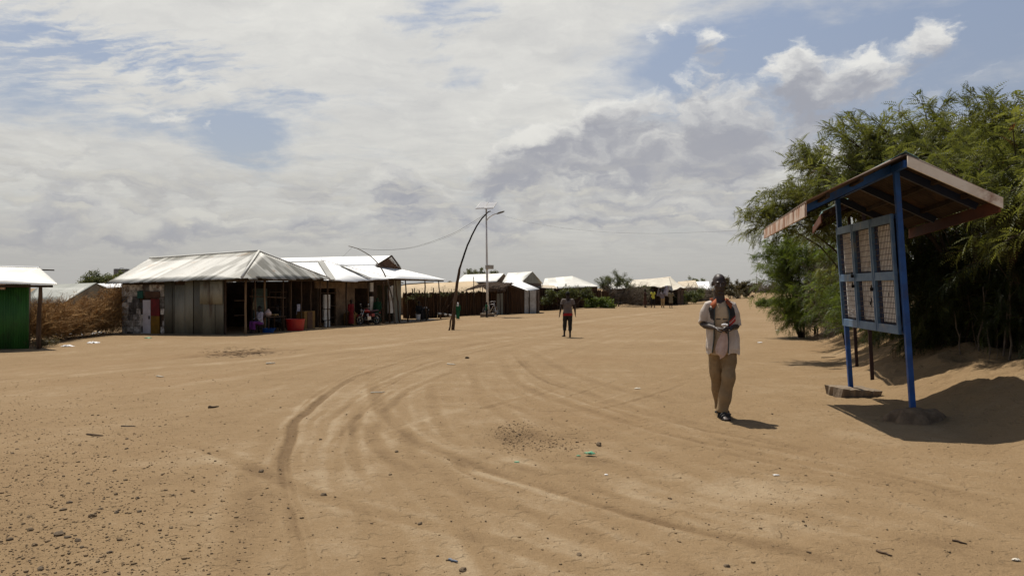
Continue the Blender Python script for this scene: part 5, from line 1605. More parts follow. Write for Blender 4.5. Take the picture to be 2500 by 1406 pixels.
    for u in (.06, L - .04, L * .5):
        k_ = (u - u0) / (u_l - u0); kk = min(1, k_)
        for side, nn, ff in ((-1, lN, lF), (1, rN, rF)):
            a = lerp(apN, apF, kk); b = lerp(nn, ff, kk)
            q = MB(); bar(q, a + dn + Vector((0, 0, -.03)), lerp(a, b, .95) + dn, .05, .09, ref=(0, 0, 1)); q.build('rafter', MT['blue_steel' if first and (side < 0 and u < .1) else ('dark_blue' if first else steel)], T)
    for side, nn, ff, fr in ((-1, lN, lF, .45), (1, rN, rF, .45), (1, rN, rF, .78), (-1, lN, lF, .80)):
        a, b = lerp(apN, nn, fr), lerp(apF, ff, fr); q = MB(); bar(q, a + dn * .75, b + dn * .75, .04, .05, ref=(0, 0, 1)); q.build('purlin', MT['dark_wood'], T)
    q = MB(); bar(q, apN + dn * 2.0, apF + dn * 2.0, .05, .08, ref=(0, 0, 1)); q.build('ridge_beam', MT['blue_steel' if first else steel], T)
    q = MB(); bar(q, K(0, 0, z_ap - .55), K(.0, hw_r * .0 + .02, z_ap - .10), .05, .05)
    # boards
    dl = Vector((0, 0, -.095))
    fl = MB(); fl.prism([lerp(lN, lF, .04) + Vector((0, 0, -.018)), lF + Vector((0, 0, -.016)), lF + dl * 1.5, lerp(lN, lF, .04) + dl * 1.75], tuple(v_ * -.022)); fl.build('fascia_board', MT['rust_fascia' if first else 'red_board'], T, label='rust streaked whitish eave board')
    fr_ = MB(); fr_.prism([rN + Vector((0, 0, -.02)), rF + Vector((0, 0, -.02)), rF + dl * 1.7, rN + dl * 1.7], tuple(v_ * .022)); fr_.build('fascia_board', MT['red_board'], T, label='red brown eave board')
    if first:
        g = MB(); o_ = e * -.03
        g.prism([apN + o_ + Vector((0, 0, -.03)), rN + o_ + v_ * .02 + Vector((0, 0, -.005)), rN + o_ + v_ * .02 + Vector((0, 0, -.125)), apN + o_ + Vector((0, 0, -.15))], tuple(e * -.022)); g.build('barge_board', MT['fascia'], T, label='off white barge board along the gable edge')
        # footing slab under the far post
        c = K(L, 0, 0); f = MB(); rr = random.Random(9)
        zs = zt(c.x, c.y)
        M = Matrix.Rotation(R(4), 3, 'Y') @ Matrix.Rotation(R(10), 3, 'Z')
        nx, ny = 12, 6; 
        top, bot = [], []
        for i in range(nx + 1):
            for j in range(ny + 1):
                x = lerp(-.27, .35, i / nx); y = lerp(-.22, .26, j / ny)
                ed = (i in (0, nx)) or (j in (0, ny))
                q_ = M @ Vector((x + (rr.gauss(0, .016) if ed else 0), y + (rr.gauss(0, .016) if ed else 0), .13 + rr.gauss(0, .004) - (.012 if ed else 0)))
                top.append(tuple(q_ + Vector((c.x, c.y, zs))))
                q2 = M @ Vector((x * .93 + rr.gauss(0, .012), y * .93 + rr.gauss(0, .012), -.05)); bot.append(tuple(q2 + Vector((c.x, c.y, zs))))
        n_ = len(top); k_ = ny + 1
        fc = [(i * k_ + j, (i + 1) * k_ + j, (i + 1) * k_ + j + 1, i * k_ + j + 1) for i in range(nx) for j in range(ny)]
        for i in range(nx):
            fc += [(i * k_, i * k_ + n_, (i + 1) * k_ + n_, (i + 1) * k_), (i * k_ + ny, (i + 1) * k_ + ny, (i + 1) * k_ + ny + n_, i * k_ + ny + n_)]
        for j in range(ny):
            fc += [(j, j + 1, j + 1 + n_, j + n_), (nx * k_ + j, nx * k_ + j + n_, nx * k_ + j + 1 + n_, nx * k_ + j + 1)]
        f.add(top + bot, fc); f.build('concrete_footing', MT['concrete'], T)
    return T


notice_board('blue steel notice board with six caged panels under a rusty gabled roof, nearest the camera', (4.747, 8.72), (.29, 2.23), .070, 2.249, 1.10, .96, 3.08, 2.56, 2.57, -.32, 2.08, 2.40, .13, 'roof_rust', 'blue_steel', True, 91)
notice_board('second notice board half hidden behind the first, with turquoise roof and dark legs', (6.11, 12.5), (.72, 2.1), .053, 2.22, .66, .62, 3.16, 2.84, 2.84, -.25, 2.2, 2.35, .05, 'roof_teal', 'maroon_steel', False, 95)

# lump of earth heaped round the near post
m_ = MB(); n_, k_ = 44, 14; V_ = []
for j_ in range(k_ + 1):
    f_ = j_ / k_
    for i_ in range(n_):
        a_ = 2 * math.pi * i_ / n_
        rx_ = .30 * (1 + .16 * math.sin(a_ * 3 + 1) + .08 * math.sin(a_ * 7)); q_ = (4.74 + rx_ * 1.15 * f_ * math.cos(a_), 8.70 + rx_ * .85 * f_ * math.sin(a_))
        h_ = .155 * (1 - f_ ** 2.6) + .05 * float(fbm(np.array(q_[0] * 9), np.array(q_[1] * 9), 4)) * (1 - f_ ** 4)
        V_.append((q_[0], q_[1], zt(*q_) + h_ - .02 * (f_ > .99)))
m_.add(V_, [(j_ * n_ + i_, (j_ + 1) * n_ + i_, (j_ + 1) * n_ + (i_ + 1) % n_, j_ * n_ + (i_ + 1) % n_) for j_ in range(k_) for i_ in range(n_)])
m_.build('earth_mound', MT['mound_earth'], None, smooth=True, label='lumpy mound of earth packed round the nearest blue post', cat='mound')


# ================================================================ people
def remesh_eval(mb, voxel, smooth_it=2, mats=None, name='body', parent=None, mat_fn=None, wr=0.0, wscale=14.0, label=None, shade=True, xform=None, seed=0):
    """Fuse the overlapping shapes of mb into one continuous skin, then link it (optionally wrinkled, with materials by position)."""
    v = np.concatenate(mb.v); fl = []
    for f in mb.f: fl += [tuple(int(i) for i in q) for q in f]
    me = bpy.data.meshes.new('tmp'); me.from_pydata([tuple(p) for p in v], [], fl); me.update()
    o = bpy.data.objects.new('tmp', me); COL.objects.link(o)
    md = o.modifiers.new('r', 'REMESH'); md.mode = 'VOXEL'; md.voxel_size = voxel; md.use_smooth_shade = True
    if smooth_it:
        s = o.modifiers.new('s', 'SMOOTH'); s.iterations = smooth_it; s.factor = .5
    dg = bpy.context.evaluated_depsgraph_get(); dg.update()
    ev = o.evaluated_get(dg)
    out = bpy.data.meshes.new_from_object(ev, preserve_all_data_layers=False, depsgraph=dg)
    bpy.data.objects.remove(o); bpy.data.meshes.remove(me)
    n = len(out.vertices); co = np.empty(n * 3, np.float32); out.vertices.foreach_get('co', co); co = co.reshape(-1, 3).astype(float)
    if wr:
        nr = np.empty(n * 3, np.float32); out.vertices.foreach_get('normal', nr); nr = nr.reshape(-1, 3)
        x, y, z = co.T
        f = fbm(x * wscale + seed + y * wscale * .5, z * wscale * .55 + y * wscale, 3) + .6 * np.sin((z * 1.2 + x * .6) * wscale * 1.6 + 3 * fbm(x * 6 + seed, z * 6, 2))
        co = co + nr * (f * wr)[:, None]
    nf = len(out.polygons)
    if mat_fn:
        ce = np.empty(nf * 3, np.float32); out.polygons.foreach_get('center', ce); ce = ce.reshape(-1, 3)
        nn = np.empty(nf * 3, np.float32); out.polygons.foreach_get('normal', nn); nn = nn.reshape(-1, 3)
        mi = mat_fn(ce, nn).astype(np.int32)
    else: mi = np.zeros(nf, np.int32)
    if xform is not None:
        A = np.array(xform); co = co @ A[:3, :3].T + A[:3, 3]
    o0 = np.array(ORI[parent])
    out.vertices.foreach_set('co', (co - o0).astype(np.float32).ravel())
    out.materials.clear()
    for m in mats: out.materials.append(m)
    out.polygons.foreach_set('material_index', mi)
    out.polygons.foreach_set('use_smooth', np.ones(nf, bool))
    out.update()
    out.name = name
    ob = bpy.data.objects.new(name, out); COL.objects.link(ob); ob.parent = parent; ORI[ob] = Vector(o0)
    if label: ob['label'] = label
    return ob


def hand(m, wrist, direction, palm_n, side, size=1.0, curl=.5, spread=.10, thumb_up=.6):
    """A palm with four unequal jointed fingers and a thumb leaving the side of the palm."""
    d = Vector(direction).normalized(); n = Vector(palm_n); n = (n - d * n.dot(d)).normalized(); s = d.cross(n).normalized() * side
    w = Vector(wrist)
    m.tube([w - d * .02 * size, w + d * .025 * size, w + d * .065 * size, w + d * .095 * size], [(.026 * size, .019 * size), (.034 * size, .017 * size), (.041 * size, .016 * size), (.038 * size, .012 * size)], 10, ref=tuple(n))
    for i, (off, ln) in enumerate(((-.030, .070), (-.010, .080), (.011, .075), (.030, .058))):
        b = w + d * .088 * size + s * off * size
        q = [b]; ang = 0
        for k, fl in enumerate((.45, .32, .26)):
            ang += curl * (.55 + .35 * k) * (1 + .1 * i)
            dd = (d + s * (off * 2.5 * spread * 4)).normalized()
            q.append(q[-1] + (dd * math.cos(ang) - n * math.sin(ang)) * ln * fl * size * 1.05)
        m.tube([b - d * .02 * size] + q, [r_ * size for r_ in (.0098, .0096, .0088, .0080, .0062)], 7)
    b = w + d * .028 * size - s * .028 * size
    t1 = b + (d * .6 - s * .8).normalized() * .036 * size - n * .010 * size
    t2 = t1 + (d * .85 - s * .30 - n * .35 * thumb_up).normalized() * .032 * size
    t3 = t2 + (d * .9 - n * .45 * thumb_up).normalized() * .026 * size
    m.tube([b - d * .012 * size, b, t1, t2, t3], [r_ * size for r_ in (.014, .0145, .0118, .0102, .0075)], 7)


def foot(m, ankle, toe_dir, L=.25, h=.09, mi=0, toes=False):
    a = Vector(ankle); t = Vector(toe_dir); t.z = 0; t.normalize(); zf = a.z - h
    p = lambda f, z: Vector((a.x + t.x * f * L, a.y + t.y * f * L, zf + z))
    m.tube([p(-.27, .030), p(-.18, .038), p(.05, .045), p(.30, .034), p(.55, .024), p(.70, .017), p(.74, .014)], [(.022, .026), (.032, .036), (.036, .043), (.042, .033), (.047, .023), (.042, .016), (.020, .010)], 10)
    m.tube([a + Vector((0, 0, .05)), a, p(.02, .03)], [.036, .037, .034], 10)
    if toes:
        s = Vector((t.y, -t.x, 0))
        for i, o in enumerate((-.032, -.014, .003, .019, .033)):
            q = p(.66, .016) + s * o * (1 if toes > 0 else -1)
            m.tube([q, q + t * .03 + Vector((0, 0, .002)), q + t * (.055 - .004 * i) - Vector((0, 0, .004))], [.013 - .0012 * i, .012 - .0012 * i, .008], 7)


STD = dict(pelvis=(0, 0, .95), waist=(0, -.005, 1.10), chest=(0, -.01, 1.28), neck=(0, .01, 1.46), head=(0, -.015, 1.635),
           shA=(-.185, .01, 1.41), elA=(-.235, .03, 1.13), wrA=(-.245, -.04, .88), shB=(.185, .01, 1.41), elB=(.235, .03, 1.13), wrB=(.245, -.04, .88),
           hipA=(-.09, 0, .93), knA=(-.10, -.02, .50), anA=(-.10, .02, .09), hipB=(.09, 0, .93), knB=(.10, -.02, .50), anB=(.10, .02, .09), toeA=(0, -1, 0), toeB=(0, -1, 0), headyaw=0, headpitch=0)


def person(label, loc, heading, clothes, h=1.74, pose=None, voxel=.012, skin='skin_far', hair='short', detail=False, cat='person', group='people on and along the road', hand_curl=.35):
    J = {k: (Vector(v) if isinstance(v, tuple) else v) for k, v in {**STD, **(pose or {})}.items()}
    s = h / 1.75
    X = Matrix.Translation(Vector(loc)) @ Matrix.Rotation(heading, 4, 'Z') @ Matrix.Scale(s, 4)
    T = thing('person', label, cat, loc, group)
    m = MB(); sl = J.get('slim', 1.0)
    # torso, neck
    m.tube([J['pelvis'] + Vector((0, 0, -.10)), J['pelvis'], J['waist'], J['chest'], lerp(J['chest'], J['neck'], .62), J['neck'] + Vector((0, 0, -.02))],
           [(.12 * sl, .09), (.158 * sl, .105), (.135 * sl, .095), (.160 * sl, .112), (.125 * sl, .085), (.06, .06)], 16, ref=(0, 1, 0))
    hc = J['head']; nk = J['neck']
    m.tube([nk + Vector((0, .005, -.06)), nk + Vector((0, .003, -.01)), nk + Vector((0, 0, .04)), hc + Vector((0, .02, -.06))], [.095, .074, .066, .063], 12)
    HM = Matrix.Rotation(J['headyaw'], 3, 'Z') @ Matrix.Rotation(J['headpitch'], 3, 'X')
    q = lambda x, y, z: hc + HM @ Vector((x, y, z))
    m.ell(q(0, .012, .030), (.0755, .098, .090), HM, 18, 14)            # cranium
    m.tube([q(0, -.035, .03), q(0, -.040, -.02), q(0, -.044, -.070), q(0, -.046, -.112)], [(.062, .052), (.063, .051), (.056, .047), (.036, .032)], 14, ref=(0, 1, 0))   # face and jaw
    m.ell(q(0, -.072, -.110), (.027, .019, .017), HM)
    if detail:
        m.tube([q(0, -.088, .012), q(0, -.103, -.012), q(0, -.114, -.030), q(0, -.100, -.040)], [.009, .0115, .0155, .010], 8)
        for sx in (-1, 1):
            m.ell(q(sx * .012, -.099, -.034), (.0095, .010, .008), HM); m.ell(q(sx * .030, -.087, .021), (.023, .011, .0075), HM)
            m.ell(q(sx * .045, -.066, -.022), (.018, .018, .016), HM)
        m.ell(q(0, -.096, -.060), (.024, .010, .0065), HM); m.ell(q(0, -.093, -.073), (.021, .011, .0075), HM)
    for sx in (-1, 1):
        m.ell(q(sx * .080, .012, -.004), (.010, .020, .032), HM @ Matrix.Rotation(sx * -.35, 3, 'Z'))
    for k, sd in (('A', -1), ('B', 1)):
        sh, el, wr = J['sh' + k], J['el' + k], J['wr' + k]
        m.tube([lerp(J['chest'], sh, .55) + Vector((0, 0, .07)), sh + Vector((-sd * .012, 0, .0)), lerp(sh, el, .2), lerp(sh, el, .55), el, lerp(el, wr, .22), lerp(el, wr, .65), wr], [.055, .056, .051, .045, .038, .041, .032, .026], 12)
        d = (wr - el).normalized()
        hd = J.get('hand' + k, {})
        hand(m, wr, hd.get('d', d), hd.get('n', Vector((-sd, 0, 0)) if abs(d.x) < .8 else Vector((0, 0, 1))), hd.get('side', sd), .98, hd.get('curl', hand_curl))
        hp, kn, an = J['hip' + k], J['kn' + k], J['an' + k]
        m.tube([hp + Vector((-sd * .01, 0, .06)), hp, lerp(hp, kn, .3), lerp(hp, kn, .7), kn, lerp(kn, an, .28), lerp(kn, an, .65), an + Vector((0, 0, .04)), an], [.085, .090, .084, .064, .055, .056, .045, .036, .036], 12)
        foot(m, an, J['toe' + k], toes=(sd if detail else 0))
    remesh_eval(m, voxel, 3, [MT[skin]], 'body', T, xform=X)
    zn = J['neck'].z

    def trunk(g, ease, zlo, top=.62, flare=0.0, back=0):
        pc = J['pelvis']; wv = J['waist']; ch = J['chest']
        lo = Vector((pc.x, pc.y, zlo))
        pts = [lo, lerp(lo, wv, .5), wv, ch, lerp(ch, J['neck'], .5), lerp(ch, J['neck'], .80), lerp(ch, J['neck'], .93)]
        rad = [(.158 + ease + flare, .112 + ease + flare), (.158 + ease + flare * .6, .112 + ease + flare * .6), (.146 + ease, .106 + ease), (.166 + ease, .120 + ease), (.150 + ease * .9, .100 + ease), (.100 + ease * .5, .072 + ease * .5), (.070, .066)]
        rad = [(a * (sl if i < 5 else 1), b) for i, (a, b) in enumerate(rad)]
        g.tube(pts, rad, 20, ref=(0, 1, 0))

    def sleeves(g, ease, frac, cuff=0.01):
        for k, sd in (('A', -1), ('B', 1)):
            sh, el, wr = J['sh' + k], J['el' + k], J['wr' + k]
            base = lerp(J['chest'], sh, .45) + Vector((0, 0, .065))
            L1, L2 = (el - sh).length, (wr - el).length; tot = frac * (L1 + L2)
            pts = [base, sh + Vector((0, 0, .004))]; rd = [.062 + ease, .064 + ease]
            for t in (.35, .7, 1.0):
                dd = tot * t
                p = lerp(sh, el, dd / L1) if dd <= L1 else lerp(el, wr, (dd - L1) / L2)
                pts.append(p); rd.append(lerp(.060, .048 if frac < .7 else .036, t) + ease + (cuff if t == 1 else 0))
            if frac > .6: pts.insert(4, el); rd.insert(4, .046 + ease * 1.2); 
            if frac > .6: pts[3:5] = sorted(pts[3:5], key=lambda p: (p - sh).length); 
            g.tube(pts, rd, 14)
    for c in clothes:
        kind, mat = c[0], c[1]
        g = MB()
        if kind == 'trousers':
            ez = c[3] if len(c) > 3 else .022
            end = c[2]
            pc = J['pelvis']
            g.tube([pc + Vector((0, 0, -.16)), pc + Vector((0, 0, -.08)), pc + Vector((0, 0, .04)), pc + Vector((0, 0, .13))], [(.10 * sl, .08), ((.155 + ez) * sl, .11 + ez), ((.160 + ez * .8) * sl, .112 + ez * .8), ((.148 + ez * .5) * sl, .105 + ez * .5)], 18, ref=(0, 1, 0))
            for k, sd in (('A', -1), ('B', 1)):
                hp, kn, an = J['hip' + k], J['kn' + k], J['an' + k]
                if end < .999: e_ = lerp(kn, an, (end - .5) * 2) if end > .5 else lerp(hp, kn, end * 2)
                else: e_ = an + Vector((0, 0, -.012))
                pts = [hp + Vector((-sd * .012, 0, .05)), hp + Vector((0, 0, -.03)), lerp(hp, kn, .45)]; rd = [.09 + ez, .094 + ez, .082 + ez]
                if end > .5: pts += [kn, lerp(kn, e_, .5), lerp(kn, e_, .8), e_]; rd += [.066 + ez, .062 + ez, .055 + ez * 1.15, .050 + ez * 1.3]
                else: pts += [lerp(lerp(hp, kn, .45), e_, .6), e_]; rd += [.076 + ez, .074 + ez]
                g.tube(pts, [r_ * (.38 + .62 * sl) for r_ in rd], 14)
            remesh_eval(g, max(.009, voxel * .8), 2, [MT[mat]], 'trousers', T, xform=X, wr=.0095 if detail else .006, wscale=14, seed=3)
        elif kind == 'shirt':
            trunk(g, .015, c[3], flare=.020)
            if c[2] > 0: sleeves(g, .012, c[2])
            mats = [MT[mat]]; fn = None
            if len(c) > 4: mats, fn = [MT[k] for k in c[4]], c[5]
            remesh_eval(g, max(.008, voxel * .75), 2, mats, c[6] if len(c) > 6 else 'shirt', T, xform=X, wr=.0035, wscale=11, seed=7, mat_fn=fn)
        elif kind == 'dress':
            trunk(g, .02, .9); sleeves(g, .02, c[2])
            pc = J['pelvis']; fl = c[4] if len(c) > 4 else .05
            g.tube([J['waist'], pc + Vector((0, 0, -.05)), Vector((pc.x, pc.y, lerp(.9, c[3], .5))), Vector((pc.x, pc.y, c[3]))], [(.16, .12), (.185, .145), (.19 + fl * .6, .16 + fl * .6), (.20 + fl, .17 + fl)], 20, ref=(0, 1, 0))
            remesh_eval(g, max(.012, voxel), 2, [MT[mat]], 'dress', T, xform=X, wr=.007, wscale=9, seed=5)
        elif kind == 'headscarf':
            g.ell(q(0, .018, .025), (.094, .116, .108), HM); g.tube([q(0, .02, -.02), nk + Vector((0, .01, .0)), lerp(J['chest'], nk, .6)], [(.085, .10), (.10, .10), (.17, .12)], 16, ref=(0, 1, 0))
            remesh_eval(g, voxel, 2, [MT[mat]], 'headscarf', T, xform=X)
    if hair == 'short':
        g = MB(); g.ell(q(0, .020, .036), (.081, .100, .092), HM @ Matrix.Rotation(-.25, 3, 'X'), 16, 12); g.tube([q(0, .055, .03), q(0, .060, -.03)], [(.066, .05), (.055, .04)], 12, ref=(0, 1, 0))
        ob = remesh_eval(g, max(.009, voxel * .7), 1, [MT['hair']], 'hair', T, xform=X)
    return T, X, J, q


# ---------------------------------------------------------------- the man standing in front
def front_man():
    base = Vector(((1763 - CX) / F * 8.95, 8.95, 0)); base.z = zt(base.x, base.y) - .002
    P = dict(pelvis=(.015, .03, .96), waist=(-.005, .02, 1.09), chest=(-.015, .0, 1.25), neck=(-.038, -.005, 1.440), head=(-.046, -.035, 1.628),
             slim=.87, shA=(-.180, .0, 1.360), elA=(-.228, .03, 1.130), wrA=(-.140, -.200, 1.105), shB=(.128, .0, 1.360), elB=(.182, .02, 1.112), wrB=(.055, -.215, 1.108),
             hipA=(-.070, .03, .93), knA=(-.040, .10, .50), anA=(.060, .30, .105), hipB=(.090, .03, .93), knB=(.055, -.085, .50), anB=(-.008, -.02, .100),
             toeA=(.25, -1, 0), toeB=(.05, -1, 0), headyaw=-.10, headpitch=.08,
             handA=dict(d=(.86, -.45, -.08), n=(-.1, -.25, 1), side=-1, curl=.55), handB=dict(d=(-.92, -.33, .02), n=(.05, -.30, 1), side=1, curl=.60))
    ce_x = lambda ce: ce[:, 0]

    def tee(ce, nn):
        x, y, z = ce.T; mi = np.zeros(len(ce), int)
        front = nn[:, 1] < -.25
        u = x + .015
        band = front & (np.abs(z - 1.205) < .0085) & (np.abs(u) < .105) & (_hash(np.floor(u / .011), np.floor(z * 0) + 3) > .28)
        r_ = np.hypot(u - .045, (z - 1.125) * 1.05)
        ring = front & (np.abs(r_ - .050) < .006)
        v_neck = front & (z > 1.40 - .0) & (np.abs(u + .01) < (z - 1.385) * .8)
        mi[band | ring] = 1
        return mi
    T, X, J, q = person('man in open white jacket with orange collar and khaki trousers, nearest the camera', base, 0.0,
                        [('trousers', 'khaki', 1.0, .020), ('shirt', 'tee', 0, .785, ['tee', 'ink'], tee, 't_shirt')],
                        h=1.755, pose=P, voxel=.0062, skin='skin', hair=None, detail=True)
    s = 1.755 / 1.75
    # --- open jacket: a shell around the trunk with a gap down the front, plus half sleeves
    n = 132; zs = list(np.linspace(.785, 1.458, 48))
    cx = lambda z: float(np.interp(z, [.8, .96, 1.10, 1.28, 1.46], [.02, .015, -.004, -.015, -.035])); cy = lambda z: float(np.interp(z, [.8, .96, 1.28, 1.46], [.03, .028, .002, -.002]))
    ra = lambda z: float(np.interp(z, [.78, .86, .98, 1.10, 1.28, 1.36, 1.405, 1.435, 1.46], [.197, .195, .187, .178, .180, .166, .140, .110, .088]))
    rb = lambda z: float(np.interp(z, [.78, .86, .98, 1.10, 1.28, 1.36, 1.405, 1.46], [.186, .182, .170, .158, .158, .138, .112, .082]))
    r = random.Random(4)
    V = []; k = n + 1
    drop = lambda z: z - .042 * np.clip((np.asarray(z) - 1.05) / .33, 0, 1)
    for iz, z in enumerate(zs):
        gapL = float(np.interp(z, [.78, 1.0, 1.2, 1.4, 1.46], [.96, .80, .70, .62, .66]))   # gap half angles either side of the front
        gapR = float(np.interp(z, [.78, 1.0, 1.2, 1.4, 1.46], [.02, .13, .26, .42, .62]))
        for i in range(n + 1):
            t = i / n
            a = lerp(-math.pi / 2 + gapR, -math.pi / 2 + 2 * math.pi - gapL, t)
            w = 1 + .020 * math.sin(a * 7 + z * 9) + .014 * math.sin(a * 13 - z * 21) + .012 * math.sin(z * 34 + a * 3)
            if z < .84: w *= .965 + .02 * math.sin(a * 23)
            zz = z + (.016 * math.sin(a * 5 + 1) + .006 * math.sin(a * 31) * math.sin(a * 17) if iz == 0 else .004 * math.sin(a * 6))
            V.append((cx(z) + ra(z) * w * math.cos(a), cy(z) + rb(z) * w * math.sin(a), zz))
    g = MB(); fc = [(j * k + i, j * k + i + 1, (j + 1) * k + i + 1, (j + 1) * k + i) for j in range(len(zs) - 1) for i in range(n)]
    # subdivide for wrinkles by a finer pass: materials by position
    V = np.array(V); off = len(V)
    mi = []
    for f in fc:
        c = V[list(f)].mean(0); x, y, z = c; m_ = 0
        fr = y < .06
        if fr and x > .0:
            xx = x - cx(z)
            q_ = z - (xx - .05) * .85
            if q_ > 1.20 and z < 1.40 and xx < .140: m_ = 1
            if .02 < xx < .140 and 1.125 < q_ < 1.20: m_ = 3 if (1.125 < q_ < 1.165) else (0 if q_ < 1.178 else 3)
        if fr and x < -.05:
            xx = -(x - cx(z))
            if xx < .150 and z > 1.16 + (xx - .08) * 1.2 and z < 1.39: m_ = 1
            if xx < .108 and z < 1.2: m_ = 1
        if z > 1.415: m_ = 2
        mi.append(m_)
    V[:, 2] = drop(V[:, 2])
    Xn = np.array(X)
    Vw = V @ Xn[:3, :3].T + Xn[:3, 3]
    g.add(Vw, fc, np.array(mi))
    # raised collar, orange inside
    colr = []
    for j, (z, f) in enumerate(((1.452, 1.0), (1.475, 1.10), (1.49, 1.22))):
        for i in range(n + 1):
            a = lerp(-math.pi / 2 + .62, -math.pi / 2 + 2 * math.pi - .66, i / n)
            colr.append((cx(1.46) + .090 * f * math.cos(a), cy(1.46) + .084 * f * math.sin(a), z - .042 + .012 * math.sin(a)))
    # lapels folded outward on the chest
    for sd in (-1, 1):
        pass
    colr = np.array(colr) @ Xn[:3, :3].T + Xn[:3, 3]
    g.add(colr, [(j * k + i, j * k + i + 1, (j + 1) * k + i + 1, (j + 1) * k + i) for j in range(2) for i in range(n)], 2)
    jk = g.build('jacket', [MT['jkt_white'], MT['jkt_black'], MT['jkt_orange'], MT['jkt_red']], T, smooth=True)
    so_ = jk.modifiers.new('solid', 'SOLIDIFY'); so_.thickness = .007; so_.offset = 1
    sb = jk.modifiers.new('sub', 'SUBSURF'); sb.levels = 1; sb.render_levels = 1
    # orange facing turned out beside the neck
    for sd, pts in ((-1, [(-.095, -.066, 1.452), (-.140, -.070, 1.415), (-.170, -.072, 1.380), (-.145, -.124, 1.330), (-.103, -.118, 1.385)]), (1, [(.022, -.066, 1.452), (.055, -.070, 1.420), (.095, -.072, 1.385), (.062, -.126, 1.330), (.025, -.118, 1.385)])):
        f = MB(); ctr = Vector((sum(p[0] for p in pts) / 5, sum(p[1] for p in pts) / 5 - .022, sum(p[2] for p in pts) / 5))
        vs = [tuple(X @ Vector((p[0], p[1] - .012, p[2]))) for p in pts] + [tuple(X @ ctr)]
        f.add(vs, [(i, (i + 1) % 5, 5) for i in range(5)]); o = f.build('collar', MT['jkt_orange'], jk, smooth=True); s2 = o.modifiers.new('solid', 'SOLIDIFY'); s2.thickness = .008
    z_ = MB()
    for gp, sgn in ((lambda z: -math.pi / 2 + float(np.interp(z, [.78, 1.0, 1.2, 1.4, 1.46], [.02, .13, .26, .42, .62])), 1), (lambda z: -math.pi / 2 - float(np.interp(z, [.78, 1.0, 1.2, 1.4, 1.46], [.96, .80, .70, .62, .66])), -1)):
        z_.tube([X @ Vector((cx(z) + ra(z) * 1.015 * math.cos(gp(z)), cy(z) + rb(z) * 1.03 * math.sin(gp(z)), float(drop(z)))) for z in np.linspace(.80, 1.42, 16)], .0065, 6)
    z_.build('zip', MT['zip_teal'], jk, smooth=True)
    for kk, sd, e_ in (('A', -1, .92), ('B', 1, 1.02)):
        sl_ = MB()
        sh, el, wr = J['sh' + kk], J['el' + kk], J['wr' + kk]
        sl_.tube([lerp(J['chest'], sh, .62) + Vector((0, 0, .058)), sh + Vector((-sd * .014, 0, .004)), lerp(sh, el, .30), lerp(sh, el, .62), lerp(sh, el, .86), lerp(sh, el, e_) + Vector((0, -.012, 0))], [.056, .062, .064, .061, .064, .061], 18)
        remesh_eval(sl_, .007, 2, [MT['jkt_white']], 'sleeve', T, xform=X, wr=.006, wscale=15, seed=2)
    # eyes
    for sx in (-1, 1):
        e = MB(); c = q(sx * .031, -.082, .006); e.ell(X @ c, (.012, .009, .010), None, 12, 8); eo = e.build('eye', MT['eye_white'], T, smooth=True)
        e = MB(); e.ell(X @ (c + Vector((0, -.0065, 0))), (.0055, .0045, .0055), None, 10, 6); e.build('pupil', MT['hair'], eo, smooth=True)
    # sandals
    for kk in 'AB':
        an, td = J['an' + kk], Vector(J['toe' + kk]); td.z = 0; td.normalize(); sd_ = Vector((td.y, -td.x, 0)); zf = an.z - .098
        p = lambda f, w, z: X @ Vector((an.x + td.x * f + sd_.x * w, an.y + td.y * f + sd_.y * w, zf + z))
        m = MB(); prof = [(-.085, .026), (-.07, .036), (-.02, .038), (.05, .044), (.12, .053), (.165, .050), (.195, .036), (.208, .012)]
        poly = [p(f, w, .0) for f, w in prof] + [p(f, -w, .0) for f, w in reversed(prof)]
        m.prism(poly, (0, 0, .026)); m.build('sandal', MT['sandal_black'], T, bevel=.004)
        st = MB()
        for f, hh, wd in ((.135, .034, .047), (.085, .050, .044), (.020, .072, .042)):
            pts = [p(f + .010 * math.cos(a), wd * math.cos(a) * 1.06, .022 + hh * math.sin(a)) for a in np.linspace(0, math.pi, 11)]
            st.tube(pts, [(.021, .0045)] * 11, 8, ref=tuple(X.to_3x3() @ td))
        pts = [p(-.055 - .012 * math.sin(a), .040 * math.cos(a), .070 + .004 * math.sin(a)) if True else None for a in np.linspace(0, math.pi, 9)]
        st.tube(pts, [(.004, .013)] * 9, 8)
        st.build('sandal_strap', MT['sandal_black'], T, smooth=True)
    # what he holds: a small white wrapped packet, and a limp pinkish cloth hanging from his hands
    hc = X @ Vector((-.045, -.262, 1.142))
    m = MB(); m.ell(hc, (.042, .022, .016), Matrix.Rotation(.2, 3, 'Z'), 12, 8); v = m.v[0]; v += np.random.RandomState(2).normal(0, .0025, v.shape)
    m.build('packet', MT['white_bag'], None, smooth=True, label='small crumpled white packet held between the hands of the standing man', cat='packet')
    V = []; nu, nv_ = 22, 26
    for i in range(nu + 1):
        for j in range(nv_ + 1):
            a = 2 * math.pi * i / nu; v = j / nv_
            x0 = lerp(-.035, -.085, v ** 1.2); wd = float(np.interp(v, [0, .15, .45, .75, .92, 1], [.018, .030, .052, .060, .040, .004])); dp = float(np.interp(v, [0, .2, .6, .9, 1], [.016, .016, .022, .026, .003]))
            f = 1 + .22 * math.sin(a * 4 + v * 3) * min(1, v * 4)
            V.append(tuple(X @ Vector((x0 + wd * f * math.cos(a), -.235 + .035 * v + dp * f * math.sin(a) + .0, 1.10 - .345 * v - .02 * math.cos(a) * v))))
    m = MB(); kk = nv_ + 1; m.add(V, [(i * kk + j, (i + 1) * kk + j, (i + 1) * kk + j + 1, i * kk + j + 1) for i in range(nu) for j in range(nv_)])
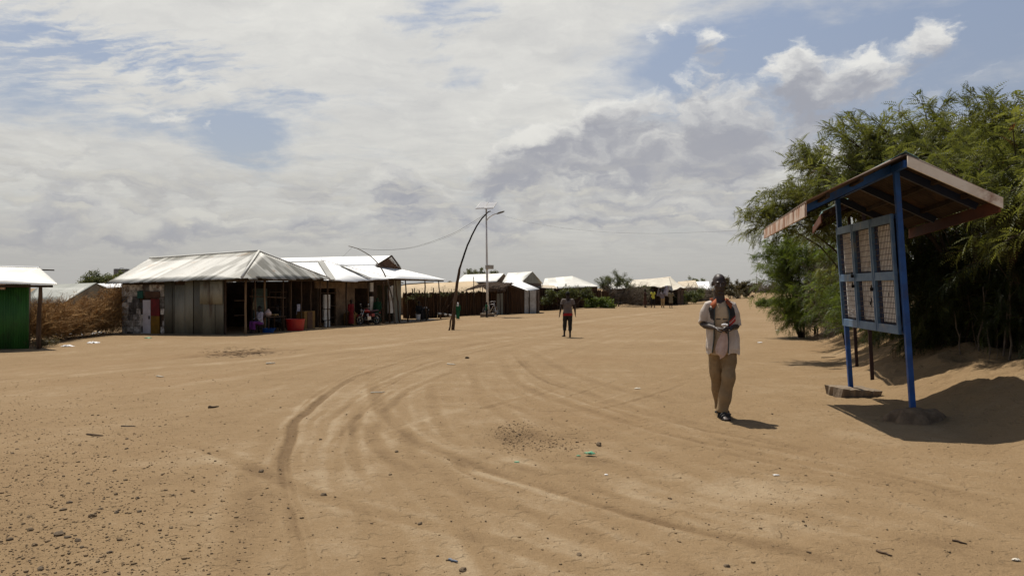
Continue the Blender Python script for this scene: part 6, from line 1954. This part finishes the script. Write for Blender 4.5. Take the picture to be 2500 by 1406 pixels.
    m.build('cloth', MT['cloth_pink'], None, smooth=True, label='limp pinkish cloth hanging from the hands of the standing man', cat='cloth')


front_man()


# ---------------------------------------------------------------- others
def gl(px, d): p = G(px, d); return p


def tee_band(ce, nn): return (ce[:, 2] < .935).astype(int)


walk = dict(hipA=(-.085, 0, .93), knA=(-.095, -.03, .50), anA=(-.085, .04, .09), hipB=(.085, 0, .93), knB=(.10, -.10, .51), anB=(.115, -.12, .10), elA=(-.27, .02, 1.13), wrA=(-.30, -.06, .89), elB=(.27, .04, 1.13), wrB=(.305, .0, .88), toeB=(.3, -1, 0), toeA=(-.1, -1, 0))
person('man walking away in grey tee shirt with red hem and dark trousers', gl(1386, 27.5), math.pi + .05, [('trousers', 'charcoal', .80, .012), ('shirt', 'grey_tee', .30, .83, ['grey_tee', 'red_cloth'], tee_band, 'shirt')], h=1.70, pose=walk, voxel=.012)
def G4(px, py=752, d=68): p = G(px, d); return p
st1 = dict(elA=(-.24, -.06, 1.14), wrA=(-.12, -.24, 1.16), anA=(-.07, .02, .09), anB=(.08, -.02, .09), knA=(-.08, 0, .5), knB=(.085, -.02, .5))
person('person in long brown wrap with pale scarf, leftmost of the four far figures', G4(1575), R(70), [('dress', 'brown_cloth', .3, .28, .02)], h=1.70, pose=st1, voxel=.016)
person('person in bright yellow top and black trousers among four far figures', G4(1594), R(200), [('trousers', 'black_cloth', .62, .012), ('shirt', 'yellow_cloth', .25, .86)], h=1.70, pose=dict(anA=(-.19, 0, .09), anB=(.14, 0, .09), knA=(-.14, -.02, .5), knB=(.12, -.02, .5)), voxel=.016)
person('person in pale mauve shirt and sand coloured trousers among four far figures', G4(1618), R(140), [('trousers', 'sand_cloth', .93, .014), ('shirt', 'mauve_cloth', .8, .86)], h=1.70, pose=dict(elA=(-.25, -.05, 1.16), wrA=(-.18, -.28, 1.20)), voxel=.016)
person('person in loose olive grey dress, rightmost of the four far figures', G4(1638, d=67), R(150), [('dress', 'olive_cloth', .6, .50, .0)], h=1.66, pose=dict(elA=(-.27, -.05, 1.18), wrA=(-.34, -.20, 1.10)), voxel=.016)
person('child in green robe and white headscarf beside the bent pole', gl(1118, 48), R(170), [('dress', 'green_cloth', .85, .12, -.02), ('headscarf', 'white_cloth')], h=1.12, voxel=.018, hair=None)
person('child in green shirt standing in front of the street lamp base', gl(1188, 48.6), R(110), [('shirt', 'green_cloth', .35, .80), ('trousers', 'black_cloth', .9, .012)], h=1.02, voxel=.018)
person('distant figure in green robe by the scrub left of the standing man', gl(1697, 84), R(180), [('dress', 'green_cloth', .7, .15, -.02), ('headscarf', 'dark_green_cloth')], h=1.45, voxel=.02, hair=None)
# in and before the shops
sit = dict(pelvis=(0, 0, .48), waist=(0, -.01, .64), chest=(0, -.03, .82), neck=(0, -.02, 1.0), head=(0, -.045, 1.175), shA=(-.185, -.02, .95), elA=(-.24, -.08, .68), wrA=(-.14, -.30, .60), shB=(.185, -.02, .95), elB=(.24, -.08, .68), wrB=(.10, -.30, .60),
           hipA=(-.09, 0, .47), knA=(-.13, -.42, .50), anA=(-.12, -.40, .09), hipB=(.09, 0, .47), knB=(.13, -.42, .50), anB=(.14, -.40, .09))
def seat_stool(p, label, z=.40):
    T = thing('stool', label, 'stool', p, 'stools of the shop keepers')
    m = MB(); m.box(p + Vector((0, 0, z - .03)), (.36, .36, .05)); m.build('seat', MT['dark_wood'], T)
    for a in (-1, 1):
        for b in (-1, 1):
            m = MB(); m.beam(p + Vector((a * .14, b * .14, -.05)), p + Vector((a * .13, b * .13, z - .055)), .04); m.build('leg', MT['dark_wood'], T)
p_ = S(1.05, -.0) + Vector((.1, .15, 0)); p_.z = zt(p_.x, p_.y)
seat_stool(p_, 'low wooden stool under the seated vendor in white')
person('vendor in white blouse and purple wrap seated at the shop corner', p_, R(-40), [('shirt', 'lilac_cloth', .75, .42), ('trousers', 'purple_cloth', .9, .016)], h=1.74, pose=sit, voxel=.014)
p_ = S(3.3, .55); seat_stool(p_, 'low wooden stool in the shade of the iron hipped shop')
person('dim figure in dark clothes seated in the shade behind the red tub', p_, R(-30), [('shirt', 'black_cloth', .8, .42), ('trousers', 'charcoal', .95, .02)], h=1.72, pose=sit, voxel=.016)
person('figure in dark red robe standing behind the parked motorcycle', S(9.4, .1), R(60), [('dress', 'dark_red_cloth', .8, .12, .02)], h=1.50, voxel=.018)
person('figure in dark green robe standing in the doorway of the white roofed shop', S(12.2, .0), R(10), [('dress', 'dark_green_cloth', .8, .08, .03), ('headscarf', 'dark_green_cloth')], h=1.60, voxel=.018, hair=None)
p_ = S(17.6, -.1); p_.z += .05; seat_stool(p_, 'low stool on the verandah of the gablet shop')
person('figure in black seated on the verandah of the gablet shop', p_, R(20), [('shirt', 'black_cloth', .85, .42), ('trousers', 'black_cloth', .95, .04)], h=1.70, pose=sit, voxel=.018)


# ================================================================ vehicles and goods
def wheel(parent, c, ax, rad, tyre=.045, spokes=14, rim=True):
    """c: centre; ax: axle direction"""
    a = Vector(ax).normalized(); u = a.cross(Vector((0, 0, 1))).normalized(); v = Vector((0, 0, 1))
    ring = lambda r: [c + u * (r * math.cos(t)) + v * (r * math.sin(t)) for t in np.linspace(0, 2 * math.pi, 29)]
    m = MB(); m.tube(ring(rad - tyre), tyre, 8, cap=False); ty = m.build('wheel', MT['rubber'], parent, smooth=True)
    m = MB(); m.tube(ring(rad - tyre * 2.0), tyre * .35, 6, cap=False)
    for i in range(spokes):
        t = 2 * math.pi * i / spokes; m.tube([c + a * (.03 if i % 2 else -.03), c + u * ((rad - tyre * 2) * math.cos(t)) + v * ((rad - tyre * 2) * math.sin(t))], .004, 4)
    m.tube([c - a * .05, c + a * .05], .04, 10); m.build('rim', MT['chrome'], ty)


def motorcycle():
    o = S(10.9, -.15); T = thing('motorcycle', 'red motorcycle parked in the shade before the white roofed shop', 'motorcycle', o)
    f = Vector((-.62, -.78, 0)).normalized(); s = Vector((-f.y, f.x, 0))     # heading towards the camera's left
    p = lambda x, y, z: o + f * x + s * y + Vector((0, 0, z))
    wheel(T, p(.64, 0, .30), s, .30); wheel(T, p(-.62, 0, .30), s, .30, .052)
    m = MB()
    for y in (-.08, .08): m.tube([p(.64, y, .30), p(.50, y, .66), p(.40, y, .92)], .024, 8)
    m.build('fork', MT['chrome'], T, smooth=True)
    m = MB(); m.tube([p(.87, 0, .47), p(.80, 0, .58), p(.64, 0, .635), p(.48, 0, .60), p(.38, 0, .52)], [(.06, .012)] * 5, 8, ref=(0, 0, 1)); m.build('mudguard', MT['moto_red'], T, smooth=True)
    m = MB(); m.tube([p(-.30, 0, .62), p(-.45, 0, .66), p(-.66, 0, .66), p(-.86, 0, .55), p(-.95, 0, .42)], [(.075, .015)] * 5, 8); m.build('mudguard', MT['chrome'], T, smooth=True)
    m = MB(); m.tube([p(.36, 0, .80), p(.30, 0, .83), p(.10, 0, .84), p(-.08, 0, .77)], [(.05, .05), (.13, .10), (.135, .105), (.09, .07)], 12); m.build('fuel_tank', MT['moto_red'], T, smooth=True)
    m = MB(); m.tube([p(-.05, 0, .80), p(-.20, 0, .79), p(-.45, 0, .83), p(-.72, 0, .85), p(-.78, 0, .84)], [(.09, .04), (.12, .05), (.125, .055), (.11, .05), (.05, .03)], 10); m.build('saddle', MT['seat_vinyl'], T, smooth=True)
    m = MB(); m.tube([p(.34, 0, .80), p(.10, 0, .36), p(-.20, 0, .34), p(-.30, 0, .60), p(.20, 0, .72)], .022, 6)
    for y in (-.07, .07): m.tube([p(-.22, y, .36), p(-.62, y, .30)], .02, 6); m.tube([p(-.35, y, .76), p(-.60, y, .32)], .03, 8)
    m.build('frame', MT['black_iron'], T, smooth=True)
    m = MB(); m.box(p(.02, 0, .40), (.26, .24, .20), rz=math.atan2(f.y, f.x)); m.tube([p(.05, 0, .48), p(.12, 0, .66)], .085, 12)
    for k in range(5): m.tube([p(.06 + .014 * k, 0, .52 + .032 * k), p(.063 + .014 * k, 0, .53 + .032 * k)], .10, 12)
    m.build('engine', MT['chrome'], T, bevel=.01)
    m = MB(); m.box(p(-.27, .12, .58), (.22, .03, .18), rz=math.atan2(f.y, f.x)); m.box(p(-.27, -.12, .58), (.22, .03, .18), rz=math.atan2(f.y, f.x)); m.build('side_panel', MT['moto_red'], T, bevel=.01)
    m = MB(); m.tube([p(.16, -.10, .50), p(.18, -.14, .30), p(-.1, -.16, .26), p(-.4, -.17, .30), p(-.9, -.18, .38)], [.02, .02, .025, .042, .045], 8); m.build('exhaust', MT['chrome'], T, smooth=True)
    m = MB(); m.tube([p(.16, -.40, .98), p(.28, -.30, 1.02), p(.38, 0, .96), p(.28, .30, 1.02), p(.16, .40, .98)], .014, 7); m.build('handlebar', MT['chrome'], T, smooth=True)
    for y in (-.30, .30):
        m = MB(); m.tube([p(.28, y, 1.02), p(.30, y * 1.15, 1.18)], .007, 5); m.ell(p(.31, y * 1.2, 1.22), (.055, .02, .045)); m.build('mirror', MT['chrome'], T, smooth=True)
    m = MB(); m.tube([p(.40, 0, .86), p(.47, 0, .86), p(.53, 0, .86)], [.05, .095, .10], 14); hd = m.build('headlight', MT['black_iron'], T, smooth=True)
    m = MB(); m.tube([p(.53, 0, .86), p(.545, 0, .86)], [.09, .075], 14); m.build('lens', MT['white_cloth'], hd, smooth=True)
    for y in (-.17, .17):
        m = MB(); m.ell(p(.42, y, .83), (.035, .03, .03)); m.build('indicator', MT['amber'], T, smooth=True)
    m = MB(); m.ell(p(-.90, 0, .70), (.05, .06, .04)); m.build('tail_light', MT['red_plastic'], T, smooth=True)
    m = MB(); m.tube([p(-.05, .12, .30), p(-.12, .30, .0)], .014, 6); m.build('stand', MT['black_iron'], T)


motorcycle()


def bicycle():
    o = G(1198, 51.2); T = thing('bicycle', 'small bicycle leaning beside the street lamp base', 'bicycle', o)
    f = Vector((.75, -.66, 0)).normalized(); s = Vector((-f.y, f.x, 0))
    p = lambda x, y, z: o + f * x + s * y + Vector((0, 0, z))
    wheel(T, p(.48, 0, .33), s, .33, .02, 18); wheel(T, p(-.48, 0, .33), s, .33, .02, 18)
    m = MB(); A, B, Cc, D_ = p(-.48, 0, .33), p(-.05, 0, .30), p(-.18, 0, .80), p(.33, 0, .84)
    for a, b in ((A, B), (A, Cc), (B, Cc), (B, D_), (Cc, D_)): m.tube([a, b], .018, 6)
    m.build('frame', MT['galv'], T, smooth=True)
    m = MB(); m.tube([p(.48, 0, .33), p(.33, 0, .86), p(.30, 0, .98)], .016, 6); m.build('fork', MT['galv'], T)
    m = MB(); m.tube([p(.20, -.28, 1.0), p(.30, -.12, 1.02), p(.30, .12, 1.02), p(.20, .28, 1.0)], .014, 6); m.build('handlebar', MT['galv'], T, smooth=True)
    m = MB(); m.tube([p(-.30, 0, .92), p(-.16, 0, .93), p(-.02, 0, .91)], [(.09, .03), (.06, .03), (.02, .02)], 8); m.build('saddle', MT['rubber'], T, smooth=True)


bicycle()


def tub(name, label, c, r0, r1, h, mat, cat, lx=1.0):
    m = MB(); m.lathe(c, [(r0 * .2, .0), (r0, 0), (lerp(r0, r1, .5), h * .5), (r1, h * .96), (r1 + .03, h * .965), (r1 + .03, h), (r1 - .015, h), (lerp(r0, r1, .5) - .02, h * .5), (r0 - .02, .03), (r0 * .2, .03)], 26)
    o = m.build(name, MT[mat], None, smooth=True, origin=c, label=label, cat=cat); e = o.modifiers.new('edge', 'EDGE_SPLIT'); e.split_angle = R(40)
    return o


p_ = S(3.25, -.55); tub('tub', 'big red plastic tub standing at the edge of the shop shade', p_, .40, .47, .58, 'red_plastic', 'tub')
p_ = S(1.55, -.25); tub('basin', 'wide blue basin on the ground by the vendor table', p_, .24, .34, .20, 'blue_plastic', 'basin')
p_ = S(17.2, -.25); p_.z += .10; tub('bucket', 'small white bucket at the edge of the concrete verandah', p_, .13, .17, .36, 'white_cloth', 'bucket')
# vendor table with goods
T_ = thing('table', 'rough plank vendor table on stick legs under the hipped roof', 'table', S(2.1, -.05))
m_ = MB(); zt0 = zt(*S(2.1, 0).xy)
for i_ in range(5): m_.beam(S(1.5, -.3 + .15 * i_, zt0 + .74), S(2.75, -.3 + .15 * i_, zt0 + .74), .13, .03, tone=.5)
m_.build('tabletop', MT['plank'], T_)
for t_ in (1.55, 2.7):
    for n_ in (-.28, .28):
        m_ = MB(); pole(m_, S(t_, n_), S(t_, n_, zt0 + .72), .03, .03, rnd, 3, .008); m_.build('leg', MT['pole_wood'], T_, smooth=True)
r_ = random.Random(6)
m_ = MB(); c_ = S(1.72, -.1, zt0 + .76); m_.ell(c_ + Vector((0, 0, .15)), (.17, .17, .16)); m_.ell(c_ + Vector((.02, 0, .30)), (.06, .06, .07)); m_.build('sack', MT['cloth_pink'], None, smooth=True, label='small pale sack standing on the vendor table', cat='sack')
m_ = MB()
for i_ in range(26): m_.ell(S(2.2 + r_.uniform(-.28, .28), -.05 + r_.uniform(-.18, .18), zt0 + .79 + r_.uniform(0, .05)), (.05, .05, .042), nu=8, nv=6)
m_.build('produce', MT['produce'], None, smooth=True, label='low heap of brownish produce spread on the vendor table', cat='produce', kind='stuff')
for i_, (t_, n_, z_, l_, mt_, lb_) in enumerate(((1.25, .3, 1.02, .55, 'olive_cloth', 'limp yellowish bag hanging from the shop rail'), (1.9, .35, .40, .6, 'dark_red_cloth', 'long reddish cloth hanging behind the vendor table'))):
    m_ = MB(); c_ = S(t_, n_, z_); m_.tube([c_, c_ - Vector((0, 0, l_ * .3)), c_ - Vector((0, 0, l_ * .8)), c_ - Vector((0, 0, l_))], [(.02, .02), (.09, .05), (.10, .06), (.03, .02)], 9); m_.build('hanging_bag' if i_ == 0 else 'hanging_cloth', MT[mt_], None, smooth=True, label=lb_, cat='bag' if i_ == 0 else 'cloth')
# brown cupboard
T_ = thing('cupboard', 'brown cupboard standing between two shop posts beside the red tub', 'cupboard', S(5.1, .1))
m_ = MB(); c_ = S(5.1, .15); m_.box(c_ + Vector((0, 0, .45)), (.95, .5, .95), rz=math.atan2(SX.y, SX.x)); m_.build('body', MT['carton'], T_, bevel=.01)
m_ = MB(); m_.box(S(5.1, -.115) + Vector((0, 0, .45)), (.44, .02, .86), rz=math.atan2(SX.y, SX.x)); m_.build('door', MT['brown_board'], T_)
m_ = MB(); V_ = [tuple(S(4.6 + .03 * math.sin(v * 5) + u * .28, .35 + .02 * math.sin(u * 9), .72 - v * .55 + .0)) for u in np.linspace(0, 1, 7) for v in np.linspace(0, 1, 9)]
m_.add(V_, np.array([(i * 9 + j, (i + 1) * 9 + j, (i + 1) * 9 + j + 1, i * 9 + j + 1) for i in range(6) for j in range(8)])); o_ = m_.build('hanging_cloth', MT['lilac_cloth'], None, smooth=True, label='pale lilac cloth draped above the brown cupboard', cat='cloth'); o_.modifiers.new('s', 'SOLIDIFY').thickness = .015
m_ = MB(); c_ = S(9.9, .45); m_.box(c_ + Vector((0, 0, .35)), (.7, .5, .7), rz=1.2); m_.box(c_ + Vector((0, 0, .73)), (.5, .4, .08), rz=1.2); m_.build('crate', MT['carton'], None, label='brown crate against the mud wall behind the motorcycle', cat='crate', bevel=.015)
m_ = MB(); a_, b_ = S(19.6, -.6, zt(*S(19.6, -.6).xy) + .42), S(21.6, -1.1); b_.z += .06
k_ = 7
for i_ in range(k_): m_.tube([lerp(a_, b_, i_ / k_), lerp(a_, b_, (i_ + 1) / k_)], .075, 8, mi=i_ % 2)
m_.build('striped_pole', [MT['white_paint'], MT['dark_wood']], None, label='white and dark banded pole lying down at the end of the verandah', cat='pole')
m_ = MB()
for t_, z_ in ((18.9, .75), (19.2, .85), (19.5, .70)): m_.ell(S(t_, .2, zt(*S(t_, .2).xy) + z_), (.12, .10, .09), nu=8, nv=6)
m_.build('bundle', MT['white_cloth'], None, smooth=True, label='pale bundles piled on the verandah rail of the gablet shop', cat='bundle', kind='stuff')
m_ = MB(); m_.box(S(19.2, .35) + Vector((0, 0, .45)), (.5, .9, .75), rz=.4); m_.build('chest', MT['black_wood'], None, label='dark wooden chest on the verandah of the gablet shop', cat='chest', bevel=.02)

# ================================================================ small things on the ground
def rock(r, rs, c, mb, tone, flat=.6):
    nu, nv = 7, 5
    n0 = mb.n
    mb.ell(c, (r * rs.uniform(.8, 1.3), r * rs.uniform(.6, 1.0), r * flat * rs.uniform(.7, 1.1)), Matrix.Rotation(rs.uniform(0, 6.28), 3, 'Z') @ Matrix.Rotation(rs.uniform(-.3, .3), 3, 'X'), nu, nv, tone=tone)
    v = mb.v[-1]; d = v - np.array(c)
    k = rs.uniform(.78, 1.18, len(v))
    for i in range(nv + 1):                      # keep the poles closed
        if i in (0, nv): k[i * nu:(i + 1) * nu] = 1.0
    mb.v[-1] = np.array(c) + d * k[:, None]


BIG = [(75, 1300, .050), (145, 1310, .085), (190, 1325, .045), (85, 1335, .048), (165, 1318, .040), (283, 1213, .042), (285, 1258, .048), (336, 1223, .036), (341, 1255, .040), (246, 1250, .038), (225, 1268, .055), (307, 1176, .038), (240, 1014, .040), (404, 1202, .030), (422, 1210, .030), (310, 1073, .042), (309, 1098, .036),
       (194, 1086, .034), (30, 1108, .036), (42, 1098, .038), (155, 1253, .040), (70, 1268, .030), (160, 1110, .030), (418, 1288, .032), (170, 1235, .034), (329, 1043, .026), (390, 1042, .028), (192, 1130, .042), (280, 1152, .034), (100, 1390, .04), (268, 1350, .034), (200, 1340, .03), (65, 1140, .034), (215, 1186, .036), (350, 980, .03), (25, 1325, .036)]
rs_ = np.random.RandomState(3)
for px, py, r in BIG:
    p = on_ground(px, py); m = MB(); r *= .48; rock(r * rs_.uniform(.85, 1.1), rs_, p + Vector((0, 0, r * .22)), m, rs_.uniform(.1, .7), .62)
    m.build('stone', MT['stone'], None, label='dark fist sized stone among those strewn over the left foreground dirt', cat='stone', group='stones strewn over the left foreground')
for px, py, r, lb in ((1140, 876, .10, 'dark clod lying alone on the road right of the wheel sweep'), (1462, 1086, .06, 'dark broken lump above the green plastic shreds'), (1130, 1392, .035, 'grey stone at the bottom edge of the picture, in the middle'), (1774, 1385, .030, 'dark pebble at the bottom edge below the standing man'), (790, 1207, .030, 'dark stone just right of the long wheel rut'),
                      (968, 1104, .028, 'small dark stone in the middle of the wheel sweep'), (1026, 1275, .028, 'grey stone right of centre between two wheel tracks'), (1413, 1354, .028, 'stone near the bottom, left below the green shreds'), (638, 1152, .045, 'flat clod on the track left of the long rut')):
    r *= .7; p = on_ground(px, py); m = MB(); rock(r, rs_, p + Vector((0, 0, r * .25)), m, .3); m.build('stone', MT['stone'], None, label=lb, cat='stone')
# gravel
m = MB(); N_ = 7000
for i in range(N_):
    k = rs_.rand()
    if k < .70: px, py = rs_.uniform(-120, 800) * rs_.uniform(.3, 1.0), 860 + 560 * rs_.rand() ** 1.0
    elif k < .755: px, py = 1262 + rs_.normal(0, 26) + rs_.normal(0, 10), 1050 + rs_.normal(0, 13)
    elif k < .82: px, py = 1330 + rs_.normal(0, 70), 1075 + rs_.normal(0, 22)
    elif k < .84: px, py = 1850 + rs_.normal(0, 130), 1240 + rs_.normal(0, 45)
    else: px, py = rs_.uniform(0, 2600), 850 + 570 * rs_.rand()
    d = EYE * F / (py - HY)
    x = (px - CX) / F * d
    if d > 22: continue
    r = min(.014, .0028 + .0022 * rs_.exponential(1.0)) * (1 + .015 * d)
    z = zt(x, d)
    nu, nv = 5, 3
    a = rs_.uniform(0, 6.28)
    m.ell((x, d, z + r * .3), (r * rs_.uniform(.8, 1.5), r * rs_.uniform(.6, 1), r * .65), Matrix.Rotation(a, 3, 'Z'), nu, nv, tone=rs_.rand() ** .45)
m.build('gravel', MT['stone'], None, origin=(0, 0, 0), label='loose gravel and crumbs of earth scattered over the dirt', cat='gravel', kind='stuff')


def stick(px0, py0, px1, py1, r, mat, label, name='stick', cat='stick', seed=0):
    a, b = on_ground(px0, py0), on_ground(px1, py1); a.z += r; b.z += r
    m = MB(); rr = random.Random(seed); m.tube(wobble(a, b, 5, r * .8, rr), [r, r * 1.1, r, r * .9, r * .8, r * .5], 6); return m.build(name, MT[mat], None, smooth=True, label=label, cat=cat)


stick(508, 996, 534, 995, .014, 'dark_wood', 'short thick dark stick lying on the dirt above the left track', seed=1)
stick(212, 1064, 252, 1066, .010, 'twig', 'thin straight twig on the stony dirt at left', seed=2)
stick(296, 1042, 330, 1043, .008, 'grey_twig', 'pale thin twig just above the stony patch at left', seed=3)
stick(2140, 1345, 2178, 1358, .007, 'twig', 'thin twig on the dirt at lower right', seed=4)
stick(2325, 1318, 2360, 1328, .006, 'dark_wood', 'dark curved bark strip on the dirt at lower right', seed=5)
stick(1095, 1368, 1118, 1374, .007, 'blue_shred', 'thin blue strip of plastic near the bottom of the picture', 'plastic_strip', 'litter', 6)
stick(905, 958, 940, 957, .010, 'pale_litter', 'pale straw bundle on the road in the wheel sweep', 'straw', 'litter', 7)
stick(1092, 891, 1112, 893, .014, 'pale_litter', 'pale flat scrap on the road below the lone clod', 'scrap', 'litter', 8)
stick(2005, 873, 2040, 871, .01, 'twig', 'brown twig on the dirt left of the concrete footing', seed=9)
stick(650, 889, 672, 888, .02, 'pale_litter', 'pale scrap lying past the dark debris patch', 'scrap', 'litter', 10)
stick(382, 920, 400, 921, .014, 'pale_litter', 'whitish scrap lying on the dirt at left', 'scrap', 'litter', 11)


def rag(px, py, size, mat, label, seed, name='litter', cat='litter', hgt=.4, lift=0.0):
    c = on_ground(px, py); r = np.random.RandomState(seed); n = 9; V = []
    for i in range(n + 1):
        for j in range(n + 1):
            u, v = i / n - .5, j / n - .5
            e = 1 - min(1, 2.0 * math.hypot(u, v)) ** 2
            V.append((c.x + size * (u * 1.6 + r.normal(0, .06)), c.y + size * (v + r.normal(0, .06)), c.z + .006 + lift + size * hgt * max(0, e * .5 + r.normal(0, .16))))
    keep = [(i * (n + 1) + j, (i + 1) * (n + 1) + j, (i + 1) * (n + 1) + j + 1, i * (n + 1) + j + 1) for i in range(n) for j in range(n) if math.hypot(i - n / 2 + .5, j - n / 2 + .5) < n * .5 + r.normal(0, .7)]
    m = MB(); m.add(V, keep); o = m.build(name, MT[mat], None, smooth=True, label=label, cat=cat); o.modifiers.new('s', 'SOLIDIFY').thickness = .003
    return o


rag(2042, 812, .46, 'white_bag', 'crumpled white plastic bag at the foot of the earth bank', 1, 'plastic_bag', 'plastic bag', .5)
rag(1440, 1113, .065, 'green_shred', 'largest shred of green plastic on a crumb of earth', 2, 'plastic_shred', 'litter', .5, .015)
rag(1412, 1112, .025, 'green_shred', 'small green plastic shred just left of the largest one', 3, 'plastic_shred', 'litter', .5)
rag(1262, 1127, .03, 'green_shred', 'faint green plastic thread left of the other shreds', 4, 'plastic_shred', 'litter', .12)
rag(1480, 1158, .018, 'white_bag', 'tiny white scrap below the green plastic', 5, 'scrap', 'litter', .5)
rag(1855, 838, .10, 'white_bag', 'white scrap on the dirt right of the standing man', 6, 'scrap', 'litter')
rag(1900, 808, .12, 'pale_litter', 'pale scrap between the standing man and the notice board', 7, 'scrap', 'litter')
rag(2480, 1368, .028, 'pale_litter', 'frayed pale scrap in the bottom right corner', 8, 'scrap', 'litter', .6)
rag(1556, 950, .06, 'pale_litter', 'pale scrap lying on the road left of the standing man', 9, 'scrap', 'litter')
rag(1895, 1160, .03, 'white_bag', 'speck of white litter below the standing man', 10, 'scrap', 'litter')
for i_, (px, py, s_, lb_) in enumerate(((152, 820, .55, 'white rubbish heap by the foot of the brush fence, left end'), (185, 818, .6, 'flattened white rubbish in the middle of the brush fence foot'), (240, 815, .45, 'crumpled pale rubbish at the right end of the brush fence'), (165, 846, .3, 'white scrap out on the dirt before the brush fence'), (228, 838, .3, 'pale scrap out on the dirt nearer the patched shop'), (361, 826, .2, 'bright green scrap before the painted door'))):
    rag(px, py, s_, 'green_shred' if i_ == 5 else 'white_bag', lb_, 20 + i_, 'rubbish' if i_ < 3 else 'scrap', 'litter', .35)
# dry litter in the hollow on the left and charcoal crumbs
m = MB(); rr_ = random.Random(17)
for i in range(260):
    px, py = 590 + rr_.gauss(0, 38), 862 + rr_.gauss(0, 6); a = on_ground(px, py) if i % 2 == 0 else a + Vector((rr_.uniform(-.3, .3), rr_.uniform(-.2, .2), 0))
    t = rr_.uniform(0, 6.28); L = rr_.uniform(.06, .22)
    m.tube([a + Vector((0, 0, .01)), a + Vector((math.cos(t) * L, math.sin(t) * L, rr_.uniform(.01, .05)))], [.005, .002], 3, tone=rr_.random(), cap=False)
m.build('dry_debris', MT['twig'], None, label='patch of dark dry twigs and chaff in a hollow of the road', cat='debris', kind='stuff')
